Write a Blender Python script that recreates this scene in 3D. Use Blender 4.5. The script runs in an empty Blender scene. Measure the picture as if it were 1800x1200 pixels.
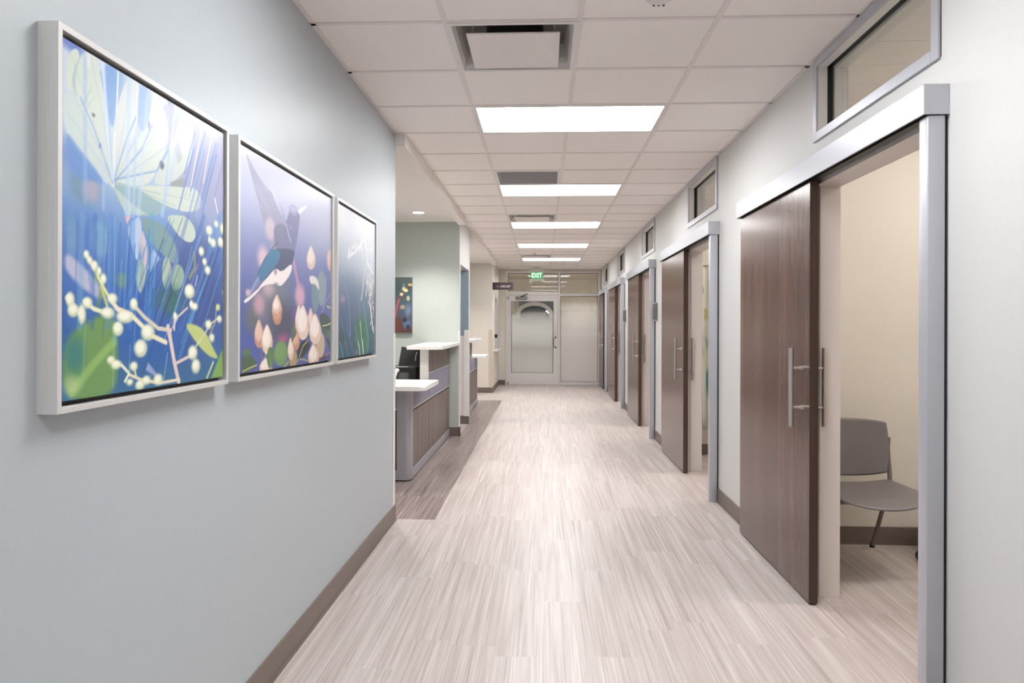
import bpy, bmesh, math, random
import numpy as np
from mathutils import Vector, Matrix

# ------------------------------------------------------------------ camera, world, exposure
SC = bpy.context.scene
CAM_H = 1.385
cd = bpy.data.cameras.new('camera'); cam = bpy.data.objects.new('camera', cd); SC.collection.objects.link(cam)
cd.sensor_width = 36.0; cd.lens = 24.96; cd.shift_x = 0.0; cd.shift_y = -26.3/1800
cd.clip_start = 0.05; cd.clip_end = 100
cam.matrix_world = Matrix.Translation((0, 0, CAM_H)) @ Matrix.Rotation(0.0436, 4, 'Z') @ Matrix.Rotation(math.pi/2, 4, 'X') @ Matrix.Rotation(0.003, 4, 'Z')
SC.camera = cam
W = bpy.data.worlds.new('world'); SC.world = W; W.use_nodes = True
W.node_tree.nodes['Background'].inputs[0].default_value = (0.9, 0.95, 1.0, 1)
W.node_tree.nodes['Background'].inputs[1].default_value = 0.3
SC.view_settings.view_transform = 'Standard'; SC.view_settings.look = 'None'
SC.view_settings.gamma = 1.0; SC.view_settings.use_curve_mapping = False
SC.view_settings.exposure = 0.0
LIGHT = 19.8          # radiance of a corridor troffer lens
ROOM_LIGHT = 22.0      # unseen surface lights added in the exam rooms

# ------------------------------------------------------------------ layout (metres; corridor runs along +Y)
XL, XR, H = -1.056, 1.392, 2.753
T = 0.6096; GX0, GY0 = -0.447, 3.1806
Y_END = 16.9; Y_BACK = -3.2
NS = [2.50, 5.68, 8.86, 12.12, 15.25]     # near edge of each sliding-door header
A1, A2 = (5.03, 8.93), (10.16, 14.8)      # the two desk alcoves on the left

# ------------------------------------------------------------------ helpers
def lin(c):
    return tuple(((v/255)/12.92 if v/255 <= 0.04045 else ((v/255+0.055)/1.055)**2.4) for v in c)
def link(o): SC.collection.objects.link(o); return o
def tag(o, label=None, cat=None, group=None, kind=None):
    if label: o['label'] = label
    if cat: o['category'] = cat
    if group: o['group'] = group
    if kind: o['kind'] = kind
    return o
def empty(name, loc=(0, 0, 0), rz=0.0):
    o = bpy.data.objects.new(name, None); link(o); o.location = loc; o.rotation_euler = (0, 0, rz); o.empty_display_size = 0.1
    return o
class MB:
    """collects shapes in one bmesh"""
    def __init__(s): s.bm = bmesh.new()
    def box(s, x0, x1, y0, y1, z0, z1, bev=0.0, seg=2):
        r = bmesh.ops.create_cube(s.bm, size=1.0)
        vs = r['verts']
        for v in vs:
            v.co = Vector((x0+(v.co.x+.5)*(x1-x0), y0+(v.co.y+.5)*(y1-y0), z0+(v.co.z+.5)*(z1-z0)))
        if bev > 0:
            es = list({e for v in vs for e in v.link_edges})
            bmesh.ops.bevel(s.bm, geom=es, offset=bev, segments=seg, affect='EDGES', profile=.5)
        return s
    def rod(s, a, b, r, r2=None, seg=20, caps=True):
        a, b = Vector(a), Vector(b); d = b-a
        g = bmesh.ops.create_cone(s.bm, cap_ends=caps, segments=seg, radius1=r, radius2=r if r2 is None else r2, depth=d.length)
        m = Matrix.Translation((a+b)/2) @ d.to_track_quat('Z', 'Y').to_matrix().to_4x4()
        bmesh.ops.transform(s.bm, matrix=m, verts=g['verts']); return s
    def prism(s, pts, z0, z1, bev=0.0, axis='z', seg=2):
        """polygon pts (2D) extruded along axis"""
        def P(p, h):
            return {'z': (p[0], p[1], h), 'x': (h, p[0], p[1]), 'y': (p[0], h, p[1])}[axis]
        lo = [s.bm.verts.new(P(p, z0)) for p in pts]; hi = [s.bm.verts.new(P(p, z1)) for p in pts]
        n = len(pts)
        fs = [s.bm.faces.new(lo[::-1]), s.bm.faces.new(hi)]
        for i in range(n): fs.append(s.bm.faces.new((lo[i], lo[(i+1) % n], hi[(i+1) % n], hi[i])))
        if bev > 0:
            es = [e for e in set(fs[0].edges) | set(fs[1].edges)]
            bmesh.ops.bevel(s.bm, geom=es, offset=bev, segments=seg, affect='EDGES', profile=.5)
        return s
    def lathe(s, prof, c=(0, 0, 0), seg=40):
        rings = []
        for r, z in prof:
            rings.append([s.bm.verts.new((c[0]+max(r, 1e-4)*math.cos(2*math.pi*i/seg), c[1]+max(r, 1e-4)*math.sin(2*math.pi*i/seg), c[2]+z)) for i in range(seg)])
        for a, b in zip(rings, rings[1:]):
            for i in range(seg): s.bm.faces.new((a[i], a[(i+1) % seg], b[(i+1) % seg], b[i]))
        return s
    def tube(s, pts, r, seg=12, cap=True):
        P = [Vector(p) for p in pts]; rings = []
        up = None
        for i, p in enumerate(P):
            d = ((P[i+1] if i < len(P)-1 else p)-(P[i-1] if i else p)).normalized()
            if up is None:
                up = d.orthogonal().normalized()
            up = (up-d*up.dot(d)).normalized(); w = d.cross(up)
            rr = r[i] if isinstance(r, (list, tuple)) else r
            rings.append([s.bm.verts.new(p+up*rr*math.cos(2*math.pi*k/seg)+w*rr*math.sin(2*math.pi*k/seg)) for k in range(seg)])
        for a, b in zip(rings, rings[1:]):
            for k in range(seg): s.bm.faces.new((a[k], a[(k+1) % seg], b[(k+1) % seg], b[k]))
        if cap: s.bm.faces.new(rings[0][::-1]); s.bm.faces.new(rings[-1])
        return s
    def quad(s, *p):
        s.bm.faces.new([s.bm.verts.new(q) for q in p]); return s
    def grid(s, f, nu, nv, closed_u=False):
        """surface f(u,v), u,v in 0..1"""
        V = [[s.bm.verts.new(f(i/nu, j/nv)) for j in range(nv+1)] for i in range(nu if closed_u else nu+1)]
        n = len(V)
        for i in range(nu):
            for j in range(nv):
                s.bm.faces.new((V[i][j], V[(i+1) % n][j], V[(i+1) % n][j+1], V[i][j+1]))
        return s
    def build(s, name, mat, parent=None, smooth=False, mods=None):
        bmesh.ops.recalc_face_normals(s.bm, faces=s.bm.faces[:])
        me = bpy.data.meshes.new(name); s.bm.to_mesh(me); s.bm.free()
        me.materials.append(mat)
        if smooth:
            for p in me.polygons: p.use_smooth = True
            try: me.set_sharp_from_angle(angle=math.radians(35))
            except Exception: pass
        o = bpy.data.objects.new(name, me); link(o)
        if parent is not None: o.parent = parent
        return o
def struct(mb, name, mat, label=None, parent=None, smooth=False):
    o = mb.build(name, mat, parent, smooth)
    if parent is None: o['kind'] = 'structure'
    if label: o['label'] = label
    return o
def copy_tree(o, parent=None):
    c = o.copy(); link(c); c.parent = parent
    for ch in [k for k in bpy.data.objects if k.parent == o]: copy_tree(ch, c)
    return c
def text(s, size, mat, name, parent, loc, rot, ext=0.001, width=None, align='CENTER'):
    cu = bpy.data.curves.new(name, 'FONT'); cu.body = s; cu.size = size; cu.extrude = ext
    cu.align_x = align; cu.align_y = 'CENTER'; cu.offset = size*0.012
    t_ = bpy.data.objects.new(name, cu); link(t_); bpy.context.view_layer.update()
    me = bpy.data.meshes.new_from_object(t_.evaluated_get(bpy.context.evaluated_depsgraph_get())); bpy.data.objects.remove(t_)
    me.name = name; me.materials.clear(); me.materials.append(mat)
    o = bpy.data.objects.new(name, me); link(o); o.location = loc; o.rotation_euler = rot
    if parent is not None: o.parent = parent
    if width:
        bpy.context.view_layer.update()
        if o.dimensions.x > 1e-6: o.scale = (width/o.dimensions.x, 1, 1)
    return o

# ------------------------------------------------------------------ materials
class N:
    def __init__(s, name):
        s.m = bpy.data.materials.new(name); s.m.use_nodes = True; s.t = s.m.node_tree
        s.b = s.t.nodes['Principled BSDF']; s.out = s.t.nodes['Material Output']
    def n(s, typ, **kw):
        nd = s.t.nodes.new(typ)
        for k, v in kw.items():
            if k.startswith('i_'):
                key = k[2:]; key = int(key) if key.isdigit() else key.replace('_', ' ')
                if isinstance(v, bpy.types.NodeSocket): s.t.links.new(v, nd.inputs[key])
                else: nd.inputs[key].default_value = v
            else: setattr(nd, k, v)
        return nd
    def math(s, op, a, b=0.0, c=None, clamp=False):
        nd = s.t.nodes.new('ShaderNodeMath'); nd.operation = op; nd.use_clamp = clamp
        for i, v in enumerate((a, b) if c is None else (a, b, c)):
            if isinstance(v, bpy.types.NodeSocket): s.t.links.new(v, nd.inputs[i])
            else: nd.inputs[i].default_value = v
        return nd.outputs[0]
    def ramp(s, fac, stops):
        nd = s.t.nodes.new('ShaderNodeValToRGB'); s.t.links.new(fac, nd.inputs[0])
        cr = nd.color_ramp
        while len(cr.elements) < len(stops): cr.elements.new(.5)
        for e, (p, c) in zip(cr.elements, stops): e.position = p; e.color = (*c, 1)
        return nd.outputs[0]
    def mix(s, fac, a, b, blend='MIX'):
        nd = s.t.nodes.new('ShaderNodeMix'); nd.data_type = 'RGBA'; nd.blend_type = blend
        for k, v in ((0, fac), (6, a), (7, b)):
            if isinstance(v, bpy.types.NodeSocket): s.t.links.new(v, nd.inputs[k])
            else: nd.inputs[k].default_value = v if k == 0 else (*v, 1)
        return nd.outputs[2]
    def lk(s, a, b): s.t.links.new(a, b)
    def bump(s, h, strength=.2, dist=.01):
        nd = s.t.nodes.new('ShaderNodeBump'); nd.inputs['Strength'].default_value = strength; nd.inputs['Distance'].default_value = dist
        s.lk(h, nd.inputs['Height']); s.lk(nd.outputs[0], s.b.inputs['Normal'])
def plain(name, rgb, rough=.5, metal=0.0, noise=0.0, scale=30, spec=None, bump=0.0, aniso=None):
    k = N(name); c = lin(rgb); k.b.inputs['Roughness'].default_value = rough; k.b.inputs['Metallic'].default_value = metal
    if spec is not None: k.b.inputs['Specular IOR Level'].default_value = spec
    tc = k.n('ShaderNodeTexCoord').outputs['Object']
    if aniso:
        mp = k.n('ShaderNodeMapping', i_0=tc); mp.inputs['Scale'].default_value = aniso; tc = mp.outputs[0]
    nz = k.n('ShaderNodeTexNoise', i_Vector=tc, i_Scale=scale, i_Detail=3.0)
    a = max(noise, .01)
    k.lk(k.ramp(nz.outputs['Fac'], [(.3, tuple(v*(1-a) for v in c)), (.7, tuple(min(1, v*(1+a)) for v in c))]), k.b.inputs['Base Color'])
    if bump: k.bump(nz.outputs['Fac'], bump, .002)
    return k.m
def emit(name, rgb, strength, base=(240, 240, 240)):
    k = N(name); k.b.inputs['Base Color'].default_value = (*lin(base), 1); k.b.inputs['Roughness'].default_value = .6
    k.b.inputs['Emission Color'].default_value = (*lin(rgb), 1); k.b.inputs['Emission Strength'].default_value = strength
    return k.m
def planks(name, dark, mid, light, pw=0.2, pl=1.05, rough=.34):
    k = N(name); tc = k.n('ShaderNodeTexCoord').outputs['Object']
    sx = k.n('ShaderNodeSeparateXYZ', i_0=tc); x, y = sx.outputs[0], sx.outputs[1]
    row = k.math('FLOOR', k.math('DIVIDE', x, pw))
    off = k.n('ShaderNodeTexWhiteNoise', noise_dimensions='1D', i_W=row).outputs[0]
    yy = k.math('ADD', k.math('DIVIDE', y, pl), off)
    col = k.math('FLOOR', yy)
    cid = k.n('ShaderNodeCombineXYZ', i_0=row, i_1=col)
    wn = k.n('ShaderNodeTexWhiteNoise', noise_dimensions='2D', i_Vector=cid.outputs[0]).outputs[0]
    def streak(fx, fy, mul):
        v = k.n('ShaderNodeCombineXYZ', i_0=k.math('MULTIPLY', x, fx), i_1=k.math('MULTIPLY', y, fy), i_2=k.math('MULTIPLY', wn, mul))
        return k.n('ShaderNodeTexNoise', i_Vector=v.outputs[0], i_Scale=1.0, i_Detail=4.0, i_Roughness=.62).outputs['Fac']
    a, b = streak(32, .75, 37), streak(140, 1.3, 91)
    f = k.math('ADD', k.math('MULTIPLY', a, .50), k.math('MULTIPLY', b, .54))
    f = k.math('ADD', f, k.math('MULTIPLY', k.math('SUBTRACT', wn, .5), .045))
    c = k.ramp(f, [(.33, lin(dark)), (.5, lin(mid)), (.68, lin(light))])
    k.lk(c, k.b.inputs['Base Color'])
    k.b.inputs['Roughness'].default_value = rough
    k.lk(k.math('ADD', rough-.05, k.math('MULTIPLY', a, .12)), k.b.inputs['Roughness'])
    k.bump(f, .06, .001)
    return k.m
def wood(name, dark, light, rough=.28, fx=30, fz=1.0, axis='y'):
    k = N(name); tc = k.n('ShaderNodeTexCoord').outputs['Object']
    mp = k.n('ShaderNodeMapping', i_0=tc); mp.inputs['Scale'].default_value = (fx, fx, fz) if axis != 'flat' else (fx, fz, fx)
    a = k.n('ShaderNodeTexNoise', i_Vector=mp.outputs[0], i_Scale=1.0, i_Detail=5.0, i_Roughness=.5, i_Distortion=.05).outputs['Fac']
    mp2 = k.n('ShaderNodeMapping', i_0=tc); mp2.inputs['Scale'].default_value = (9, 9, .2)
    b = k.n('ShaderNodeTexNoise', i_Vector=mp2.outputs[0], i_Scale=1.0, i_Detail=2.0).outputs['Fac']
    f = k.math('ADD', k.math('MULTIPLY', a, .38), k.math('MULTIPLY', b, .62))
    k.lk(k.ramp(f, [(.36, lin(dark)), (.64, lin(light))]), k.b.inputs['Base Color'])
    k.b.inputs['Roughness'].default_value = rough
    return k.m
def glass(name, tint=(248, 250, 249), film=None, film_col=(208, 204, 198)):
    """thin architectural pane; film = (z_clear, z_full) of a gradient frosting"""
    k = N(name); k.t.nodes.remove(k.b)
    tr = k.n('ShaderNodeBsdfTransparent', i_0=(*lin(tint), 1)); gl = k.n('ShaderNodeBsdfGlossy', i_Roughness=.012)
    ge = k.n('ShaderNodeNewGeometry'); dt = k.n('ShaderNodeVectorMath', operation='DOT_PRODUCT', i_0=ge.outputs['Normal'], i_1=ge.outputs['Incoming'])
    q = k.math('SUBTRACT', 1.0, k.math('ABSOLUTE', dt.outputs['Value']), clamp=True)
    f = k.math('ADD', .085, k.math('MULTIPLY', .9, k.math('POWER', q, 5.0)))
    mx = k.n('ShaderNodeMixShader', i_0=f, i_1=tr.outputs[0], i_2=gl.outputs[0]); o = mx.outputs[0]
    if film:
        tc = k.n('ShaderNodeTexCoord').outputs['Object']; z = k.n('ShaderNodeSeparateXYZ', i_0=tc).outputs[2]
        g = k.math('DIVIDE', k.math('SUBTRACT', film[0], z), film[0]-film[1], clamp=True)
        g = k.math('MULTIPLY', g, .84)
        df = k.n('ShaderNodeBsdfPrincipled'); df.inputs['Base Color'].default_value = (*lin(film_col), 1); df.inputs['Roughness'].default_value = .22
        tl = k.n('ShaderNodeBsdfTranslucent', i_0=(*lin(film_col), 1))
        m2 = k.n('ShaderNodeMixShader', i_0=.5, i_1=df.outputs[0], i_2=tl.outputs[0])
        o = k.n('ShaderNodeMixShader', i_0=g, i_1=o, i_2=m2.outputs[0]).outputs[0]
    k.lk(o, k.out.inputs[0])
    return k.m

M = {}
M['wall_blue'] = plain('pale blue grey paint', (180, 187, 192), .42, noise=.012, scale=60, bump=.03)
M['wall_white'] = plain('warm white paint', (213, 211, 209), .5, noise=.01, scale=60, bump=.03)
M['wall_green'] = plain('soft grey green paint', (192, 200, 194), .5, noise=.01, scale=60, bump=.03)
M['wall_teal'] = plain('slate blue paint', (132, 150, 162), .5, noise=.01, scale=60, bump=.03)
M['wall_beige'] = plain('beige paint', (224, 218, 208), .55, noise=.01, scale=60, bump=.03)
M['lining'] = plain('mauve grey frame enamel', (222, 213, 210), .4)
M['tile'] = plain('ceiling tile', (247, 240, 235), .9, noise=.02, scale=180, bump=.15)
M['tbar'] = plain('ceiling tee enamel', (232, 225, 221), .5)
M['gyp'] = plain('flat ceiling paint', (238, 232, 227), .8)
M['rubber'] = plain('brown rubber base', (116, 103, 95), .45)
M['floor'] = planks('pale streaked plank vinyl', (154, 138, 132), (186, 174, 169), (211, 202, 198))
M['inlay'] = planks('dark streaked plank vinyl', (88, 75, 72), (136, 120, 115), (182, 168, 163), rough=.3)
M['alu'] = plain('satin aluminium enamel', (190, 191, 198), .36, metal=.35, noise=.01, scale=12)
M['alu_trim'] = plain('brushed frame aluminium', (226, 222, 221), .34, metal=.15, noise=.04, scale=9, aniso=(60, 1, 60))
M['silver'] = plain('silver paint', (168, 166, 174), .4, metal=.4)
M['steel'] = plain('brushed stainless steel', (204, 200, 195), .3, metal=.85)
M['black'] = plain('black plastic', (18, 18, 19), .45)
M['gasket'] = plain('black gasket', (16, 16, 18), .5)
M['door_wood'] = wood('dark walnut laminate', (80, 55, 47), (108, 80, 70), .22)
M['edge_wood'] = wood('dark walnut edge', (58, 43, 36), (80, 61, 52), .4)
M['desk_wood'] = wood('grey brown oak laminate', (84, 70, 64), (124, 107, 99), .42, fx=40)
M['desk_band'] = plain('violet grey fabric panel', (134, 131, 148), .6, noise=.05, scale=300, bump=.2)
M['solid'] = plain('white solid surface', (240, 237, 235), .22)
M['white_enamel'] = plain('white enamel', (226, 222, 218), .35)
M['lens'] = emit('troffer lens', (252, 254, 255), LIGHT)
M['room_lens'] = emit('added room light lens', (255, 248, 240), ROOM_LIGHT)
M['vest_lens'] = emit('vestibule backlight lens', (255, 250, 244), 40.0)
M['down'] = emit('downlight lens', (255, 248, 240), 14.0)
M['glass'] = glass('clear glazing')
M['glass_door'] = glass('gradient frosted door glass', film=(1.76, 1.24), film_col=(232, 234, 232))
M['glass_side'] = glass('gradient frosted sidelight glass', film=(2.05, 1.2), film_col=(238, 236, 236))
M['chair_grey'] = plain('warm grey moulded plastic', (122, 116, 116), .42)
M['chair_tube'] = plain('grey powder coated tube', (122, 115, 112), .4, metal=.3)
M['sign'] = plain('dark plum sign panel', (72, 60, 66), .4)
M['sign_text'] = plain('white lettering', (236, 232, 230), .5)
M['exit_green'] = emit('lit green exit letters', (190, 255, 205), 1.6)
M['exit_plate'] = emit('lit exit plate', (30, 150, 70), .35, base=(120, 200, 150))
M['grille'] = plain('grey grille', (190, 186, 190), .5)
M['dark_duct'] = plain('dark duct', (60, 54, 52), .7)
M['closer'] = plain('grey closer metal', (150, 147, 146), .35, metal=.6)
M['chrome'] = plain('chrome', (225, 225, 228), .1, metal=1.0)
ART = {
 1: [
  ('e',[(0.2811,0.886)],(0.3897,0.2322),(200,210,222),0.1805,0.8),
  ('e',[(0.8355,0.8459)],(0.2823,0.2448),(158,160,192),0.1142,0.9),
  ('e',[(0.0376,0.6839)],(0.0737,0.0495),(105,135,190),0.0453,0.8),
  ('e',[(0.0363,0.9974)],(0.0552,0.0247),(95,120,190),0.0151,0.9),
  ('e',[(0.2409,0.9676)],(0.045,0.0729),(140,172,212),0.0351,1.0),
  ('e',[(0.3912,0.9288)],(0.0602,0.0732),(165,185,215),0.0389,1.0),
  ('e',[(0.5518,0.9573)],(0.0394,0.0522),(150,155,190),0.0215,1.0),
  ('e',[(0.1023,0.3886)],(0.0948,0.1143),(80,115,185),0.0491,0.9),
  ('e',[(0.7487,0.3277)],(0.2374,0.2328),(72,85,140),0.1122,0.8),
  ('e',[(0.4767,0.2085)],(0.2101,0.1357),(48,98,172),0.0635,0.8),
  ('e',[(0.1671,0.465)],(0.0433,0.0545),(125,170,200),0.0172,0.8),
  ('e',[(0.0402,0.4573)],(0.0254,0.0681),(110,150,190),0.0156,1.0),
  ('p',[(0.006,0.062),(0.005,0.108),(0.013,0.147),(0.03,0.177),(0.055,0.2),(0.088,0.216),(0.119,0.228),(0.149,0.236),(0.178,0.242),(0.205,0.243),(0.226,0.236),(0.242,0.22),(0.251,0.195),(0.255,0.161),(0.256,0.128),(0.257,0.096),(0.255,0.066),(0.252,0.036),(0.234,0.014),(0.203,-0.001),(0.157,-0.008),(0.097,-0.008),(0.051,0.004),(0.021,0.027)],0,(112,150,92),0.0149,1.0),
  ('s',[(0.0427,0.0233),(0.1386,0.0972),(0.2383,0.1606)],0.0269,(150,188,105),0.009,0.8),
  ('e',[(0.0557,0.1282)],(0.0387,0.0515),(58,120,128),0.0237,0.8),
  ('e',[(0.0427,0.0415)],(0.0319,0.0256),(185,205,150),0.0195,0.7),
  ('p',[(0.037,0.403),(0.054,0.396),(0.073,0.387),(0.094,0.376),(0.116,0.363),(0.139,0.349),(0.157,0.336),(0.17,0.323),(0.178,0.311),(0.18,0.3),(0.177,0.293),(0.169,0.29),(0.156,0.291),(0.137,0.297),(0.118,0.305),(0.096,0.314),(0.073,0.326),(0.048,0.34),(0.029,0.354),(0.017,0.368),(0.01,0.381),(0.01,0.394),(0.015,0.403),(0.024,0.406)],0,(186,184,206),0.0092,1.0),
  ('p',[(0.046,0.31),(0.069,0.302),(0.091,0.296),(0.111,0.29),(0.131,0.285),(0.149,0.281),(0.161,0.275),(0.166,0.268),(0.164,0.259),(0.156,0.249),(0.141,0.238),(0.121,0.226),(0.094,0.212),(0.061,0.198),(0.036,0.196),(0.019,0.207),(0.011,0.231),(0.011,0.267),(0.017,0.292),(0.028,0.306)],0,(70,110,170),0.0131,0.6),
  ('s',[(0.1606,0.2733),(0.1788,0.3251),(0.1671,0.3484)],0.0182,(110,140,90),0.0045,0.7),
  ('e',[(0.0972,0.6062)],(0.0718,0.051),(112,145,168),0.0198,0.8),
  ('e',[(0.1256,0.6036)],(0.037,0.0345),(172,166,188),0.0178,0.9),
  ('p',[(0.022,0.947),(0.026,0.958),(0.031,0.966),(0.037,0.974),(0.043,0.98),(0.05,0.985),(0.057,0.988),(0.061,0.988),(0.065,0.987),(0.068,0.983),(0.069,0.975),(0.068,0.964),(0.066,0.948),(0.061,0.929),(0.058,0.912),(0.057,0.897),(0.058,0.884),(0.061,0.874),(0.062,0.866),(0.059,0.861),(0.055,0.858),(0.048,0.858),(0.041,0.859),(0.035,0.86),(0.029,0.862),(0.024,0.865),(0.02,0.871),(0.017,0.88),(0.015,0.893),(0.015,0.909),(0.017,0.923),(0.019,0.936)],0,(205,213,202),0.0025,1.0),
  ('p',[(0.045,0.918),(0.051,0.935),(0.058,0.949),(0.065,0.961),(0.073,0.972),(0.08,0.981),(0.086,0.986),(0.091,0.987),(0.094,0.986),(0.096,0.981),(0.096,0.97),(0.094,0.953),(0.09,0.931),(0.085,0.904),(0.08,0.882),(0.074,0.867),(0.069,0.858),(0.064,0.855),(0.058,0.856),(0.053,0.86),(0.048,0.867),(0.042,0.878),(0.04,0.89),(0.041,0.904)],0,(165,190,190),0.005,0.8),
  ('p',[(0.082,0.979),(0.095,0.992),(0.107,1.001),(0.118,1.005),(0.128,1.006),(0.138,1.003),(0.147,0.994),(0.156,0.981),(0.165,0.963),(0.173,0.94),(0.182,0.911),(0.192,0.876),(0.204,0.836),(0.216,0.79),(0.226,0.748),(0.233,0.71),(0.237,0.677),(0.238,0.649),(0.235,0.632),(0.227,0.629),(0.214,0.638),(0.196,0.659),(0.178,0.683),(0.159,0.711),(0.141,0.742),(0.121,0.777),(0.104,0.804),(0.09,0.826),(0.077,0.841),(0.067,0.85),(0.06,0.862),(0.056,0.879),(0.055,0.899),(0.058,0.923),(0.064,0.945),(0.071,0.963)],0,(204,213,205),0.0039,1.0),
  ('p',[(0.029,0.864),(0.044,0.859),(0.06,0.852),(0.076,0.843),(0.092,0.832),(0.109,0.819),(0.126,0.803),(0.143,0.783),(0.161,0.76),(0.179,0.735),(0.193,0.711),(0.203,0.689),(0.21,0.669),(0.212,0.65),(0.207,0.64),(0.197,0.637),(0.179,0.641),(0.155,0.654),(0.134,0.665),(0.114,0.675),(0.097,0.684),(0.082,0.692),(0.068,0.701),(0.054,0.71),(0.04,0.72),(0.027,0.73),(0.017,0.746),(0.01,0.767),(0.007,0.793),(0.007,0.825),(0.011,0.847),(0.018,0.86)],0,(198,210,208),0.0032,1.0),
  ('p',[(0.0959,0.9909),(0.1205,0.9961),(0.1166,0.9547),(0.0997,0.9534)],0,(222,220,226),0.0032,0.8),
  ('s',[(0.0829,0.8381),(0.1166,0.8847),(0.1244,0.908)],0.006,(180,196,180),0.0026,0.7),
  ('s',[(0.0972,0.829),(0.1386,0.8782)],0.0043,(186,200,186),0.0026,0.7),
  ('p',[(0.279,0.95),(0.29,0.968),(0.301,0.982),(0.314,0.993),(0.327,0.999),(0.341,1.003),(0.352,1.001),(0.361,0.994),(0.367,0.983),(0.371,0.967),(0.372,0.949),(0.371,0.929),(0.368,0.907),(0.362,0.883),(0.353,0.856),(0.341,0.828),(0.326,0.797),(0.308,0.763),(0.292,0.735),(0.277,0.711),(0.264,0.691),(0.253,0.676),(0.244,0.672),(0.236,0.679),(0.23,0.697),(0.226,0.726),(0.225,0.757),(0.228,0.791),(0.235,0.827),(0.246,0.866),(0.257,0.899),(0.268,0.927)],0,(208,214,214),0.0035,1.0),
  ('p',[(0.467,1.005),(0.48,1.01),(0.493,1.011),(0.506,1.01),(0.52,1.007),(0.534,1.001),(0.544,0.988),(0.551,0.969),(0.555,0.943),(0.555,0.91),(0.55,0.878),(0.541,0.847),(0.527,0.818),(0.508,0.789),(0.491,0.763),(0.474,0.739),(0.458,0.718),(0.442,0.699),(0.419,0.682),(0.387,0.669),(0.347,0.658),(0.298,0.649),(0.263,0.647),(0.242,0.651),(0.235,0.661),(0.241,0.677),(0.254,0.697),(0.273,0.72),(0.299,0.748),(0.331,0.779),(0.359,0.807),(0.381,0.833),(0.399,0.856),(0.412,0.876),(0.423,0.897),(0.432,0.919),(0.438,0.941),(0.442,0.965),(0.448,0.983),(0.456,0.997)],0,(208,216,210),0.0037,1.0),
  ('p',[(0.565,0.849),(0.585,0.881),(0.603,0.909),(0.618,0.935),(0.631,0.959),(0.641,0.98),(0.652,0.994),(0.664,1.002),(0.677,1.004),(0.691,0.999),(0.703,0.99),(0.712,0.978),(0.719,0.961),(0.724,0.941),(0.725,0.919),(0.724,0.897),(0.719,0.873),(0.712,0.848),(0.701,0.825),(0.687,0.804),(0.669,0.785),(0.648,0.767),(0.627,0.752),(0.607,0.737),(0.587,0.724),(0.567,0.713),(0.546,0.704),(0.524,0.697),(0.5,0.692),(0.476,0.69),(0.464,0.695),(0.464,0.708),(0.476,0.729),(0.5,0.759),(0.522,0.789),(0.544,0.819)],0,(200,210,205),0.004,1.0),
  ('p',[(0.5894,0.8381),(0.6153,0.8782),(0.6477,0.8199),(0.6153,0.7902)],0,(180,184,186),0.0048,0.8),
  ('p',[(0.297,0.655),(0.347,0.652),(0.394,0.65),(0.438,0.648),(0.479,0.646),(0.516,0.646),(0.539,0.642),(0.55,0.634),(0.547,0.624),(0.53,0.61),(0.508,0.598),(0.48,0.588),(0.446,0.579),(0.406,0.573),(0.37,0.57),(0.339,0.569),(0.312,0.572),(0.289,0.578),(0.27,0.586),(0.254,0.598),(0.242,0.614),(0.233,0.632),(0.24,0.645),(0.261,0.653)],0,(150,180,185),0.0044,0.9),
  ('p',[(0.431,0.678),(0.478,0.686),(0.524,0.694),(0.57,0.702),(0.615,0.711),(0.66,0.719),(0.696,0.725),(0.726,0.727),(0.747,0.726),(0.761,0.721),(0.772,0.715),(0.781,0.707),(0.786,0.697),(0.789,0.686),(0.787,0.676),(0.78,0.666),(0.768,0.656),(0.751,0.648),(0.731,0.64),(0.706,0.635),(0.677,0.63),(0.644,0.627),(0.607,0.627),(0.566,0.628),(0.521,0.631),(0.473,0.636),(0.434,0.641),(0.405,0.646),(0.385,0.652),(0.375,0.658),(0.379,0.664),(0.398,0.671)],0,(206,215,203),0.0024,1.0),
  ('s',[(0.2396,0.6503),(0.3834,0.6477),(0.5959,0.6386)],0.0025,(150,175,165),0.001,0.8),
  ('p',[(0.228,0.6373),(0.3329,0.5984),(0.4197,0.579),(0.2992,0.557)],0,(188,205,195),0.0028,0.9),
  ('p',[(0.407,0.565),(0.433,0.568),(0.458,0.567),(0.484,0.563),(0.509,0.557),(0.534,0.547),(0.556,0.535),(0.575,0.521),(0.592,0.505),(0.605,0.487),(0.614,0.471),(0.619,0.457),(0.619,0.445),(0.615,0.436),(0.606,0.431),(0.592,0.43),(0.574,0.434),(0.551,0.443),(0.528,0.451),(0.505,0.46),(0.483,0.469),(0.461,0.478),(0.441,0.489),(0.423,0.502),(0.406,0.518),(0.391,0.535),(0.386,0.549),(0.391,0.559)],0,(128,158,160),0.004,1.0),
  ('p',[(0.578,0.603),(0.616,0.608),(0.647,0.611),(0.673,0.61),(0.694,0.606),(0.708,0.598),(0.721,0.591),(0.731,0.583),(0.738,0.574),(0.744,0.565),(0.745,0.557),(0.744,0.548),(0.739,0.54),(0.73,0.531),(0.72,0.525),(0.707,0.521),(0.693,0.52),(0.677,0.52),(0.661,0.523),(0.646,0.527),(0.63,0.532),(0.615,0.539),(0.599,0.547),(0.583,0.556),(0.566,0.566),(0.548,0.578),(0.545,0.587),(0.555,0.596)],0,(196,210,196),0.0025,1.0),
  ('s',[(0.5557,0.5842),(0.5984,0.5402),(0.6153,0.4624)],0.0027,(110,135,140),0.0011,0.8),
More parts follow.
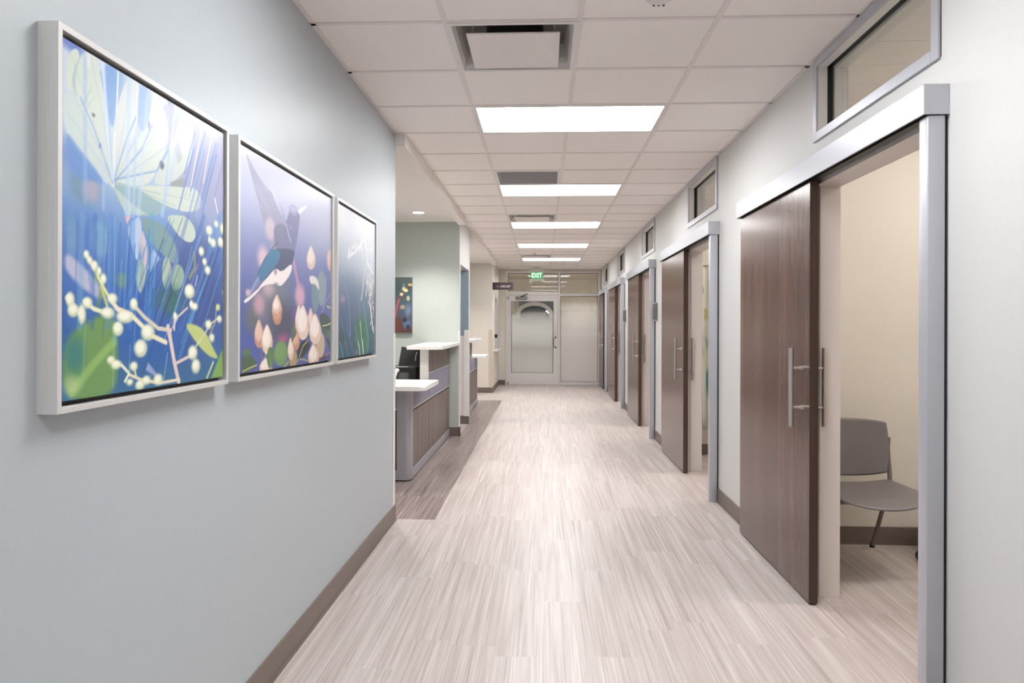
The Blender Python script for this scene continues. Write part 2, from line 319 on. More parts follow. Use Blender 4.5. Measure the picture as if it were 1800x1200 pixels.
  ('p',[(0.326,0.541),(0.345,0.553),(0.36,0.56),(0.372,0.56),(0.379,0.554),(0.383,0.542),(0.384,0.526),(0.383,0.505),(0.379,0.479),(0.373,0.45),(0.367,0.431),(0.36,0.422),(0.353,0.425),(0.346,0.437),(0.338,0.451),(0.33,0.466),(0.321,0.482),(0.311,0.498),(0.309,0.513),(0.314,0.528)],0,(182,200,226),0.0037,1.0),
  ('p',[(0.2927,0.5544),(0.3277,0.5596),(0.3018,0.5311)],0,(225,180,190),0.0036,1.0),
  ('p',[(0.39,0.521),(0.397,0.514),(0.404,0.504),(0.411,0.492),(0.417,0.478),(0.423,0.462),(0.426,0.446),(0.426,0.429),(0.423,0.412),(0.418,0.395),(0.412,0.384),(0.406,0.381),(0.398,0.384),(0.39,0.395),(0.385,0.41),(0.381,0.43),(0.379,0.456),(0.379,0.486),(0.381,0.507),(0.384,0.519)],0,(208,192,200),0.0045,1.0),
  ('p',[(0.4456,0.4728),(0.5,0.4404),(0.4365,0.3873),(0.4223,0.4016)],0,(185,200,225),0.0039,0.9),
  ('p',[(0.388,0.424),(0.399,0.412),(0.407,0.399),(0.411,0.387),(0.411,0.376),(0.407,0.364),(0.403,0.353),(0.398,0.342),(0.392,0.332),(0.386,0.321),(0.379,0.317),(0.373,0.319),(0.366,0.326),(0.359,0.339),(0.356,0.355),(0.355,0.372),(0.357,0.391),(0.363,0.412),(0.37,0.424),(0.378,0.429)],0,(168,190,168),0.0045,1.0),
  ('p',[(0.522,0.439),(0.528,0.446),(0.535,0.45),(0.542,0.45),(0.55,0.448),(0.558,0.442),(0.564,0.433),(0.568,0.421),(0.57,0.406),(0.57,0.388),(0.568,0.373),(0.563,0.36),(0.555,0.349),(0.545,0.34),(0.537,0.337),(0.529,0.338),(0.522,0.344),(0.517,0.354),(0.513,0.366),(0.511,0.378),(0.511,0.392),(0.512,0.407),(0.514,0.419),(0.518,0.43)],0,(172,192,172),0.0024,1.0),
  ('p',[(0.585,0.424),(0.6,0.429),(0.614,0.431),(0.627,0.43),(0.639,0.426),(0.65,0.418),(0.657,0.408),(0.66,0.397),(0.659,0.384),(0.654,0.37),(0.646,0.358),(0.635,0.348),(0.62,0.34),(0.602,0.334),(0.588,0.336),(0.577,0.344),(0.571,0.359),(0.567,0.382),(0.569,0.4),(0.575,0.414)],0,(150,176,156),0.0033,1.0),
  ('e',[(0.5674,0.2979)],(0.0926,0.0488),(62,112,104),0.0336,0.9),
  ('e',[(0.2772,0.351)],(0.032,0.0239),(110,150,132),0.0111,0.8),
  ('e',[(0.5065,0.763)],(0.0152,0.0144),(105,110,120),0.0052,1.0),
  ('e',[(0.1347,0.8251)],(0.0081,0.0052),(90,110,110),0.0033,1.0),
  ('e',[(0.1658,0.7435)],(0.0063,0.0079),(105,125,175),0.0033,1.0),
  ('e',[(0.4262,0.8782)],(0.0062,0.0149),(140,150,190),0.004,1.0),
  ('e',[(0.2189,0.8575)],(0.0059,0.0113),(150,165,170),0.0043,1.0),
  ('p',[(0.5635,0.7163),(0.6593,0.7526),(0.6593,0.7163),(0.5635,0.7034)],0,(150,158,160),0.004,1.0),
  ('s',[(0.2293,0.6438),(0.1347,0.8135),(0.0363,0.9637)],0.0026,(172,190,192),0.0017,0.75),
  ('s',[(0.2293,0.6438),(0.1813,0.8238),(0.1231,0.9922)],0.0027,(172,190,192),0.0018,0.75),
  ('s',[(0.2293,0.6438),(0.1347,0.7604),(0.0376,0.8627)],0.0026,(172,190,192),0.0017,0.75),
  ('s',[(0.2293,0.6438),(0.1256,0.7267),(0.022,0.7979)],0.0026,(172,190,192),0.0017,0.75),
  ('s',[(0.2293,0.6438),(0.2772,0.807),(0.3135,0.9728)],0.0028,(172,190,192),0.0019,0.75),
  ('s',[(0.2293,0.6438),(0.3264,0.7772),(0.4184,0.9171)],0.0028,(172,190,192),0.0019,0.75),
  ('s',[(0.2293,0.6438),(0.3821,0.7811),(0.5427,0.9326)],0.0029,(172,190,192),0.0019,0.75),
  ('s',[(0.2293,0.6438),(0.4417,0.7746),(0.6801,0.9288)],0.003,(172,190,192),0.002,0.75),
  ('s',[(0.2293,0.6438),(0.465,0.6619),(0.7396,0.6801)],0.003,(172,190,192),0.002,0.75),
  ('s',[(0.2293,0.6438),(0.3614,0.6528),(0.4948,0.658)],0.0029,(172,190,192),0.0019,0.75),
  ('s',[(0.2293,0.6438),(0.1308,0.7953),(0.0764,0.8575)],0.0057,(120,155,205),0.003,0.7),
  ('s',[(0.2293,0.6438),(0.2034,0.8614),(0.1658,0.9637)],0.0058,(120,155,205),0.0031,0.7),
  ('s',[(0.2293,0.6438),(0.2979,0.7953),(0.3692,0.9119)],0.0061,(120,155,205),0.0033,0.7),
  ('s',[(0.2293,0.6438),(0.3834,0.7876),(0.4456,0.8847)],0.0062,(120,155,205),0.0034,0.7),
  ('s',[(0.2396,0.658),(0.4754,0.737),(0.5531,0.829)],0.0064,(120,155,205),0.0035,0.7),
  ('p',[(0.202,0.999),(0.218,1.0),(0.231,0.996),(0.241,0.986),(0.247,0.972),(0.249,0.952),(0.249,0.93),(0.248,0.904),(0.243,0.875),(0.237,0.843),(0.231,0.823),(0.224,0.815),(0.218,0.819),(0.211,0.834),(0.205,0.854),(0.199,0.88),(0.193,0.91),(0.187,0.945),(0.186,0.971),(0.191,0.989)],0,(120,160,212),0.0061,0.85),
  ('p',[(0.391,0.997),(0.407,0.997),(0.419,0.989),(0.425,0.974),(0.427,0.951),(0.425,0.92),(0.421,0.895),(0.414,0.875),(0.406,0.862),(0.396,0.854),(0.387,0.85),(0.378,0.85),(0.371,0.855),(0.363,0.863),(0.359,0.877),(0.357,0.897),(0.358,0.922),(0.362,0.952),(0.368,0.974),(0.378,0.989)],0,(150,178,216),0.0051,0.9),
  ('p',[(0.031,0.738),(0.046,0.728),(0.061,0.718),(0.076,0.709),(0.093,0.699),(0.11,0.69),(0.127,0.68),(0.145,0.67),(0.162,0.658),(0.18,0.646),(0.189,0.637),(0.189,0.632),(0.18,0.63),(0.162,0.631),(0.142,0.631),(0.121,0.631),(0.097,0.629),(0.071,0.625),(0.051,0.631),(0.035,0.646),(0.024,0.671),(0.019,0.704),(0.018,0.726),(0.022,0.738)],0,(105,145,205),0.0077,0.85),
  ('p',[(0.53,0.981),(0.548,0.987),(0.562,0.988),(0.574,0.985),(0.583,0.978),(0.589,0.966),(0.59,0.952),(0.588,0.934),(0.581,0.914),(0.57,0.89),(0.561,0.877),(0.554,0.875),(0.549,0.884),(0.546,0.903),(0.541,0.92),(0.535,0.935),(0.527,0.947),(0.518,0.957),(0.515,0.966),(0.519,0.974)],0,(165,172,205),0.0063,0.9),
  ('s',[(0.0959,0.9819),(0.0984,0.5674)],0.017,(150,180,220),0.0051,0.45),
  ('s',[(0.1878,0.9715),(0.1826,0.5596)],0.0133,(185,205,235),0.0053,0.45),
  ('s',[(0.3135,0.9922),(0.2992,0.5648)],0.0216,(170,200,235),0.0056,0.45),
  ('s',[(0.4184,0.978),(0.3666,0.5699)],0.0195,(190,210,238),0.0059,0.45),
  ('s',[(0.658,0.9663),(0.5052,0.592)],0.019,(180,195,225),0.0063,0.45),
  ('s',[(0.8731,0.9456),(0.7513,0.6308)],0.0231,(150,170,215),0.0069,0.45),
  ('s',[(0.0868,0.522),(0.0751,0.2085)],0.0261,(120,170,205),0.0061,0.45),
  ('s',[(0.2202,0.5427),(0.206,0.2085)],0.0232,(85,140,205),0.0065,0.45),
  ('s',[(0.3355,0.5609),(0.3199,0.2085)],0.0274,(80,140,210),0.0068,0.45),
  ('s',[(0.4456,0.5777),(0.4288,0.2085)],0.0257,(90,165,200),0.0072,0.45),
  ('s',[(0.1438,0.5311),(0.1308,0.2085)],0.0197,(60,105,180),0.0063,0.45),
  ('s',[(0.943,0.6554),(0.6904,0.2085)],0.0299,(85,145,205),0.0072,0.5),
  ('s',[(0.8096,0.6347),(0.579,0.2085)],0.0228,(60,110,180),0.0068,0.5),
  ('s',[(1.0285,0.6684),(0.7617,0.2085)],0.0307,(60,100,170),0.0074,0.5),
  ('s',[(0.6878,0.6153),(0.4767,0.2085)],0.0218,(100,120,180),0.0065,0.5),
  ('s',[(0.7824,0.5518),(0.5194,0.149)],0.009,(150,170,215),0.0022,0.55),
  ('s',[(0.8601,0.4365),(0.6334,0.0933)],0.0087,(90,130,200),0.0023,0.55),
  ('s',[(0.5648,0.4119),(0.443,0.2306)],0.0042,(60,110,180),0.0021,0.55),
  ('s',[(0.6891,0.3575),(0.5285,0.1153)],0.0066,(60,110,180),0.0022,0.55),
  ('s',[(0.5635,0.592),(0.3446,0.2189)],0.0026,(60,70,120),0.0021,0.55),
  ('s',[(0.9858,0.3744),(0.6775,-0.044)],0.003,(60,110,180),0.0024,0.55),
  ('s',[(0.7811,0.4391),(0.5777,0.1295)],0.0091,(60,110,180),0.0023,0.55),
  ('s',[(0.4378,0.5207),(0.2332,0.1593)],0.0079,(80,160,205),0.002,0.55),
  ('s',[(0.5194,0.5091),(0.3562,0.2552)],0.0067,(45,85,160),0.0021,0.55),
  ('s',[(0.785,0.5674),(0.6127,0.3238)],0.0034,(150,170,215),0.0023,0.55),
  ('s',[(0.9676,0.5324),(0.7707,0.2396)],0.003,(90,130,200),0.0024,0.55),
  ('s',[(0.9987,0.6153),(0.8044,0.3251)],0.0099,(60,70,120),0.0025,0.55),
  ('s',[(0.7707,0.4482),(0.6438,0.2655)],0.0046,(150,170,215),0.0023,0.55),
  ('s',[(0.4689,0.4974),(0.307,0.2383)],0.007,(90,130,200),0.002,0.55),
  ('s',[(0.5997,0.5492),(0.408,0.2396)],0.0016,(80,160,205),0.0021,0.55),
  ('s',[(0.5687,0.3199),(0.4508,0.1503)],0.0085,(60,70,120),0.0021,0.55),
  ('s',[(0.649,0.6036),(0.4301,0.2655)],0.0048,(60,70,120),0.0021,0.55),
  ('s',[(0.7565,0.3692),(0.6321,0.1891)],0.0029,(150,170,215),0.0023,0.55),
  ('s',[(0.785,0.3355),(0.6282,0.101)],0.0092,(80,160,205),0.0023,0.55),
  ('s',[(0.6839,0.513),(0.478,0.1878)],0.0038,(45,85,160),0.0022,0.55),
  ('s',[(0.8847,0.4987),(0.7241,0.2733)],0.0095,(60,70,120),0.0024,0.55),
  ('s',[(0.5881,0.5894),(0.3951,0.2915)],0.0032,(60,110,180),0.0021,0.55),
  ('s',[(0.614,0.456),(0.4016,0.1179)],0.0042,(80,160,205),0.0021,0.55),
  ('s',[(0.579,0.3355),(0.3523,-0.0104)],0.0068,(60,70,120),0.0021,0.55),
  ('s',[(0.601,0.5142),(0.4547,0.2902)],0.0027,(150,170,215),0.0021,0.55),
  ('s',[(0.8484,0.4236),(0.6399,0.1464)],0.0081,(80,160,205),0.0023,0.55),
  ('s',[(0.4598,0.5583),(0.2681,0.2332)],0.0015,(90,130,200),0.002,0.55),
  ('s',[(0.5583,0.386),(0.3575,0.0648)],0.0052,(60,70,120),0.0021,0.55),
  ('s',[(0.8018,0.5026),(0.6541,0.272)],0.0017,(150,170,215),0.0023,0.55),
  ('s',[(0.9028,0.4909),(0.6839,0.1956)],0.0083,(80,160,205),0.0024,0.55),
  ('s',[(0.7461,0.3355),(0.5959,0.1231)],0.0023,(90,130,200),0.0023,0.55),
  ('s',[(0.5207,0.4689),(0.3653,0.2021)],0.0036,(90,130,200),0.0021,0.55),
  ('s',[(0.5078,0.4611),(0.2966,0.1347)],0.0051,(45,85,160),0.002,0.55),
  ('s',[(0.6995,0.4119),(0.4547,0.0363)],0.0038,(60,70,120),0.0022,0.55),
  ('s',[(0.399,0.4637),(0.3847,0.2953)],0.005,(60,110,190),0.002,0.5),
  ('s',[(0.4288,0.5272),(0.4041,0.228)],0.0046,(130,180,215),0.002,0.5),
  ('s',[(0.2694,0.5285),(0.2513,0.2824)],0.0057,(60,95,170),0.0019,0.5),
  ('s',[(0.4365,0.4417),(0.4171,0.2137)],0.0082,(60,110,190),0.002,0.5),
  ('s',[(0.3472,0.4106),(0.3225,0.114)],0.0079,(60,110,190),0.002,0.5),
  ('s',[(0.3238,0.4663),(0.3031,0.1969)],0.0053,(60,95,170),0.0019,0.5),
  ('s',[(0.3057,0.4819),(0.2889,0.2707)],0.0063,(110,165,220),0.0019,0.5),
  ('s',[(0.2008,0.4249),(0.1826,0.1749)],0.0041,(60,95,170),0.0018,0.5),
  ('s',[(0.3109,0.4391),(0.2953,0.2409)],0.0068,(45,80,160),0.0019,0.5),
  ('s',[(0.3472,0.4728),(0.3303,0.2746)],0.0074,(60,95,170),0.002,0.5),
  ('s',[(0.3705,0.4741),(0.342,0.1282)],0.0074,(110,165,220),0.002,0.5),
  ('s',[(0.3899,0.4728),(0.3718,0.2565)],0.003,(45,80,160),0.002,0.5),
  ('s',[(0.4275,0.5298),(0.4119,0.3459)],0.0056,(60,95,170),0.002,0.5),
  ('s',[(0.3135,0.5376),(0.2889,0.2293)],0.0029,(130,180,215),0.0019,0.5),
  ('s',[(0.4702,0.4236),(0.4469,0.1503)],0.0041,(130,180,215),0.0021,0.5),
  ('s',[(0.4741,0.4313),(0.4456,0.0881)],0.0078,(60,95,170),0.0021,0.5),
  ('s',[(0.2073,0.4935),(0.1956,0.3355)],0.0051,(45,80,160),0.0018,0.5),
  ('s',[(0.4741,0.5324),(0.4573,0.3394)],0.0073,(110,165,220),0.0021,0.5),
  ('s',[(0.2137,0.4275),(0.2008,0.2526)],0.0019,(110,165,220),0.0019,0.5),
  ('s',[(0.25,0.5207),(0.2345,0.3199)],0.0052,(110,165,220),0.0019,0.5),
  ('s',[(0.2759,0.4145),(0.2655,0.2824)],0.0052,(130,180,215),0.0019,0.5),
  ('s',[(0.3446,0.4637),(0.3199,0.1671)],0.0025,(45,80,160),0.002,0.5),
  ('s',[(0.4573,0.5246),(0.4404,0.3264)],0.0021,(60,95,170),0.0021,0.5),
  ('s',[(0.3446,0.4573),(0.3277,0.2591)],0.0025,(130,180,215),0.002,0.5),
  ('s',[(0.4365,0.4754),(0.4249,0.3342)],0.0067,(45,80,160),0.002,0.5),
  ('s',[(0.3225,0.535),(0.3057,0.3329)],0.0058,(45,80,160),0.0019,0.5),
  ('s',[(0.136,0.4611),(0.1295,0.3238)],0.0076,(95,135,200),0.0036,0.4),
  ('s',[(0.1658,0.4858),(0.1567,0.2811)],0.0077,(120,160,200),0.0036,0.4),
  ('s',[(0.0648,0.5013),(0.057,0.2992)],0.0077,(75,105,180),0.0034,0.4),
  ('s',[(0.1891,0.5142),(0.1839,0.4106)],0.0037,(120,160,200),0.0037,0.4),
  ('s',[(0.0168,0.4689),(0.0142,0.3795)],0.0067,(75,105,180),0.0034,0.4),
  ('s',[(0.2137,0.5246),(0.206,0.3731)],0.0083,(120,160,200),0.0037,0.4),
  ('s',[(0.171,0.5091),(0.1632,0.3199)],0.0068,(120,160,200),0.0036,0.4),
  ('s',[(0.1516,0.487),(0.1464,0.3795)],0.0063,(75,105,180),0.0036,0.4),
  ('s',[(0.1218,0.4689),(0.1166,0.342)],0.0084,(95,135,200),0.0035,0.4),
  ('s',[(0.1282,0.4922),(0.1205,0.3083)],0.0067,(95,135,200),0.0036,0.4),
  ('s',[(0.1878,0.535),(0.1839,0.4352)],0.0092,(95,135,200),0.0037,0.4),
  ('s',[(0.1192,0.522),(0.1153,0.4223)],0.008,(95,135,200),0.0035,0.4),
  ('s',[(0.1891,0.4741),(0.1801,0.2681)],0.0064,(95,135,200),0.0037,0.4),
  ('s',[(0.1878,0.443),(0.1839,0.364)],0.006,(120,160,200),0.0037,0.4),
  ('s',[(0.807,0.9352),(0.6956,0.6878)],0.0068,(165,175,205),0.0034,0.6),
  ('s',[(0.8808,0.8834),(0.7824,0.6736)],0.0093,(110,155,215),0.0035,0.6),
  ('s',[(0.7319,0.8264),(0.6658,0.6813)],0.0066,(165,175,205),0.0033,0.6),
  ('s',[(0.8938,0.8718),(0.8044,0.6826)],0.01,(165,175,205),0.0035,0.6),
  ('s',[(0.9624,0.9158),(0.8938,0.7746)],0.009,(165,175,205),0.0036,0.6),
  ('s',[(0.8381,0.8627),(0.7215,0.6127)],0.012,(140,140,180),0.0034,0.6),
  ('s',[(0.737,0.9378),(0.6619,0.7707)],0.0089,(95,130,195),0.0033,0.6),
  ('s',[(0.9456,0.978),(0.8096,0.6904)],0.0107,(140,140,180),0.0036,0.6),
  ('s',[(0.7293,0.8744),(0.6205,0.6282)],0.011,(95,130,195),0.0033,0.6),
  ('s',[(0.9145,0.8964),(0.7966,0.6477)],0.0112,(95,130,195),0.0035,0.6),
  ('s',[(1.0065,0.9495),(0.899,0.728)],0.0085,(140,140,180),0.0036,0.6),
  ('s',[(0.8161,0.8899),(0.6956,0.6269)],0.0113,(110,155,215),0.0034,0.6),
  ('s',[(0.8187,0.9611),(0.7073,0.7163)],0.0113,(95,130,195),0.0034,0.6),
  ('s',[(0.9106,0.9417),(0.7966,0.6982)],0.0117,(95,130,195),0.0035,0.6),
  ('s',[(0.3484,0.8083),(0.3368,0.5609)],0.0162,(165,200,235),0.0024,0.6),
  ('s',[(0.3148,0.7513),(0.3161,0.557)],0.0094,(195,212,238),0.0024,0.6),
  ('s',[(0.5531,0.8187),(0.5142,0.5881)],0.0114,(160,195,235),0.0021,0.7),
  ('s',[(0.2552,1.0),(0.2461,0.8653)],0.0069,(235,235,244),0.0014,1.0),
  ('s',[(0.3601,0.9987),(0.3562,0.8795)],0.0043,(238,238,244),0.0014,1.0),
  ('s',[(0.5959,0.9922),(0.5635,0.8316)],0.0069,(242,236,238),0.0016,1.0),
  ('s',[(0.8031,0.9922),(0.7552,0.8679),(0.7098,0.7319)],0.0057,(238,232,228),0.0017,1.0),
  ('s',[(0.8834,0.978),(0.8355,0.8575),(0.8044,0.763)],0.0076,(228,216,216),0.0023,1.0),
  ('s',[(0.1775,0.9948),(0.1956,0.8601),(0.2241,0.6593)],0.0116,(205,220,242),0.0036,0.7),
  ('s',[(0.2383,0.8018),(0.2319,0.6373)],0.0064,(225,236,240),0.0027,0.8),
  ('s',[(0.9003,0.7215),(0.9275,0.6645)],0.006,(240,240,246),0.0024,1.0),
  ('s',[(0.7176,0.5078),(0.6554,0.3692),(0.579,0.2137)],0.0034,(90,190,205),0.0011,0.8),
  ('s',[(0.9858,0.487),(0.851,0.2707),(0.763,0.149)],0.0055,(85,165,200),0.0018,0.8),
  ('s',[(0.5479,0.1153),(0.5233,0.0233)],0.0032,(180,225,230),0.0011,0.9),
  ('s',[(0.2396,0.5453),(0.237,0.237),(0.2319,0.0207)],0.0028,(150,200,215),0.0014,0.7),
  ('s',[(0.1023,0.2448),(0.0894,0.0324)],0.0035,(130,190,180),0.0022,0.6),
  ('s',[(0.3212,0.149),(0.3174,0.0583)],0.0029,(170,215,215),0.0015,0.7),
  ('p',[(0.712,0.218),(0.752,0.212),(0.787,0.203),(0.818,0.188),(0.844,0.17),(0.866,0.147),(0.885,0.128),(0.902,0.111),(0.916,0.098),(0.927,0.089),(0.93,0.082),(0.924,0.079),(0.91,0.079),(0.888,0.083),(0.864,0.089),(0.839,0.099),(0.813,0.111),(0.785,0.126),(0.758,0.143),(0.733,0.16),(0.709,0.178),(0.686,0.198),(0.679,0.211),(0.688,0.217)],0,(190,202,128),0.0054,1.0),
  ('p',[(0.8718,0.0013),(0.9534,0.0946),(1.0065,0.1438),(1.0065,-0.0026)],0,(128,168,92),0.0047,1.0),
  ('s',[(0.7358,0.4806),(0.7422,0.4288),(0.7008,0.3899)],0.0173,(150,160,120),0.0046,0.7),
  ('s',[(0.1049,0.4145),(0.1373,0.3782),(0.1749,0.3342),(0.2137,0.294)],0.0117,(222,226,165),0.0018,1.0),
  ('s',[(0.1451,0.3782),(0.149,0.3381)],0.0099,(150,175,120),0.0027,0.8),
  ('s',[(0.1749,0.3251),(0.2021,0.2694)],0.0128,(205,212,120),0.0037,0.9),
  ('s',[(0.2137,0.294),(0.2539,0.2617),(0.329,0.2435),(0.3821,0.2137),(0.4482,0.1762),(0.5376,0.1516)],0.0169,(238,226,200),0.002,1.0),
  ('s',[(0.3381,0.2785),(0.4003,0.2396),(0.487,0.2008),(0.5687,0.1943)],0.0144,(214,204,186),0.0021,1.0),
  ('s',[(0.5492,0.206),(0.5687,0.1528),(0.5933,0.0803),(0.6256,0.0039)],0.0218,(222,200,194),0.0022,1.0),
  ('s',[(0.5687,0.1969),(0.5855,0.0972)],0.0054,(238,222,214),0.0022,0.7),
  ('s',[(0.6036,0.0751),(0.715,0.0997)],0.0124,(222,200,194),0.0017,1.0),
  ('s',[(0.6295,0.0155),(0.4974,0.013),(0.3834,0.0337),(0.3212,0.0531)],0.0104,(230,216,196),0.0021,1.0),
  ('s',[(0.5816,0.2034),(0.6166,0.2422),(0.6839,0.2759)],0.0094,(205,190,196),0.0022,1.0),
  ('s',[(0.5946,0.2539),(0.592,0.1969)],0.0121,(215,200,205),0.0022,1.0),
  ('s',[(0.022,0.2863),(0.0609,0.2565),(0.0881,0.2345)],0.0163,(238,238,214),0.003,1.0),
  ('s',[(0.0959,0.2798),(0.1386,0.2591),(0.206,0.2461)],0.0135,(232,236,196),0.0031,1.0),
  ('s',[(0.75,0.1321),(0.8122,0.1723),(0.864,0.215),(0.9456,0.2474)],0.0072,(210,214,180),0.0024,1.0),
  ('s',[(0.7604,0.4003),(0.7435,0.3627)],0.0082,(160,175,215),0.0023,1.0),
  ('s',[(0.2228,0.1049),(0.2785,0.0855),(0.3174,0.0583),(0.2953,0.035)],0.0105,(236,238,204),0.0024,1.0),
  ('s',[(0.3433,0.0777),(0.3562,0.0453)],0.0089,(215,220,160),0.0025,1.0),
  ('s',[(0.9171,0.285),(0.9106,0.228),(0.851,0.1593)],0.0061,(190,195,140),0.0025,1.0),
  ('s',[(0.8912,0.0648),(0.8394,0.0065)],0.0109,(205,210,150),0.003,1.0),
  ('p',[(0.4249,0.0881),(0.478,0.0479),(0.4676,0.0376),(0.4106,0.0635)],0,(175,175,215),0.0046,0.8),
  ('e',[(0.1049,0.4145)],(0.0128,0.0125),(222,224,186),0.0049,0.9),
  ('e',[(0.1036,0.4158)],(0.0083,0.0081),(246,245,228),0.0049,0.9),
  ('e',[(0.1192,0.399)],(0.013,0.0115),(222,224,186),0.005,0.9),
  ('e',[(0.1179,0.4016)],(0.0084,0.0075),(246,245,228),0.005,0.9),
  ('e',[(0.1412,0.386)],(0.0166,0.0148),(222,224,186),0.0051,0.9),
  ('e',[(0.1399,0.3873)],(0.0108,0.0096),(246,245,228),0.005,0.9),
  ('e',[(0.1632,0.3705)],(0.0119,0.0128),(222,224,186),0.0051,0.9),
  ('e',[(0.1619,0.3731)],(0.0077,0.0083),(246,245,228),0.0051,0.9),
  ('e',[(0.1839,0.3497)],(0.0156,0.0162),(222,224,186),0.0052,0.9),
  ('e',[(0.1826,0.351)],(0.0101,0.0105),(246,245,228),0.0052,0.9),
  ('e',[(0.2293,0.2927)],(0.0253,0.0166),(222,224,186),0.0054,0.9),
  ('e',[(0.2267,0.294)],(0.0164,0.0107),(246,245,228),0.0054,0.9),
  ('e',[(0.206,0.2487)],(0.0336,0.0175),(222,224,186),0.0053,0.9),
  ('e',[(0.2021,0.2513)],(0.0218,0.0113),(246,245,228),0.0053,0.9),
  ('e',[(0.1101,0.2759)],(0.0225,0.0167),(222,224,186),0.0049,0.9),
  ('e',[(0.1075,0.2785)],(0.0146,0.0108),(246,245,228),0.0049,0.9),
  ('e',[(0.035,0.2824)],(0.0186,0.0211),(222,224,186),0.0047,0.9),
  ('e',[(0.0324,0.285)],(0.0121,0.0137),(246,245,228),0.0047,0.9),
  ('e',[(0.0479,0.2526)],(0.0242,0.0192),(222,224,186),0.0047,0.9),
  ('e',[(0.0453,0.2552)],(0.0157,0.0124),(246,245,228),0.0047,0.9),
  ('e',[(0.0855,0.2422)],(0.0173,0.0283),(222,224,186),0.0048,0.9),
  ('e',[(0.0829,0.2461)],(0.0112,0.0184),(246,245,228),0.0048,0.9),
  ('e',[(0.342,0.2785)],(0.0221,0.0198),(222,224,186),0.0058,0.9),
  ('e',[(0.3394,0.2824)],(0.0143,0.0128),(246,245,228),0.0058,0.9),
  ('e',[(0.4236,0.1878)],(0.0409,0.0277),(222,224,186),0.0061,0.9),
  ('e',[(0.4197,0.1917)],(0.0265,0.018),(246,245,228),0.0061,0.9),
  ('e',[(0.3821,0.136)],(0.0374,0.0296),(222,224,186),0.006,0.9),
  ('e',[(0.3782,0.1399)],(0.0242,0.0192),(246,245,228),0.006,0.9),
  ('e',[(0.2578,0.2008)],(0.0278,0.0224),(222,224,186),0.0055,0.9),
  ('e',[(0.2552,0.2047)],(0.0181,0.0145),(246,245,228),0.0055,0.9),
  ('e',[(0.7008,0.3381)],(0.0378,0.027),(222,224,186),0.0073,0.9),
  ('e',[(0.6969,0.342)],(0.0245,0.0175),(246,245,228),0.0073,0.9),
  ('e',[(0.7267,0.1088)],(0.0358,0.0272),(222,224,186),0.0074,0.9),
  ('e',[(0.7228,0.1127)],(0.0232,0.0177),(246,245,228),0.0074,0.9),
  ('e',[(0.7513,0.057)],(0.0337,0.0275),(222,224,186),0.0075,0.9),
  ('e',[(0.7474,0.0622)],(0.0218,0.0178),(246,245,228),0.0075,0.9),
  ('e',[(0.2228,0.1049)],(0.0198,0.0121),(222,224,186),0.0054,0.9),
  ('e',[(0.2202,0.1075)],(0.0128,0.0079),(246,245,228),0.0054,0.9),
  ('e',[(0.25,0.0894)],(0.0276,0.0139),(222,224,186),0.0055,0.9),
  ('e',[(0.2474,0.092)],(0.0179,0.009),(246,245,228),0.0055,0.9),
  ('e',[(0.3433,0.079)],(0.0221,0.0151),(222,224,186),0.0058,0.9),
  ('e',[(0.3407,0.0816)],(0.0143,0.0098),(246,245,228),0.0058,0.9),
  ('e',[(0.3782,0.0155)],(0.0269,0.0165),(222,224,186),0.006,0.9),
  ('e',[(0.3756,0.0194)],(0.0175,0.0107),(246,245,228),0.006,0.9),
  ('e',[(0.487,0.0259)],(0.0296,0.0198),(222,224,186),0.0064,0.9),
  ('e',[(0.4845,0.0298)],(0.0192,0.0129),(246,245,228),0.0064,0.9),
  ('e',[(0.4158,0.0285)],(0.0257,0.0156),(222,224,186),0.0061,0.9),
  ('e',[(0.4132,0.0311)],(0.0166,0.0101),(246,245,228),0.0061,0.9),
  ('e',[(0.2953,0.2383)],(0.048,0.0205),(222,224,186),0.0056,0.9),
  ('e',[(0.2902,0.2409)],(0.0311,0.0133),(246,245,228),0.0056,0.9),
  ('e',[(0.3212,0.0298)],(0.0177,0.0104),(222,224,186),0.0057,0.9),
  ('e',[(0.3199,0.0324)],(0.0115,0.0067),(246,245,228),0.0057,0.9),
  ('e',[(0.8433,0.4275)],(0.024,0.0171),(222,224,186),0.0079,0.9),
  ('e',[(0.8407,0.4301)],(0.0156,0.0111),(246,245,228),0.0079,0.9),
  ('e',[(0.7915,0.4961)],(0.0217,0.0174),(222,224,186),0.0077,0.9),
  ('e',[(0.7889,0.4974)],(0.0141,0.0113),(246,245,228),0.0077,0.9),
  ('e',[(0.8174,0.4585)],(0.0177,0.0141),(222,224,186),0.0078,0.9),
  ('e',[(0.8148,0.4611)],(0.0115,0.0092),(246,245,228),0.0078,0.9),
  ('e',[(0.8886,0.5402)],(0.0233,0.0174),(222,224,186),0.0081,0.9),
  ('e',[(0.886,0.5427)],(0.0151,0.0113),(246,245,228),0.0081,0.9),
  ('e',[(0.8549,0.5855)],(0.0273,0.0186),(222,224,186),0.0079,0.9),
  ('e',[(0.8523,0.5881)],(0.0177,0.0121),(246,245,228),0.0079,0.9),
  ('e',[(0.9547,0.5505)],(0.026,0.0207),(222,224,186),0.0084,0.9),
  ('e',[(0.9521,0.5544)],(0.0169,0.0135),(246,245,228),0.0084,0.9),
  ('e',[(0.9158,0.6192)],(0.0174,0.0131),(222,224,186),0.0082,0.9),
  ('e',[(0.9132,0.6205)],(0.0113,0.0085),(246,245,228),0.0082,0.9),
  ('e',[(0.851,0.215)],(0.0272,0.0185),(222,224,186),0.0079,0.9),
  ('e',[(0.8484,0.2176)],(0.0176,0.012),(246,245,228),0.0079,0.9),
  ('e',[(0.8808,0.1619)],(0.0216,0.0173),(222,224,186),0.008,0.9),
  ('e',[(0.8782,0.1645)],(0.014,0.0112),(246,245,228),0.008,0.9),
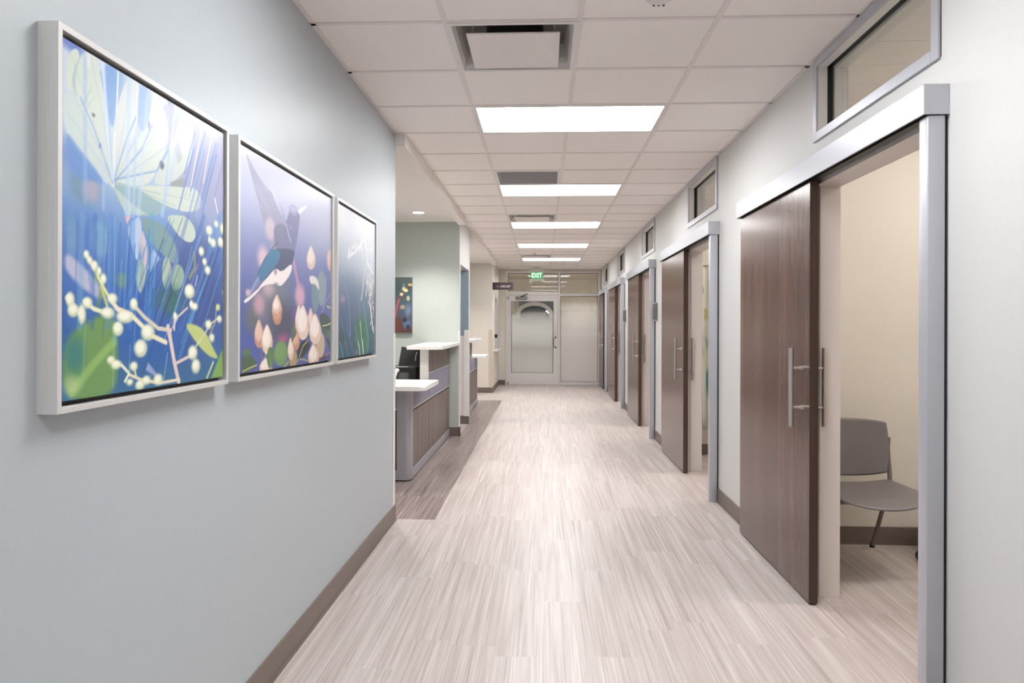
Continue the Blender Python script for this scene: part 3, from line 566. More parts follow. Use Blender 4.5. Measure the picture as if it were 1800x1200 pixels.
  ('e',[(0.9456,0.237)],(0.0226,0.0148),(222,224,186),0.0083,0.9),
  ('e',[(0.943,0.2396)],(0.0147,0.0096),(246,245,228),0.0083,0.9),
  ('e',[(0.737,0.2824)],(0.0278,0.0137),(222,224,186),0.0074,0.9),
  ('e',[(0.7345,0.285)],(0.018,0.0089),(246,245,228),0.0074,0.9),
  ('e',[(0.601,0.2422)],(0.015,0.013),(222,224,186),0.0069,0.9),
  ('e',[(0.5984,0.2448)],(0.0097,0.0084),(246,245,228),0.0069,0.9),
  ('e',[(0.8588,0.5492)],(0.0122,0.0143),(222,224,186),0.008,0.9),
  ('e',[(0.8575,0.5505)],(0.0079,0.0093),(246,245,228),0.0079,0.9),
  ('e',[(0.9715,0.6075)],(0.0231,0.0223),(222,224,186),0.0084,0.9),
  ('e',[(0.9689,0.6114)],(0.015,0.0145),(246,245,228),0.0084,0.9),
  ('e',[(0.7137,0.2915)],(0.0136,0.0136),(222,224,186),0.0073,0.9),
  ('e',[(0.7124,0.2927)],(0.0089,0.0088),(246,245,228),0.0073,0.9),
  ('e',[(0.9313,0.285)],(0.019,0.0137),(208,212,140),0.0055,1.0),
  ('e',[(0.9845,0.3472)],(0.0169,0.0139),(208,212,140),0.0057,1.0),
  ('e',[(0.9845,0.3096)],(0.0113,0.0101),(208,212,140),0.0057,1.0),
 ],
 2: [
  ('e',[(0.5946,0.2733)],(0.6256,0.2768),(98,108,165),0.3339,0.8),
  ('e',[(0.0997,0.1943)],(0.1333,0.1839),(82,98,165),0.0965,0.7),
  ('e',[(1.2306,0.3174)],(0.247,0.2503),(100,112,170),0.1532,0.7),
  ('e',[(0.3148,0.3187)],(0.1903,0.0983),(128,128,140),0.071,0.9),
  ('e',[(0.5207,0.2254)],(0.1858,0.12),(84,86,104),0.0777,0.95),
  ('e',[(0.1451,0.2422)],(0.08,0.0606),(104,112,112),0.0383,0.9),
  ('e',[(0.4909,0.3873)],(0.1546,0.0672),(120,128,135),0.0639,0.8),
  ('e',[(0.215,0.3109)],(0.0597,0.0477),(198,158,172),0.0339,0.9),
  ('e',[(0.3277,0.3886)],(0.0639,0.0345),(196,172,178),0.0298,0.9),
  ('e',[(0.263,0.5285)],(0.0615,0.0532),(220,190,200),0.0289,0.95),
  ('s',[(0.6606,0.5661),(0.7008,0.4987),(0.75,0.4171)],0.0329,(200,150,180),0.0121,0.95),
  ('e',[(0.7707,0.3731)],(0.0737,0.0614),(210,168,188),0.0316,1.0),
  ('e',[(0.522,0.1451)],(0.0572,0.0209),(180,92,130),0.0259,0.9),
  ('e',[(0.6865,0.2694)],(0.047,0.0328),(120,95,150),0.0277,0.7),
  ('p',[(0.076,0.97),(0.108,0.955),(0.139,0.938),(0.169,0.92),(0.211,0.901),(0.264,0.881),(0.317,0.865),(0.372,0.855),(0.425,0.838),(0.477,0.815),(0.521,0.784),(0.559,0.747),(0.586,0.712),(0.602,0.682),(0.627,0.641),(0.659,0.59),(0.625,0.559),(0.524,0.549),(0.444,0.552),(0.383,0.569),(0.347,0.59),(0.337,0.618),(0.318,0.642),(0.291,0.664),(0.264,0.695),(0.238,0.737),(0.207,0.78),(0.172,0.824),(0.141,0.864),(0.113,0.903),(0.09,0.936),(0.07,0.964)],0,(150,150,178),0.0057,0.85),
  ('p',[(0.374,0.879),(0.392,0.872),(0.412,0.86),(0.434,0.844),(0.458,0.824),(0.484,0.798),(0.5,0.78),(0.508,0.77),(0.506,0.766),(0.494,0.769),(0.479,0.776),(0.461,0.787),(0.439,0.8),(0.414,0.818),(0.393,0.833),(0.377,0.848),(0.365,0.861),(0.358,0.872),(0.357,0.879),(0.363,0.881)],0,(196,200,220),0.0044,0.7),
  ('s',[(0.0984,0.9508),(0.3187,0.8484)],0.0032,(190,190,208),0.0018,0.8),
  ('s',[(0.1308,0.908),(0.3562,0.7604)],0.0032,(190,190,208),0.0018,0.8),
  ('s',[(0.1645,0.8562),(0.3562,0.7409)],0.0032,(190,190,208),0.0018,0.8),
  ('s',[(0.1995,0.8264),(0.3692,0.7137)],0.0033,(190,190,208),0.0019,0.8),
  ('s',[(0.2345,0.7772),(0.3951,0.6982)],0.0033,(190,190,208),0.0019,0.8),
  ('s',[(0.4197,0.829),(0.5285,0.7474)],0.0034,(190,190,208),0.002,0.8),
  ('s',[(0.2953,0.693),(0.421,0.6775)],0.0033,(190,190,208),0.0019,0.8),
  ('s',[(0.1205,0.9145),(0.3303,0.785)],0.0027,(138,138,165),0.0018,0.7),
  ('s',[(0.1762,0.8407),(0.3562,0.7215)],0.0028,(138,138,165),0.0018,0.7),
  ('s',[(0.2228,0.794),(0.3821,0.706)],0.0028,(138,138,165),0.0019,0.7),
  ('s',[(0.4469,0.7345),(0.557,0.6593)],0.003,(138,138,165),0.002,0.7),
  ('s',[(0.421,0.7111),(0.5298,0.6153)],0.0029,(138,138,165),0.002,0.7),
  ('e',[(0.351,0.6775)],(0.0643,0.0521),(205,190,202),0.0207,0.9),
  ('p',[(0.452,0.716),(0.496,0.725),(0.535,0.721),(0.569,0.705),(0.599,0.677),(0.623,0.636),(0.628,0.604),(0.613,0.581),(0.578,0.566),(0.525,0.561),(0.482,0.562),(0.449,0.568),(0.427,0.58),(0.416,0.598),(0.407,0.616),(0.4,0.635),(0.394,0.654),(0.391,0.674),(0.399,0.69),(0.42,0.705)],0,(120,124,155),0.0089,0.9),
  ('p',[(0.664,0.824),(0.695,0.826),(0.72,0.825),(0.739,0.821),(0.751,0.815),(0.758,0.806),(0.761,0.793),(0.759,0.775),(0.753,0.754),(0.743,0.728),(0.734,0.704),(0.725,0.682),(0.716,0.662),(0.708,0.643),(0.7,0.627),(0.693,0.612),(0.685,0.598),(0.679,0.586),(0.664,0.577),(0.642,0.569),(0.612,0.563),(0.574,0.56),(0.548,0.568),(0.532,0.589),(0.528,0.621),(0.535,0.666),(0.544,0.702),(0.553,0.731),(0.564,0.752),(0.575,0.765),(0.586,0.777),(0.595,0.788),(0.602,0.798),(0.608,0.807),(0.62,0.814),(0.639,0.82)],0,(122,124,164),0.0046,1.0),
  ('e',[(0.6645,0.8199)],(0.062,0.0259),(152,152,190),0.0079,1.0),
  ('e',[(0.6645,0.8251)],(0.0325,0.0114),(185,185,212),0.0105,0.8),
  ('p',[(0.749,0.835),(0.767,0.844),(0.785,0.852),(0.804,0.859),(0.822,0.865),(0.841,0.87),(0.857,0.874),(0.868,0.876),(0.877,0.877),(0.881,0.876),(0.88,0.873),(0.872,0.868),(0.858,0.861),(0.838,0.851),(0.82,0.842),(0.804,0.834),(0.79,0.827),(0.778,0.821),(0.767,0.817),(0.756,0.816),(0.746,0.816),(0.736,0.818),(0.733,0.822),(0.738,0.828)],0,(236,233,240),0.0024,1.0),
  ('s',[(0.5635,0.7319),(0.5855,0.6943),(0.6282,0.6477)],0.0061,(228,228,240),0.0015,0.9),
  ('s',[(0.614,0.7332),(0.6282,0.7098)],0.0036,(190,190,220),0.0015,1.0),
  ('s',[(0.3575,0.5764),(0.4482,0.6256)],0.0048,(70,80,120),0.0019,1.0),
  ('p',[(0.473,0.597),(0.557,0.606),(0.62,0.609),(0.662,0.608),(0.681,0.601),(0.679,0.589),(0.675,0.577),(0.67,0.565),(0.664,0.553),(0.655,0.542),(0.64,0.53),(0.618,0.517),(0.588,0.505),(0.551,0.493),(0.518,0.485),(0.488,0.481),(0.462,0.48),(0.439,0.484),(0.419,0.485),(0.4,0.483),(0.383,0.478),(0.369,0.47),(0.351,0.461),(0.329,0.452),(0.305,0.441),(0.276,0.43),(0.252,0.421),(0.231,0.416),(0.214,0.413),(0.2,0.412),(0.192,0.416),(0.189,0.423),(0.19,0.433),(0.197,0.448),(0.211,0.466),(0.231,0.487),(0.259,0.512),(0.294,0.541),(0.341,0.564),(0.4,0.583)],0,(80,88,118),0.0046,1.0),
  ('p',[(0.329,0.56),(0.339,0.569),(0.356,0.577),(0.378,0.582),(0.406,0.585),(0.44,0.585),(0.463,0.582),(0.476,0.575),(0.479,0.564),(0.471,0.549),(0.46,0.535),(0.445,0.521),(0.426,0.509),(0.404,0.497),(0.38,0.485),(0.353,0.472),(0.323,0.457),(0.292,0.442),(0.265,0.429),(0.242,0.42),(0.225,0.414),(0.212,0.412),(0.204,0.413),(0.2,0.42),(0.201,0.43),(0.206,0.446),(0.214,0.46),(0.224,0.473),(0.236,0.485),(0.25,0.495),(0.263,0.505),(0.275,0.515),(0.287,0.524),(0.297,0.533),(0.307,0.542),(0.318,0.551)],0,(74,126,162),0.0037,1.0),
  ('s',[(0.2383,0.4624),(0.2513,0.4339)],0.0029,(60,100,140),0.0019,0.6),
  ('s',[(0.2604,0.4728),(0.2759,0.4469)],0.0029,(60,100,140),0.0019,0.6),
  ('s',[(0.2837,0.4832),(0.3018,0.4598)],0.0029,(60,100,140),0.002,0.6),
  ('s',[(0.3057,0.4948),(0.3264,0.4728)],0.0029,(60,100,140),0.002,0.6),
  ('s',[(0.329,0.5052),(0.3536,0.4858)],0.003,(60,100,140),0.002,0.6),
  ('s',[(0.3523,0.5168),(0.3795,0.4987)],0.003,(60,100,140),0.002,0.6),
  ('s',[(0.3769,0.5285),(0.4067,0.513)],0.003,(60,100,140),0.002,0.6),
  ('s',[(0.4003,0.5389),(0.4339,0.5259)],0.003,(60,100,140),0.002,0.6),
  ('p',[(0.369,0.471),(0.404,0.488),(0.442,0.492),(0.482,0.484),(0.53,0.493),(0.586,0.517),(0.623,0.529),(0.642,0.529),(0.646,0.517),(0.636,0.495),(0.603,0.467),(0.547,0.435),(0.504,0.416),(0.474,0.41),(0.436,0.409),(0.389,0.413),(0.339,0.411),(0.284,0.402),(0.243,0.39),(0.216,0.374),(0.17,0.352),(0.104,0.323),(0.063,0.311),(0.047,0.317),(0.072,0.332),(0.139,0.355),(0.203,0.383),(0.264,0.415),(0.309,0.438),(0.338,0.454)],0,(238,228,228),0.0022,1.0),
  ('e',[(0.4171,0.4767)],(0.0189,0.0152),(150,140,150),0.0074,0.8),
  ('e',[(0.4262,0.4145)],(0.0298,0.0071),(120,115,140),0.0075,0.8),
  ('p',[(0.206,0.4443),(0.2241,0.4197),(0.1321,0.3497),(0.1075,0.3666)],0,(134,142,188),0.0028,1.0),
  ('s',[(0.2085,0.4365),(0.1321,0.3692)],0.0024,(200,205,225),0.0009,0.8),
  ('e',[(0.0959,0.3575)],(0.0288,0.0165),(200,178,196),0.0086,1.0),
  ('s',[(0.0764,0.3316),(0.2202,0.3886)],0.0028,(120,90,120),0.0019,0.7),
  ('e',[(1.1477,0.4326)],(0.0891,0.1043),(142,162,172),0.0099,1.0),
  ('e',[(1.0259,0.3899)],(0.0671,0.1013),(122,148,160),0.0095,1.0),
  ('s',[(1.0687,0.4469),(1.0518,0.3122)],0.003,(165,180,185),0.0018,0.8),
  ('p',[(0.957,0.495),(0.987,0.497),(1.014,0.495),(1.037,0.491),(1.056,0.485),(1.072,0.475),(1.084,0.465),(1.092,0.455),(1.096,0.443),(1.096,0.431),(1.092,0.425),(1.083,0.424),(1.069,0.429),(1.05,0.44),(1.031,0.447),(1.012,0.451),(0.992,0.451),(0.972,0.449),(0.955,0.45),(0.941,0.454),(0.93,0.463),(0.923,0.475),(0.925,0.484),(0.936,0.491)],0,(226,218,214),0.0045,1.0),
  ('s',[(1.2319,0.5078),(1.2241,0.4754)],0.0075,(220,210,205),0.0019,0.9),
  ('s',[(1.3135,0.4093),(1.2293,0.3549),(1.1451,0.2876)],0.0069,(192,168,168),0.0019,1.0),
  ('s',[(1.3135,0.3964),(1.2927,0.3446)],0.0165,(120,140,160),0.0038,0.7),
  ('s',[(1.2513,0.3303),(1.3536,0.3199)],0.014,(200,195,160),0.0038,0.9),
  ('e',[(1.3122,0.6166)],(0.0684,0.0638),(222,190,195),0.014,1.0),
  ('s',[(1.3238,0.5272),(1.3355,0.4041)],0.009,(225,190,185),0.0026,0.8),
  ('s',[(0.9741,0.5427),(0.9741,0.5194)],0.0047,(85,85,110),0.0018,1.0),
  ('p',[(1.148,0.285),(1.181,0.287),(1.213,0.285),(1.245,0.278),(1.276,0.268),(1.307,0.253),(1.33,0.237),(1.345,0.218),(1.353,0.198),(1.353,0.176),(1.348,0.159),(1.339,0.146),(1.325,0.138),(1.306,0.135),(1.286,0.135),(1.265,0.138),(1.243,0.145),(1.22,0.155),(1.2,0.164),(1.181,0.173),(1.165,0.182),(1.151,0.191),(1.139,0.202),(1.128,0.216),(1.118,0.233),(1.11,0.253),(1.112,0.268),(1.125,0.279)],0,(76,92,94),0.0047,1.0),
  ('s',[(1.1658,0.2111),(1.2526,0.2163),(1.3329,0.2293)],0.0069,(226,215,160),0.0019,1.0),
  ('p',[(1.2111,0.1399),(1.3277,0.1256),(1.3277,0.0544)],0,(70,80,95),0.0048,1.0),
  ('p',[(1.1503,0.2034),(1.2733,0.1321),(1.3484,0.1451),(1.3484,0.1775)],0,(95,120,105),0.0047,0.8),
  ('p',[(0.756,0.097),(0.774,0.109),(0.794,0.118),(0.818,0.126),(0.843,0.131),(0.871,0.133),(0.894,0.132),(0.911,0.127),(0.922,0.118),(0.927,0.105),(0.924,0.093),(0.912,0.08),(0.892,0.068),(0.863,0.057),(0.837,0.047),(0.813,0.04),(0.792,0.034),(0.774,0.03),(0.759,0.031),(0.748,0.036),(0.74,0.045),(0.735,0.059),(0.736,0.073),(0.743,0.085)],0,(52,62,70),0.0068,1.0),
  ('s',[(0.7617,0.0453),(0.8199,0.0997),(0.9028,0.1295)],0.0062,(198,196,120),0.0017,1.0),
  ('s',[(0.6891,0.0039),(0.7694,0.0337),(0.9067,0.0155)],0.0067,(170,170,110),0.0022,1.0),
  ('s',[(0.9067,0.0389),(0.9326,0.0972),(0.9598,0.1386)],0.0081,(60,55,70),0.0023,1.0),
  ('s',[(0.9054,0.1567),(1.035,0.101)],0.0071,(58,50,65),0.0024,1.0),
  ('s',[(1.0635,0.0168),(1.2124,0.0194),(1.3433,0.0505)],0.0187,(76,58,74),0.0031,1.0),
  ('s',[(1.2332,0.0324),(1.3277,0.0479)],0.0063,(200,150,140),0.0025,1.0),
  ('e',[(1.1256,0.0984)],(0.0822,0.0763),(196,174,148),0.0082,1.0),
  ('e',[(0.6697,0.035)],(0.0559,0.0543),(168,150,110),0.0083,1.0),
  ('p',[(0.452,0.362),(0.461,0.354),(0.47,0.346),(0.48,0.336),(0.489,0.325),(0.499,0.313),(0.505,0.301),(0.507,0.289),(0.505,0.277),(0.5,0.265),(0.493,0.254),(0.483,0.246),(0.472,0.239),(0.46,0.234),(0.447,0.232),(0.434,0.231),(0.421,0.234),(0.408,0.238),(0.397,0.245),(0.388,0.253),(0.381,0.263),(0.376,0.275),(0.374,0.287),(0.376,0.298),(0.381,0.31),(0.39,0.322),(0.399,0.333),(0.408,0.343),(0.417,0.353),(0.426,0.361),(0.435,0.365),(0.443,0.366)],0,(203,166,150),0.0031,1.0),
  ('p',[(0.442,0.356),(0.449,0.351),(0.455,0.345),(0.462,0.338),(0.468,0.33),(0.475,0.321),(0.479,0.313),(0.481,0.304),(0.479,0.295),(0.476,0.286),(0.47,0.279),(0.464,0.273),(0.456,0.268),(0.446,0.265),(0.437,0.263),(0.428,0.263),(0.419,0.264),(0.409,0.267),(0.402,0.272),(0.395,0.277),(0.39,0.284),(0.387,0.293),(0.386,0.301),(0.387,0.31),(0.391,0.319),(0.397,0.327),(0.404,0.335),(0.41,0.343),(0.417,0.349),(0.423,0.355),(0.429,0.358),(0.436,0.359)],0,(236,220,214),0.0122,0.95),
  ('s',[(0.4508,0.3329),(0.443,0.2668)],0.0026,(205,175,160),0.0015,0.5),
  ('p',[(0.454,0.317),(0.462,0.311),(0.47,0.304),(0.479,0.296),(0.487,0.288),(0.496,0.278),(0.501,0.269),(0.503,0.259),(0.502,0.25),(0.497,0.241),(0.491,0.233),(0.482,0.226),(0.472,0.221),(0.461,0.217),(0.449,0.215),(0.437,0.215),(0.426,0.216),(0.415,0.22),(0.405,0.225),(0.397,0.231),(0.39,0.239),(0.386,0.249),(0.384,0.258),(0.386,0.268),(0.391,0.277),(0.398,0.286),(0.406,0.295),(0.414,0.303),(0.422,0.31),(0.43,0.316),(0.438,0.32),(0.446,0.32)],0,(189,139,116),0.0031,1.0),
  ('p',[(0.444,0.313),(0.45,0.308),(0.456,0.303),(0.462,0.297),(0.468,0.291),(0.475,0.285),(0.478,0.278),(0.479,0.271),(0.478,0.265),(0.475,0.258),(0.47,0.252),(0.464,0.248),(0.457,0.244),(0.449,0.241),(0.441,0.239),(0.432,0.239),(0.424,0.24),(0.416,0.243),(0.409,0.246),(0.403,0.251),(0.398,0.257),(0.395,0.263),(0.394,0.27),(0.395,0.277),(0.399,0.284),(0.405,0.291),(0.411,0.297),(0.416,0.303),(0.422,0.308),(0.427,0.313),(0.433,0.315),(0.438,0.315)],0,(205,160,138),0.0122,0.95),
  ('s',[(0.4534,0.294),(0.4456,0.2422)],0.0026,(205,175,160),0.0015,0.5),
  ('p',[(0.444,0.354),(0.451,0.349),(0.459,0.343),(0.466,0.337),(0.474,0.331),(0.482,0.323),(0.487,0.316),(0.489,0.308),(0.487,0.3),(0.483,0.292),(0.477,0.285),(0.47,0.28),(0.46,0.275),(0.449,0.272),(0.438,0.271),(0.427,0.27),(0.417,0.272),(0.406,0.274),(0.397,0.278),(0.389,0.284),(0.383,0.29),(0.379,0.297),(0.378,0.304),(0.379,0.312),(0.384,0.32),(0.391,0.327),(0.399,0.334),(0.406,0.341),(0.414,0.347),(0.421,0.353),(0.429,0.356),(0.436,0.356)],0,(215,182,168),0.0031,1.0),
  ('p',[(0.434,0.35),(0.44,0.346),(0.445,0.342),(0.45,0.338),(0.456,0.333),(0.462,0.328),(0.465,0.322),(0.466,0.317),(0.465,0.312),(0.462,0.306),(0.458,0.301),(0.452,0.297),(0.446,0.294),(0.438,0.292),(0.43,0.29),(0.423,0.29),(0.415,0.291),(0.407,0.293),(0.401,0.296),(0.396,0.3),(0.391,0.304),(0.388,0.309),(0.387,0.315),(0.388,0.32),(0.391,0.326),(0.397,0.331),(0.402,0.336),(0.407,0.341),(0.413,0.345),(0.418,0.349),(0.423,0.351),(0.429,0.351)],0,(240,228,222),0.0122,0.95),
  ('s',[(0.4417,0.3355),(0.4352,0.2927)],0.0025,(205,175,160),0.0015,0.5),
  ('s',[(0.2358,0.1166),(0.2539,0.057)],0.0067,(150,140,110),0.0019,1.0),
  ('s',[(0.2979,0.0946),(0.2915,0.0544)],0.0107,(190,165,125),0.0029,1.0),
  ('p',[(0.231,0.236),(0.238,0.229),(0.246,0.22),(0.254,0.21),(0.262,0.199),(0.271,0.187),(0.276,0.174),(0.278,0.162),(0.277,0.15),(0.272,0.139),(0.266,0.128),(0.258,0.12),(0.248,0.114),(0.237,0.109),(0.225,0.107),(0.214,0.107),(0.202,0.11),(0.191,0.115),(0.182,0.121),(0.174,0.13),(0.168,0.14),(0.163,0.152),(0.162,0.164),(0.163,0.176),(0.168,0.187),(0.176,0.199),(0.184,0.21),(0.191,0.22),(0.199,0.229),(0.207,0.236),(0.215,0.24),(0.223,0.24)],0,(189,142,125),0.0029,1.0),
  ('p',[(0.221,0.231),(0.227,0.226),(0.232,0.219),(0.238,0.212),(0.244,0.204),(0.25,0.196),(0.254,0.187),(0.255,0.178),(0.254,0.17),(0.251,0.162),(0.246,0.154),(0.24,0.148),(0.233,0.144),(0.225,0.14),(0.217,0.138),(0.209,0.138),(0.201,0.14),(0.193,0.144),(0.186,0.149),(0.18,0.155),(0.176,0.162),(0.172,0.171),(0.171,0.179),(0.172,0.188),(0.175,0.196),(0.181,0.205),(0.187,0.213),(0.192,0.22),(0.198,0.226),(0.204,0.231),(0.21,0.234),(0.215,0.234)],0,(226,196,182),0.0114,0.95),
  ('s',[(0.2293,0.2073),(0.2215,0.1425)],0.0024,(205,175,160),0.0014,0.5),
  ('p',[(0.327,0.212),(0.337,0.204),(0.346,0.194),(0.356,0.184),(0.365,0.172),(0.375,0.159),(0.381,0.146),(0.384,0.133),(0.382,0.12),(0.377,0.107),(0.37,0.097),(0.36,0.088),(0.349,0.081),(0.335,0.077),(0.322,0.075),(0.308,0.075),(0.295,0.078),(0.282,0.084),(0.271,0.091),(0.261,0.1),(0.254,0.111),(0.249,0.124),(0.247,0.136),(0.249,0.149),(0.255,0.161),(0.264,0.173),(0.273,0.184),(0.282,0.195),(0.291,0.204),(0.3,0.212),(0.309,0.217),(0.318,0.217)],0,(223,199,176),0.0029,1.0),
  ('p',[(0.316,0.207),(0.322,0.201),(0.329,0.194),(0.336,0.186),(0.343,0.178),(0.35,0.168),(0.355,0.159),(0.356,0.149),(0.355,0.14),(0.351,0.131),(0.346,0.124),(0.339,0.118),(0.331,0.113),(0.321,0.11),(0.312,0.108),(0.302,0.109),(0.293,0.111),(0.283,0.115),(0.275,0.12),(0.268,0.126),(0.263,0.134),(0.26,0.143),(0.259,0.152),(0.26,0.161),(0.264,0.17),(0.27,0.179),(0.277,0.187),(0.283,0.194),(0.29,0.201),(0.296,0.207),(0.302,0.21),(0.309,0.21)],0,(244,232,222),0.0118,0.95),
  ('s',[(0.3264,0.1813),(0.3174,0.1127)],0.0025,(205,175,160),0.0015,0.5),
  ('s',[(0.3795,0.193),(0.3692,0.1127)],0.0025,(170,150,140),0.001,0.8),
  ('p',[(0.767,0.32),(0.775,0.31),(0.784,0.3),(0.793,0.288),(0.801,0.275),(0.81,0.261),(0.816,0.247),(0.818,0.232),(0.817,0.218),(0.812,0.204),(0.805,0.192),(0.797,0.182),(0.786,0.174),(0.774,0.169),(0.762,0.166),(0.749,0.167),(0.738,0.17),(0.726,0.175),(0.716,0.183),(0.707,0.192),(0.701,0.204),(0.696,0.218),(0.694,0.231),(0.696,0.245),(0.7,0.26),(0.709,0.274),(0.717,0.287),(0.725,0.299),(0.733,0.31),(0.741,0.319),(0.75,0.324),(0.758,0.324)],0,(215,182,168),0.0033,1.0),
  ('p',[(0.756,0.314),(0.762,0.307),(0.769,0.299),(0.775,0.291),(0.781,0.282),(0.788,0.272),(0.792,0.262),(0.793,0.251),(0.792,0.241),(0.789,0.231),(0.785,0.222),(0.778,0.215),(0.771,0.21),(0.762,0.205),(0.753,0.203),(0.745,0.203),(0.736,0.205),(0.727,0.209),(0.72,0.214),(0.714,0.221),(0.709,0.23),(0.706,0.24),(0.704,0.25),(0.706,0.26),(0.709,0.27),(0.715,0.28),(0.721,0.29),(0.727,0.298),(0.733,0.306),(0.739,0.313),(0.745,0.317),(0.75,0.317)],0,(240,228,222),0.0133,0.95),
  ('s',[(0.7655,0.285),(0.7578,0.2085)],0.0028,(205,175,160),0.0017,0.5),
  ('p',[(0.839,0.318),(0.853,0.307),(0.867,0.295),(0.882,0.281),(0.897,0.266),(0.912,0.248),(0.921,0.231),(0.924,0.214),(0.922,0.197),(0.913,0.18),(0.902,0.165),(0.888,0.153),(0.871,0.144),(0.85,0.137),(0.83,0.134),(0.81,0.134),(0.79,0.138),(0.77,0.145),(0.753,0.154),(0.739,0.166),(0.728,0.18),(0.721,0.197),(0.718,0.213),(0.721,0.23),(0.729,0.246),(0.743,0.263),(0.756,0.279),(0.77,0.293),(0.783,0.306),(0.797,0.317),(0.811,0.323),(0.824,0.324)],0,(228,204,190),0.0034,1.0),
  ('p',[(0.822,0.31),(0.832,0.303),(0.842,0.294),(0.852,0.284),(0.863,0.273),(0.873,0.261),(0.88,0.248),(0.883,0.236),(0.881,0.224),(0.875,0.212),(0.867,0.201),(0.857,0.193),(0.845,0.186),(0.83,0.181),(0.816,0.179),(0.801,0.179),(0.787,0.181),(0.773,0.186),(0.761,0.192),(0.751,0.201),(0.743,0.211),(0.737,0.223),(0.735,0.235),(0.737,0.247),(0.743,0.259),(0.753,0.271),(0.763,0.283),(0.773,0.293),(0.783,0.302),(0.792,0.31),(0.802,0.314),(0.812,0.314)],0,(244,234,228),0.0135,0.95),
  ('s',[(0.8368,0.2772),(0.8238,0.1839)],0.0028,(205,175,160),0.0017,0.5),
  ('p',[(0.72,0.197),(0.728,0.19),(0.736,0.182),(0.744,0.173),(0.753,0.163),(0.761,0.152),(0.767,0.141),(0.769,0.13),(0.767,0.12),(0.763,0.109),(0.756,0.1),(0.748,0.092),(0.738,0.087),(0.725,0.083),(0.713,0.081),(0.701,0.081),(0.69,0.084),(0.678,0.088),(0.668,0.094),(0.66,0.102),(0.653,0.111),(0.649,0.121),(0.647,0.132),(0.649,0.142),(0.654,0.153),(0.662,0.164),(0.67,0.173),(0.679,0.182),(0.687,0.19),(0.695,0.197),(0.703,0.2),(0.711,0.2)],0,(193,141,120),0.0033,1.0),
  ('p',[(0.709,0.193),(0.715,0.188),(0.721,0.182),(0.727,0.175),(0.733,0.168),(0.74,0.16),(0.744,0.153),(0.745,0.145),(0.744,0.137),(0.74,0.13),(0.736,0.123),(0.729,0.118),(0.722,0.114),(0.714,0.111),(0.705,0.11),(0.697,0.11),(0.688,0.112),(0.679,0.115),(0.672,0.119),(0.666,0.124),(0.662,0.131),(0.659,0.139),(0.658,0.146),(0.659,0.154),(0.662,0.161),(0.668,0.169),(0.674,0.175),(0.68,0.182),(0.686,0.188),(0.692,0.193),(0.698,0.195),(0.704,0.195)],0,(222,180,160),0.0132,0.95),
  ('s',[(0.7176,0.171),(0.7098,0.1127)],0.0027,(205,175,160),0.0016,0.5),
  ('p',[(0.642,0.145),(0.648,0.138),(0.654,0.13),(0.661,0.121),(0.667,0.111),(0.674,0.1),(0.678,0.09),(0.679,0.079),(0.678,0.069),(0.674,0.059),(0.67,0.05),(0.663,0.043),(0.656,0.038),(0.647,0.034),(0.638,0.032),(0.629,0.032),(0.62,0.035),(0.61,0.039),(0.602,0.045),(0.596,0.053),(0.591,0.062),(0.588,0.072),(0.586,0.083),(0.588,0.093),(0.591,0.103),(0.597,0.113),(0.603,0.123),(0.61,0.131),(0.616,0.139),(0.622,0.145),(0.629,0.149),(0.635,0.148)],0,(216,187,165),0.0032,1.0),
  ('p',[(0.634,0.141),(0.638,0.136),(0.643,0.13),(0.648,0.123),(0.652,0.116),(0.657,0.109),(0.66,0.101),(0.661,0.093),(0.66,0.086),(0.658,0.079),(0.654,0.072),(0.65,0.067),(0.644,0.063),(0.638,0.061),(0.631,0.059),(0.625,0.059),(0.618,0.061),(0.611,0.064),(0.606,0.069),(0.601,0.074),(0.597,0.08),(0.595,0.088),(0.594,0.096),(0.595,0.103),(0.598,0.111),(0.603,0.118),(0.607,0.125),(0.612,0.131),(0.616,0.136),(0.62,0.141),(0.625,0.144),(0.629,0.144)],0,(236,220,208),0.0129,0.95),
  ('s',[(0.6399,0.1192),(0.6347,0.0635)],0.0027,(205,175,160),0.0016,0.5),
  ('p',[(0.963,0.31),(0.971,0.303),(0.979,0.294),(0.988,0.284),(0.996,0.273),(1.005,0.261),(1.01,0.248),(1.012,0.236),(1.011,0.224),(1.006,0.212),(1.0,0.201),(0.991,0.193),(0.981,0.186),(0.97,0.181),(0.958,0.179),(0.946,0.179),(0.935,0.181),(0.924,0.186),(0.914,0.192),(0.906,0.201),(0.9,0.211),(0.895,0.223),(0.893,0.235),(0.895,0.247),(0.9,0.259),(0.908,0.271),(0.915,0.283),(0.923,0.293),(0.931,0.302),(0.939,0.31),(0.947,0.314),(0.955,0.314)],0,(197,161,149),0.0035,1.0),
  ('p',[(0.953,0.305),(0.959,0.3),(0.965,0.293),(0.971,0.286),(0.977,0.278),(0.984,0.27),(0.987,0.261),(0.989,0.252),(0.988,0.243),(0.985,0.235),(0.98,0.227),(0.974,0.221),(0.967,0.216),(0.958,0.213),(0.95,0.211),(0.942,0.211),(0.933,0.212),(0.925,0.215),(0.918,0.22),(0.912,0.226),(0.907,0.233),(0.904,0.242),(0.903,0.251),(0.904,0.259),(0.907,0.268),(0.913,0.277),(0.919,0.285),(0.924,0.292),(0.93,0.299),(0.936,0.305),(0.941,0.308),(0.947,0.308)],0,(232,212,204),0.014,0.95),
  ('s',[(0.9624,0.2811),(0.9547,0.215)],0.0029,(205,175,160),0.0018,0.5),
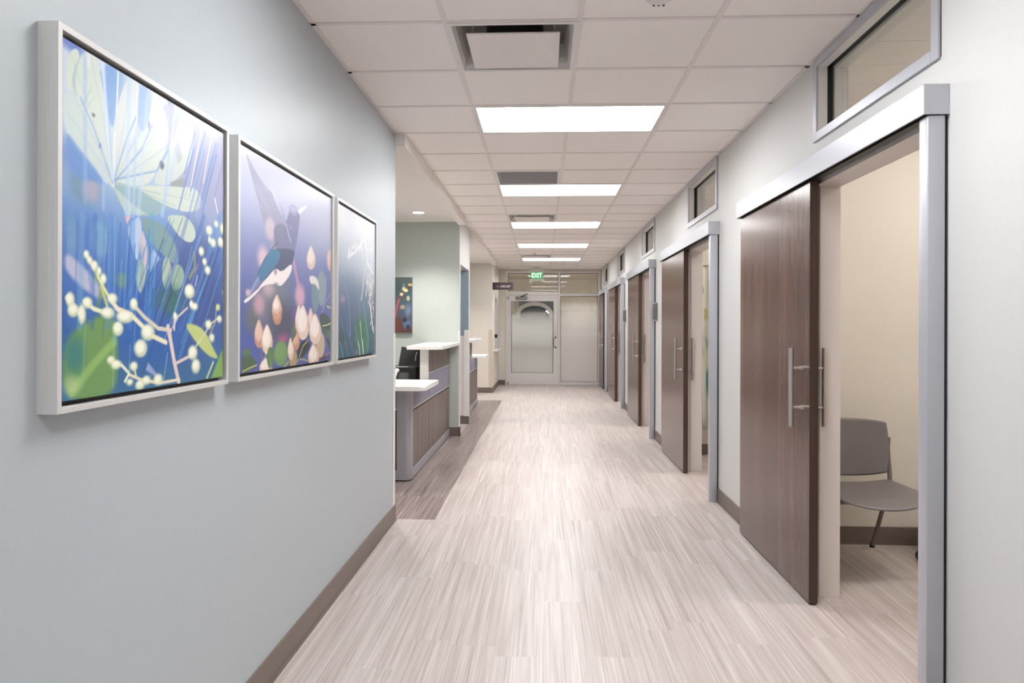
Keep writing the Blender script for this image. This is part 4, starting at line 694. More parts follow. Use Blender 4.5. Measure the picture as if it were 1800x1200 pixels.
  ('p',[(1.049,0.277),(1.064,0.266),(1.08,0.255),(1.095,0.241),(1.111,0.227),(1.127,0.21),(1.137,0.194),(1.14,0.178),(1.138,0.162),(1.129,0.146),(1.117,0.133),(1.101,0.121),(1.083,0.113),(1.061,0.107),(1.039,0.104),(1.018,0.105),(0.997,0.108),(0.976,0.115),(0.958,0.124),(0.943,0.135),(0.932,0.148),(0.924,0.164),(0.921,0.18),(0.925,0.196),(0.934,0.211),(0.948,0.227),(0.963,0.241),(0.977,0.255),(0.991,0.266),(1.006,0.277),(1.02,0.282),(1.035,0.282)],0,(222,198,184),0.0036,1.0),
  ('p',[(1.031,0.27),(1.042,0.263),(1.053,0.255),(1.064,0.245),(1.075,0.235),(1.087,0.223),(1.094,0.212),(1.096,0.2),(1.094,0.189),(1.088,0.177),(1.079,0.167),(1.068,0.159),(1.055,0.153),(1.04,0.148),(1.024,0.146),(1.009,0.146),(0.994,0.149),(0.979,0.154),(0.966,0.16),(0.955,0.168),(0.947,0.178),(0.941,0.189),(0.94,0.2),(0.942,0.211),(0.948,0.223),(0.959,0.234),(0.969,0.244),(0.979,0.254),(0.99,0.262),(1.0,0.27),(1.01,0.274),(1.021,0.274)],0,(244,234,226),0.0143,0.95),
  ('s',[(1.0466,0.2383),(1.0337,0.1516)],0.003,(205,175,160),0.0018,0.5),
  ('p',[(1.02,0.104),(1.034,0.096),(1.047,0.086),(1.061,0.076),(1.075,0.065),(1.09,0.052),(1.098,0.04),(1.101,0.028),(1.099,0.016),(1.091,0.004),(1.081,-0.005),(1.067,-0.013),(1.05,-0.018),(1.031,-0.022),(1.011,-0.023),(0.992,-0.022),(0.973,-0.019),(0.954,-0.013),(0.938,-0.006),(0.925,0.003),(0.914,0.013),(0.907,0.025),(0.905,0.037),(0.908,0.048),(0.916,0.059),(0.929,0.07),(0.942,0.08),(0.955,0.089),(0.968,0.097),(0.981,0.105),(0.994,0.108),(1.007,0.108)],0,(215,182,168),0.0036,1.0),
  ('p',[(1.004,0.099),(1.014,0.094),(1.023,0.087),(1.033,0.08),(1.043,0.072),(1.054,0.063),(1.06,0.054),(1.062,0.045),(1.061,0.037),(1.055,0.029),(1.047,0.022),(1.038,0.017),(1.026,0.013),(1.012,0.01),(0.998,0.009),(0.984,0.009),(0.971,0.011),(0.957,0.015),(0.946,0.02),(0.936,0.026),(0.929,0.033),(0.923,0.042),(0.922,0.05),(0.924,0.058),(0.929,0.067),(0.939,0.075),(0.948,0.082),(0.957,0.089),(0.966,0.095),(0.976,0.1),(0.985,0.102),(0.994,0.102)],0,(240,228,222),0.0142,0.95),
  ('s',[(1.0181,0.0751),(1.0065,0.0117)],0.003,(205,175,160),0.0018,0.5),
  ('p',[(0.967,0.66),(0.977,0.654),(0.988,0.646),(0.999,0.637),(1.01,0.627),(1.022,0.617),(1.029,0.605),(1.032,0.594),(1.03,0.581),(1.024,0.569),(1.015,0.558),(1.005,0.548),(0.991,0.54),(0.976,0.534),(0.96,0.53),(0.945,0.529),(0.93,0.53),(0.915,0.533),(0.902,0.539),(0.891,0.546),(0.883,0.555),(0.877,0.567),(0.875,0.578),(0.877,0.59),(0.884,0.602),(0.895,0.615),(0.905,0.627),(0.916,0.637),(0.926,0.647),(0.936,0.657),(0.946,0.662),(0.956,0.663)],0,(220,195,187),0.0035,1.0),
  ('p',[(0.954,0.653),(0.962,0.649),(0.969,0.643),(0.977,0.637),(0.985,0.63),(0.993,0.622),(0.998,0.614),(1.0,0.606),(0.999,0.597),(0.995,0.588),(0.989,0.58),(0.981,0.573),(0.972,0.568),(0.961,0.564),(0.95,0.561),(0.939,0.56),(0.928,0.561),(0.917,0.563),(0.907,0.567),(0.9,0.572),(0.894,0.579),(0.889,0.586),(0.888,0.594),(0.89,0.603),(0.894,0.612),(0.902,0.621),(0.909,0.63),(0.917,0.638),(0.924,0.645),(0.932,0.651),(0.939,0.655),(0.947,0.656)],0,(240,226,220),0.014,0.95),
  ('s',[(0.965,0.6308),(0.956,0.5661)],0.0029,(205,175,160),0.0018,0.5),
  ('p',[(1.322,0.68),(1.329,0.673),(1.337,0.665),(1.345,0.656),(1.352,0.646),(1.36,0.635),(1.365,0.624),(1.367,0.612),(1.366,0.6),(1.361,0.588),(1.355,0.578),(1.348,0.569),(1.339,0.562),(1.328,0.557),(1.318,0.553),(1.307,0.552),(1.297,0.554),(1.286,0.558),(1.278,0.563),(1.27,0.571),(1.264,0.58),(1.26,0.592),(1.259,0.603),(1.26,0.615),(1.264,0.627),(1.272,0.639),(1.279,0.65),(1.286,0.66),(1.293,0.67),(1.3,0.678),(1.307,0.683),(1.315,0.683)],0,(212,179,179),0.0038,1.0),
  ('p',[(1.314,0.675),(1.319,0.67),(1.324,0.664),(1.33,0.657),(1.335,0.65),(1.34,0.642),(1.344,0.634),(1.345,0.625),(1.344,0.617),(1.341,0.608),(1.337,0.6),(1.332,0.594),(1.325,0.589),(1.317,0.585),(1.31,0.583),(1.302,0.582),(1.294,0.584),(1.287,0.586),(1.281,0.59),(1.275,0.596),(1.271,0.603),(1.268,0.611),(1.267,0.619),(1.268,0.627),(1.271,0.636),(1.276,0.645),(1.282,0.653),(1.287,0.66),(1.292,0.667),(1.298,0.673),(1.303,0.677),(1.308,0.677)],0,(228,204,204),0.0153,0.95),
  ('s',[(1.3212,0.6516),(1.3148,0.5881)],0.0032,(205,175,160),0.0019,0.5),
  ('p',[(0.314,0.054),(0.325,0.049),(0.335,0.044),(0.346,0.038),(0.357,0.031),(0.368,0.023),(0.375,0.015),(0.377,0.008),(0.376,0.001),(0.37,-0.006),(0.361,-0.012),(0.35,-0.016),(0.337,-0.019),(0.322,-0.021),(0.307,-0.021),(0.292,-0.02),(0.277,-0.018),(0.262,-0.014),(0.249,-0.009),(0.239,-0.004),(0.23,0.002),(0.224,0.009),(0.222,0.016),(0.224,0.023),(0.231,0.029),(0.241,0.035),(0.251,0.041),(0.262,0.046),(0.272,0.051),(0.282,0.055),(0.293,0.057),(0.303,0.057)],0,(215,182,168),0.0029,1.0),
  ('p',[(0.301,0.052),(0.309,0.049),(0.316,0.044),(0.324,0.04),(0.332,0.034),(0.34,0.029),(0.344,0.023),(0.346,0.018),(0.345,0.014),(0.341,0.009),(0.335,0.005),(0.327,0.002),(0.318,0.0),(0.307,-0.001),(0.296,-0.002),(0.285,-0.001),(0.274,0.0),(0.263,0.003),(0.254,0.006),(0.247,0.01),(0.241,0.014),(0.237,0.02),(0.235,0.025),(0.237,0.029),(0.242,0.034),(0.249,0.039),(0.257,0.043),(0.264,0.047),(0.271,0.05),(0.279,0.053),(0.286,0.055),(0.294,0.054)],0,(240,228,222),0.0117,0.95),
  ('s',[(0.3122,0.0376),(0.3018,0.0)],0.0025,(205,175,160),0.0015,0.5),
  ('e',[(0.0829,0.0894)],(0.0461,0.0201),(92,120,100),0.0053,1.0),
  ('p',[(0.046,0.077),(0.058,0.08),(0.071,0.081),(0.085,0.081),(0.1,0.081),(0.116,0.079),(0.132,0.075),(0.149,0.068),(0.166,0.059),(0.184,0.048),(0.188,0.038),(0.179,0.028),(0.156,0.018),(0.12,0.01),(0.09,0.003),(0.067,-0.0),(0.051,-0.001),(0.042,0.001),(0.035,0.007),(0.03,0.016),(0.028,0.03),(0.028,0.047),(0.031,0.061),(0.037,0.071)],0,(82,102,82),0.0034,1.0),
  ('s',[(0.0363,0.0091),(0.1114,0.0207),(0.193,0.0311)],0.006,(190,192,112),0.0014,1.0),
  ('s',[(0.5959,0.0246),(0.5233,-0.0052)],0.0158,(165,160,105),0.0026,1.0),
  ('e',[(0.4935,0.0725)],(0.0929,0.0631),(112,148,96),0.0051,1.0),
  ('s',[(0.5505,0.1023),(0.4508,0.0427)],0.0031,(150,180,120),0.0016,0.8),
  ('e',[(0.4961,0.0881)],(0.0564,0.0311),(130,165,112),0.0256,0.6),
  ('e',[(0.3562,0.057)],(0.0442,0.0517),(96,130,88),0.0048,1.0),
  ('s',[(0.3433,0.0933),(0.364,0.0117)],0.0025,(140,165,110),0.0015,0.8),
  ('p',[(0.6412,0.193),(0.6878,0.2202),(0.7202,0.1697),(0.6412,0.1218)],0,(92,115,100),0.0041,1.0),
  ('s',[(0.6632,0.2202),(0.7358,0.1697)],0.0027,(190,160,130),0.0011,1.0),
 ],
 3: [
  ('e',[(0.9275,0.8705)],(0.4718,0.3937),(215,220,228),0.3455,0.7),
  ('e',[(0.5363,0.3951)],(0.5896,0.101),(108,124,150),0.1494,0.6),
  ('e',[(0.1554,0.2396)],(0.2015,0.1167),(84,100,140),0.0797,0.7),
  ('e',[(0.6399,0.1386)],(0.2252,0.1443),(74,122,98),0.0616,0.9),
  ('e',[(0.1062,0.1218)],(0.0987,0.0739),(60,88,92),0.0523,0.8),
  ('e',[(0.9909,0.1062)],(0.1401,0.1431),(66,100,110),0.051,0.8),
  ('e',[(0.4909,0.9598)],(0.0439,0.0207),(235,232,238),0.0152,0.8),
  ('e',[(0.1205,0.9132)],(0.1026,0.0383),(228,225,232),0.0407,0.8),
  ('s',[(0.4728,0.329),(0.5661,0.2111),(0.6308,0.1295)],0.0046,(90,150,165),0.0041,0.4),
  ('s',[(0.215,0.2915),(0.2578,0.2332),(0.2876,0.1943)],0.0048,(70,130,130),0.0038,0.4),
  ('s',[(0.4728,0.3329),(0.5298,0.2604),(0.5687,0.2111)],0.005,(70,130,130),0.004,0.4),
  ('s',[(0.6282,0.2863),(0.6839,0.2176),(0.7215,0.171)],0.0083,(140,165,190),0.0042,0.4),
  ('s',[(0.1995,0.2772),(0.2915,0.1541),(0.3549,0.0687)],0.0077,(140,165,190),0.0038,0.4),
  ('s',[(0.1865,0.5376),(0.2539,0.4495),(0.3005,0.3899)],0.0024,(120,150,180),0.0038,0.4),
  ('s',[(0.1658,0.3731),(0.272,0.2306),(0.3446,0.1321)],0.0029,(60,90,130),0.0038,0.4),
  ('s',[(0.3964,0.2591),(0.4547,0.1839),(0.4935,0.1321)],0.0045,(90,150,165),0.004,0.4),
  ('s',[(0.6878,0.5427),(0.8368,0.3679),(0.9417,0.2448)],0.0059,(120,150,180),0.0043,0.4),
  ('s',[(0.794,0.5259),(0.8769,0.4313),(0.9326,0.3653)],0.0059,(80,110,160),0.0043,0.4),
  ('s',[(0.3523,0.6127),(0.4197,0.5272),(0.4663,0.4702)],0.0079,(120,150,180),0.0039,0.4),
  ('s',[(0.9171,0.4521),(0.9819,0.3795),(1.0246,0.3303)],0.006,(140,165,190),0.0044,0.4),
  ('s',[(0.1697,0.6075),(0.237,0.5207),(0.2837,0.4611)],0.0052,(60,90,130),0.0038,0.4),
  ('s',[(0.8821,0.6179),(1.0233,0.4598),(1.1218,0.3497)],0.0028,(120,150,180),0.0044,0.4),
  ('s',[(0.7876,0.3549),(0.8679,0.2591),(0.9236,0.1943)],0.0043,(80,110,160),0.0043,0.4),
  ('s',[(0.0596,0.5699),(0.1127,0.4987),(0.149,0.4495)],0.006,(120,150,180),0.0037,0.4),
  ('s',[(0.5065,0.6036),(0.6269,0.4598),(0.7098,0.3601)],0.0062,(70,130,130),0.0041,0.4),
  ('s',[(0.2241,0.4171),(0.2733,0.351),(0.3083,0.3057)],0.0053,(90,150,165),0.0038,0.4),
  ('s',[(0.6528,0.2513),(0.7163,0.1736),(0.7591,0.1218)],0.0084,(70,130,130),0.0042,0.4),
  ('s',[(0.1762,0.535),(0.2837,0.3938),(0.3588,0.2966)],0.0077,(120,150,180),0.0038,0.4),
  ('s',[(0.0972,0.4832),(0.1969,0.351),(0.2655,0.2591)],0.007,(70,130,130),0.0038,0.4),
  ('s',[(0.8834,0.5972),(1.0479,0.4132),(1.1632,0.285)],0.005,(60,90,130),0.0044,0.4),
  ('s',[(0.5816,0.636),(0.6464,0.5596),(0.6904,0.5078)],0.0082,(140,165,190),0.0041,0.4),
  ('s',[(0.2578,0.5466),(0.3692,0.4028),(0.4469,0.3031)],0.0063,(120,150,180),0.0039,0.4),
  ('s',[(0.7539,0.4702),(0.9003,0.2992),(1.0013,0.1788)],0.007,(70,130,130),0.0043,0.4),
  ('s',[(0.5764,0.2461),(0.715,0.0725),(0.8109,-0.0492)],0.0031,(80,110,160),0.0042,0.4),
  ('s',[(0.1477,0.3342),(0.228,0.2254),(0.2837,0.1503)],0.0057,(90,150,165),0.0038,0.4),
  ('s',[(0.4106,0.5389),(0.5259,0.3951),(0.6049,0.2953)],0.008,(120,150,180),0.004,0.4),
  ('s',[(0.3912,0.329),(0.4767,0.2202),(0.535,0.1451)],0.0025,(140,165,190),0.004,0.4),
  ('s',[(0.1477,0.5142),(0.2124,0.4288),(0.2565,0.3692)],0.0057,(80,110,160),0.0038,0.4),
  ('s',[(0.3368,0.5894),(0.4184,0.4883),(0.4728,0.4197)],0.0074,(80,110,160),0.0039,0.4),
  ('s',[(0.1399,0.3666),(0.1878,0.3031),(0.2189,0.2604)],0.0023,(140,165,190),0.0038,0.4),
  ('s',[(0.8044,0.3653),(0.9184,0.2319),(0.9974,0.1386)],0.0065,(80,110,160),0.0043,0.4),
  ('s',[(0.7293,0.2461),(0.8148,0.1412),(0.8731,0.0687)],0.0074,(60,90,130),0.0043,0.4),
  ('s',[(0.1088,0.4093),(0.2176,0.2617),(0.294,0.1593)],0.0038,(120,150,180),0.0038,0.4),
  ('s',[(0.7824,0.4521),(0.9067,0.307),(0.9922,0.206)],0.0054,(70,130,130),0.0043,0.4),
  ('s',[(0.3795,0.5661),(0.5052,0.4106),(0.592,0.3031)],0.0045,(90,150,165),0.004,0.4),
  ('s',[(0.706,0.5259),(0.7617,0.4598),(0.7992,0.4158)],0.0026,(90,150,165),0.0042,0.4),
  ('s',[(0.2798,0.5466),(0.3368,0.4741),(0.3756,0.4249)],0.0068,(90,150,165),0.0039,0.4),
  ('s',[(0.0622,0.5868),(0.1088,0.5259),(0.1399,0.4845)],0.0055,(90,150,165),0.0037,0.4),
  ('s',[(0.8096,0.4598),(0.9054,0.3497),(0.9702,0.2733)],0.0076,(120,150,180),0.0043,0.4),
  ('s',[(0.8225,0.4793),(0.9171,0.3705),(0.9819,0.2966)],0.0038,(140,165,190),0.0043,0.4),
  ('s',[(0.5687,0.5078),(0.636,0.4275),(0.6813,0.3718)],0.0031,(60,90,130),0.0041,0.4),
  ('s',[(0.5635,0.4974),(0.7021,0.329),(0.7979,0.2124)],0.0031,(120,150,180),0.0042,0.4),
  ('s',[(0.4301,0.4106),(0.4935,0.3303),(0.5363,0.2759)],0.008,(70,130,130),0.004,0.4),
  ('s',[(0.7863,0.4624),(0.9223,0.3031),(1.0168,0.193)],0.0038,(60,90,130),0.0043,0.4),
  ('s',[(0.1192,0.5207),(0.2565,0.4093),(0.3031,0.2409),(0.3044,0.1425)],0.0162,(120,152,196),0.0048,0.9),
  ('s',[(0.4573,0.5427),(0.5376,0.3446),(0.5687,0.2163)],0.0081,(140,175,185),0.0025,0.9),
  ('s',[(0.5687,0.2422),(0.6101,0.1127),(0.6619,0.0026)],0.0113,(205,225,180),0.0026,1.0),
  ('s',[(0.6308,0.1127),(0.6671,0.0026)],0.0103,(225,235,212),0.0021,1.0),
  ('s',[(0.6269,0.4352),(0.7111,0.2694),(0.7992,0.136),(0.7889,0.0298)],0.0168,(92,175,180),0.0037,1.0),
  ('s',[(0.0557,0.285),(0.1554,0.1684),(0.2435,0.0181)],0.0084,(92,150,178),0.0023,0.9),
  ('s',[(0.057,0.1088),(0.0984,0.0622),(0.1412,0.0039)],0.0129,(62,148,198),0.0028,1.0),
  ('s',[(0.5104,0.0997),(0.5402,0.0583),(0.5609,0.0013)],0.0172,(198,222,232),0.0025,1.0),
  ('s',[(0.4236,0.2008),(0.5104,0.0894)],0.01,(80,160,180),0.0025,1.0),
  ('s',[(0.8523,0.2448),(0.899,0.1347),(0.9003,-0.0013)],0.013,(60,112,165),0.0038,1.0),
  ('s',[(1.0,0.3005),(1.0272,0.0104)],0.0055,(150,190,185),0.0017,0.8),
  ('s',[(0.1891,0.2021),(0.4067,0.013)],0.0067,(90,140,190),0.0029,0.8),
  ('e',[(0.1205,0.3886)],(0.0563,0.0232),(172,152,176),0.0184,0.9),
  ('e',[(0.1567,0.0881)],(0.0235,0.0233),(120,100,90),0.0133,1.0),
  ('e',[(0.4637,0.0259)],(0.0267,0.0149),(130,120,150),0.0117,1.0),
  ('s',[(0.6464,0.9819),(0.6891,0.9339),(0.6839,0.8627),(0.7345,0.7927),(0.7642,0.6865),(0.8601,0.6503),(0.943,0.6166)],0.0218,(238,238,242),0.0033,0.95),
  ('s',[(0.6904,0.864),(0.5544,0.7837),(0.4145,0.7215),(0.237,0.6788)],0.0175,(238,238,242),0.0026,0.95),
  ('s',[(0.7694,0.6865),(0.7047,0.6101)],0.0109,(238,238,242),0.0027,0.9),
  ('s',[(0.5959,0.7772),(0.6606,0.6878)],0.0138,(226,228,236),0.0043,0.8),
  ('s',[(0.5,0.7565),(0.5155,0.7319)],0.0114,(238,238,242),0.0021,0.9),
  ('s',[(0.3562,0.7409),(0.3316,0.7681)],0.011,(238,238,242),0.002,0.9),
  ('s',[(0.2915,0.6801),(0.3316,0.7137)],0.011,(238,238,242),0.002,0.9),
  ('s',[(0.2876,0.7047),(0.3316,0.7396)],0.011,(238,238,242),0.002,0.9),
  ('s',[(0.3018,0.6943),(0.3005,0.6684)],0.0109,(238,238,242),0.002,0.9),
  ('s',[(0.2591,0.6736),(0.2591,0.6477)],0.0109,(238,238,242),0.002,0.9),
  ('s',[(0.4288,0.7681),(0.4417,0.7448)],0.0113,(238,238,242),0.002,0.9),
  ('s',[(0.4326,0.737),(0.4378,0.7681)],0.0113,(238,238,242),0.002,0.9),
  ('s',[(0.5661,0.7811),(0.5738,0.7552)],0.0116,(238,238,242),0.0021,0.9),
  ('s',[(0.2513,0.6917),(0.2798,0.7241)],0.0109,(238,238,242),0.002,0.9),
  ('s',[(0.2655,0.6801),(0.2642,0.7098)],0.0109,(238,238,242),0.002,0.9),
  ('s',[(0.4106,0.7604),(0.4352,0.794)],0.0112,(238,238,242),0.002,0.9),
  ('s',[(0.3666,0.7176),(0.3368,0.6891)],0.0111,(238,238,242),0.002,0.9),
  ('s',[(0.5427,0.7733),(0.5622,0.7487)],0.0115,(238,238,242),0.0021,0.9),
  ('s',[(0.5648,0.8174),(0.5829,0.8523)],0.0116,(238,238,242),0.0021,0.9),
  ('s',[(0.4585,0.7539),(0.4508,0.785)],0.0113,(238,238,242),0.0021,0.9),
  ('s',[(0.2578,0.706),(0.272,0.737)],0.0109,(238,238,242),0.002,0.9),
  ('s',[(0.2591,0.7073),(0.2448,0.6801)],0.0108,(238,238,242),0.002,0.9),
  ('s',[(0.4326,0.7409),(0.3769,0.7655)],0.0112,(238,238,242),0.002,0.9),
  ('s',[(0.351,0.7215),(0.2953,0.6904)],0.011,(238,238,242),0.002,0.9),
  ('s',[(0.5972,0.7915),(0.5544,0.7604)],0.0116,(238,238,242),0.0021,0.9),
  ('s',[(0.6101,0.8277),(0.5609,0.7953)],0.0116,(238,238,242),0.0021,0.9),
  ('s',[(0.4819,0.7604),(0.5194,0.7953)],0.0114,(238,238,242),0.0021,0.9),
  ('s',[(0.2979,0.7085),(0.2539,0.7345)],0.0109,(238,238,242),0.002,0.9),
  ('s',[(0.2474,0.6995),(0.2668,0.7319)],0.0108,(238,238,242),0.002,0.9),
  ('s',[(0.3653,0.7461),(0.3627,0.7759)],0.0111,(238,238,242),0.002,0.9),
  ('s',[(0.6891,0.7565),(0.6684,0.7383)],0.0086,(228,230,236),0.0027,0.8),
  ('s',[(1.0337,0.5596),(1.079,0.5376)],0.0092,(238,238,242),0.0029,0.8),
  ('s',[(0.8005,0.7293),(0.8329,0.715)],0.0088,(238,238,242),0.0028,0.8),
  ('s',[(0.9158,0.693),(0.864,0.6632)],0.0089,(228,230,236),0.0028,0.8),
  ('s',[(0.7565,0.794),(0.7902,0.7798)],0.0087,(245,244,244),0.0027,0.8),
  ('s',[(0.6982,0.8096),(0.6852,0.7915)],0.0086,(238,238,242),0.0027,0.8),
  ('s',[(0.8718,0.785),(0.8148,0.7513)],0.0089,(238,238,242),0.0028,0.8),
  ('s',[(0.7526,0.9547),(0.7591,0.9301)],0.0087,(228,230,236),0.0027,0.8),
  ('s',[(0.8782,0.6412),(0.8925,0.6049)],0.0089,(228,230,236),0.0028,0.8),
  ('s',[(0.8977,0.7617),(0.8705,0.7383)],0.0089,(228,230,236),0.0028,0.8),
  ('s',[(0.8951,0.8174),(0.9041,0.7798)],0.009,(245,244,244),0.0028,0.8),
  ('s',[(0.9158,0.7306),(0.9132,0.7073)],0.009,(228,230,236),0.0028,0.8),
  ('s',[(0.6852,0.7383),(0.6749,0.7176)],0.0086,(238,238,242),0.0027,0.8),
  ('s',[(0.9482,0.8135),(0.8925,0.7837)],0.009,(238,238,242),0.0028,0.8),
  ('s',[(0.9275,0.5829),(0.9689,0.5635)],0.009,(245,244,244),0.0028,0.8),
  ('s',[(0.7746,0.9262),(0.7824,0.8899)],0.0088,(245,244,244),0.0027,0.8),
  ('s',[(0.9508,0.5557),(0.9236,0.5117)],0.009,(245,244,244),0.0028,0.8),
  ('s',[(0.9223,0.5479),(0.8731,0.5272)],0.0089,(245,244,244),0.0028,0.8),
  ('s',[(0.9249,0.6749),(0.9378,0.6516)],0.009,(245,244,244),0.0028,0.8),
  ('s',[(0.9301,0.8083),(0.9469,0.7902)],0.009,(228,230,236),0.0028,0.8),
  ('s',[(0.7176,0.5648),(0.7034,0.5285)],0.0086,(238,238,242),0.0027,0.8),
  ('s',[(0.7085,0.9249),(0.6541,0.8899)],0.0086,(238,238,242),0.0027,0.8),
  ('s',[(0.671,0.9093),(0.6632,0.886)],0.0086,(245,244,244),0.0027,0.8),
  ('s',[(0.8769,0.9339),(0.9365,0.9106)],0.009,(245,244,244),0.0028,0.8),
  ('s',[(0.8718,0.7604),(0.9003,0.7293)],0.0089,(238,238,242),0.0028,0.8),
  ('s',[(0.8782,0.6956),(0.8718,0.6697)],0.0089,(238,238,242),0.0028,0.8),
  ('s',[(0.8523,0.8018),(0.8782,0.7811)],0.0089,(245,244,244),0.0028,0.8),
  ('s',[(0.8316,0.5389),(0.8562,0.5181)],0.0089,(238,238,242),0.0028,0.8),
  ('s',[(0.6438,0.7863),(0.6282,0.7526)],0.0085,(245,244,244),0.0027,0.8),
  ('s',[(0.9754,0.5609),(1.0324,0.544)],0.0091,(228,230,236),0.0029,0.8),
  ('s',[(0.706,0.8057),(0.7241,0.7759)],0.0086,(228,230,236),0.0027,0.8),
  ('s',[(0.842,0.5946),(0.8109,0.5635)],0.0088,(238,238,242),0.0028,0.8),
  ('s',[(0.9249,0.5609),(0.978,0.5259)],0.009,(238,238,242),0.0028,0.8),
  ('s',[(0.8407,0.671),(0.8329,0.6541)],0.0088,(245,244,244),0.0028,0.8),
  ('s',[(0.6658,0.5881),(0.6464,0.5039),(0.592,0.3977)],0.0154,(234,230,222),0.0021,1.0),
  ('s',[(0.7604,0.5959),(0.7617,0.4935),(0.7306,0.4391)],0.019,(228,228,232),0.0026,1.0),
  ('s',[(0.8484,0.601),(0.8938,0.4909),(0.829,0.3951),(0.8847,0.3368)],0.0237,(234,230,222),0.0027,1.0),
  ('s',[(0.8744,0.3368),(0.908,0.2668),(0.9676,0.1671)],0.0239,(234,230,222),0.0027,1.0),
  ('s',[(0.9158,0.5738),(0.9288,0.465)],0.0109,(234,230,222),0.0027,1.0),
  ('s',[(0.8666,0.4676),(0.9119,0.4547)],0.0151,(244,240,228),0.0022,0.9),
  ('s',[(0.829,0.4935),(0.8096,0.4637)],0.0149,(234,230,222),0.0021,0.9),
  ('s',[(0.8588,0.3355),(0.8808,0.3187)],0.0151,(205,200,196),0.0022,0.9),
  ('s',[(0.9145,0.2552),(0.8653,0.2241)],0.0151,(234,230,222),0.0022,0.9),
  ('s',[(0.8873,0.3744),(0.8899,0.3614)],0.0151,(244,240,228),0.0022,0.9),
  ('s',[(0.9521,0.351),(0.9689,0.3251)],0.0153,(205,200,196),0.0022,0.9),
  ('s',[(0.8692,0.465),(0.8342,0.4469)],0.015,(205,200,196),0.0021,0.9),
  ('s',[(0.9003,0.5259),(0.9016,0.5065)],0.0152,(234,230,222),0.0022,0.9),
  ('s',[(0.9119,0.3109),(0.8873,0.2811)],0.0152,(234,230,222),0.0022,0.9),
  ('s',[(0.9469,0.2021),(0.9443,0.1826)],0.0153,(234,230,222),0.0022,0.9),
  ('s',[(0.772,0.5492),(0.8044,0.5207)],0.0148,(234,230,222),0.0021,0.9),
  ('s',[(0.9896,0.2047),(0.9883,0.1839)],0.0154,(205,200,196),0.0022,0.9),
  ('s',[(0.8277,0.4961),(0.8212,0.4715)],0.0149,(234,230,222),0.0021,0.9),
  ('s',[(0.8277,0.5259),(0.8135,0.4987)],0.0149,(244,240,228),0.0021,0.9),
  ('s',[(0.8109,0.544),(0.7876,0.5272)],0.0149,(205,200,196),0.0021,0.9),
  ('s',[(0.8821,0.4598),(0.9275,0.4326)],0.0152,(205,200,196),0.0022,0.9),
  ('s',[(0.9443,0.3601),(0.9676,0.3459)],0.0153,(244,240,228),0.0022,0.9),
  ('s',[(0.8212,0.5492),(0.7902,0.5272)],0.0149,(244,240,228),0.0021,0.9),
  ('s',[(0.9456,0.3044),(0.921,0.2707)],0.0153,(205,200,196),0.0022,0.9),
  ('s',[(0.8459,0.5168),(0.8666,0.4896)],0.015,(244,240,228),0.0021,0.9),
  ('s',[(0.8523,0.4288),(0.8912,0.408)],0.0151,(205,200,196),0.0022,0.9),
  ('s',[(0.7889,0.5583),(0.7487,0.5272)],0.0148,(244,240,228),0.0021,0.9),
  ('s',[(0.9443,0.4003),(0.908,0.3808)],0.0152,(234,230,222),0.0022,0.9),
  ('s',[(0.8575,0.4598),(0.8238,0.4391)],0.015,(244,240,228),0.0021,0.9),
  ('s',[(0.8394,0.4054),(0.7915,0.3873)],0.0149,(205,200,196),0.0021,0.9),
  ('s',[(0.9236,0.2163),(0.9132,0.193)],0.0152,(205,200,196),0.0022,0.9),
 ],
}
# ------------------------------------------------------------------ structure: floor and walls
struct(MB().box(XL-3.2, 4.4, Y_BACK, 21.5, -0.06, 0), 'floor', M['floor'], 'pale streaked plank floor running down the corridor')
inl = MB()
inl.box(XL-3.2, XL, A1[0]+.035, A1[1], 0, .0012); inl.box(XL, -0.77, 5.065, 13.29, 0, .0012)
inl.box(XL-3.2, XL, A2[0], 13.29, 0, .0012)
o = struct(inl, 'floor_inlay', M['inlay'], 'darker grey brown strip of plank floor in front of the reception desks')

LB = 0.15
struct(MB().box(XL-LB, XL, Y_BACK, A1[0], 0, H), 'wall_left', M['wall_blue'], 'pale blue grey wall carrying three framed prints')
struct(MB().box(XL-3.2, XL-LB, A1[0]-LB, A1[0], 0, H), 'wall_left', M['wall_green'], 'green grey return wall at the near side of the first desk alcove')
struct(MB().box(XL-3.35, XL-3.2, A1[0], A2[1], 0, H), 'wall_left', M['wall_green'], 'green grey back wall of the desk alcoves')
# pier with the doorway between the two alcoves
pm = MB(); pm.box(XL-3.2, XL, A1[1], 9.04, 0, H)
struct(pm, 'wall_left', M['wall_green'], 'soft green grey wall behind the first reception desk')
struct(MB().box(XL-.012, XL+.002, A1[1]+.001, 9.04, .0, H), 'wall_left', M['wall_white'], 'narrow white corridor face of the pier beside the first desk')
struct(MB().box(XL-LB, XL, 9.04, 10.05, 2.18, H), 'wall_left', M['wall_white'], 'white wall above the open doorway between the alcoves')
struct(MB().box(XL-3.2, XL, 10.05, A2[0], 0, H), 'wall_left', M['wall_teal'], 'slate blue wall seen through the doorway between alcoves')
struct(MB().box(XL-.012, XL+.002, 10.052, A2[0], .0, H), 'wall_left', M['wall_white'], 'narrow white corridor face of the second pier')
struct(MB().box(XL-1.2, XL-.012, 10.036, 10.05, .12, 1.25), 'wainscot_panel', M['lining'], 'pale mauve wainscot under the slate blue wall')
struct(MB().box(XL-3.2, XL-LB, 9.04, 10.05, 2.5, H), 'ceiling', M['gyp'], 'lowered ceiling of the cross passage between the alcoves')
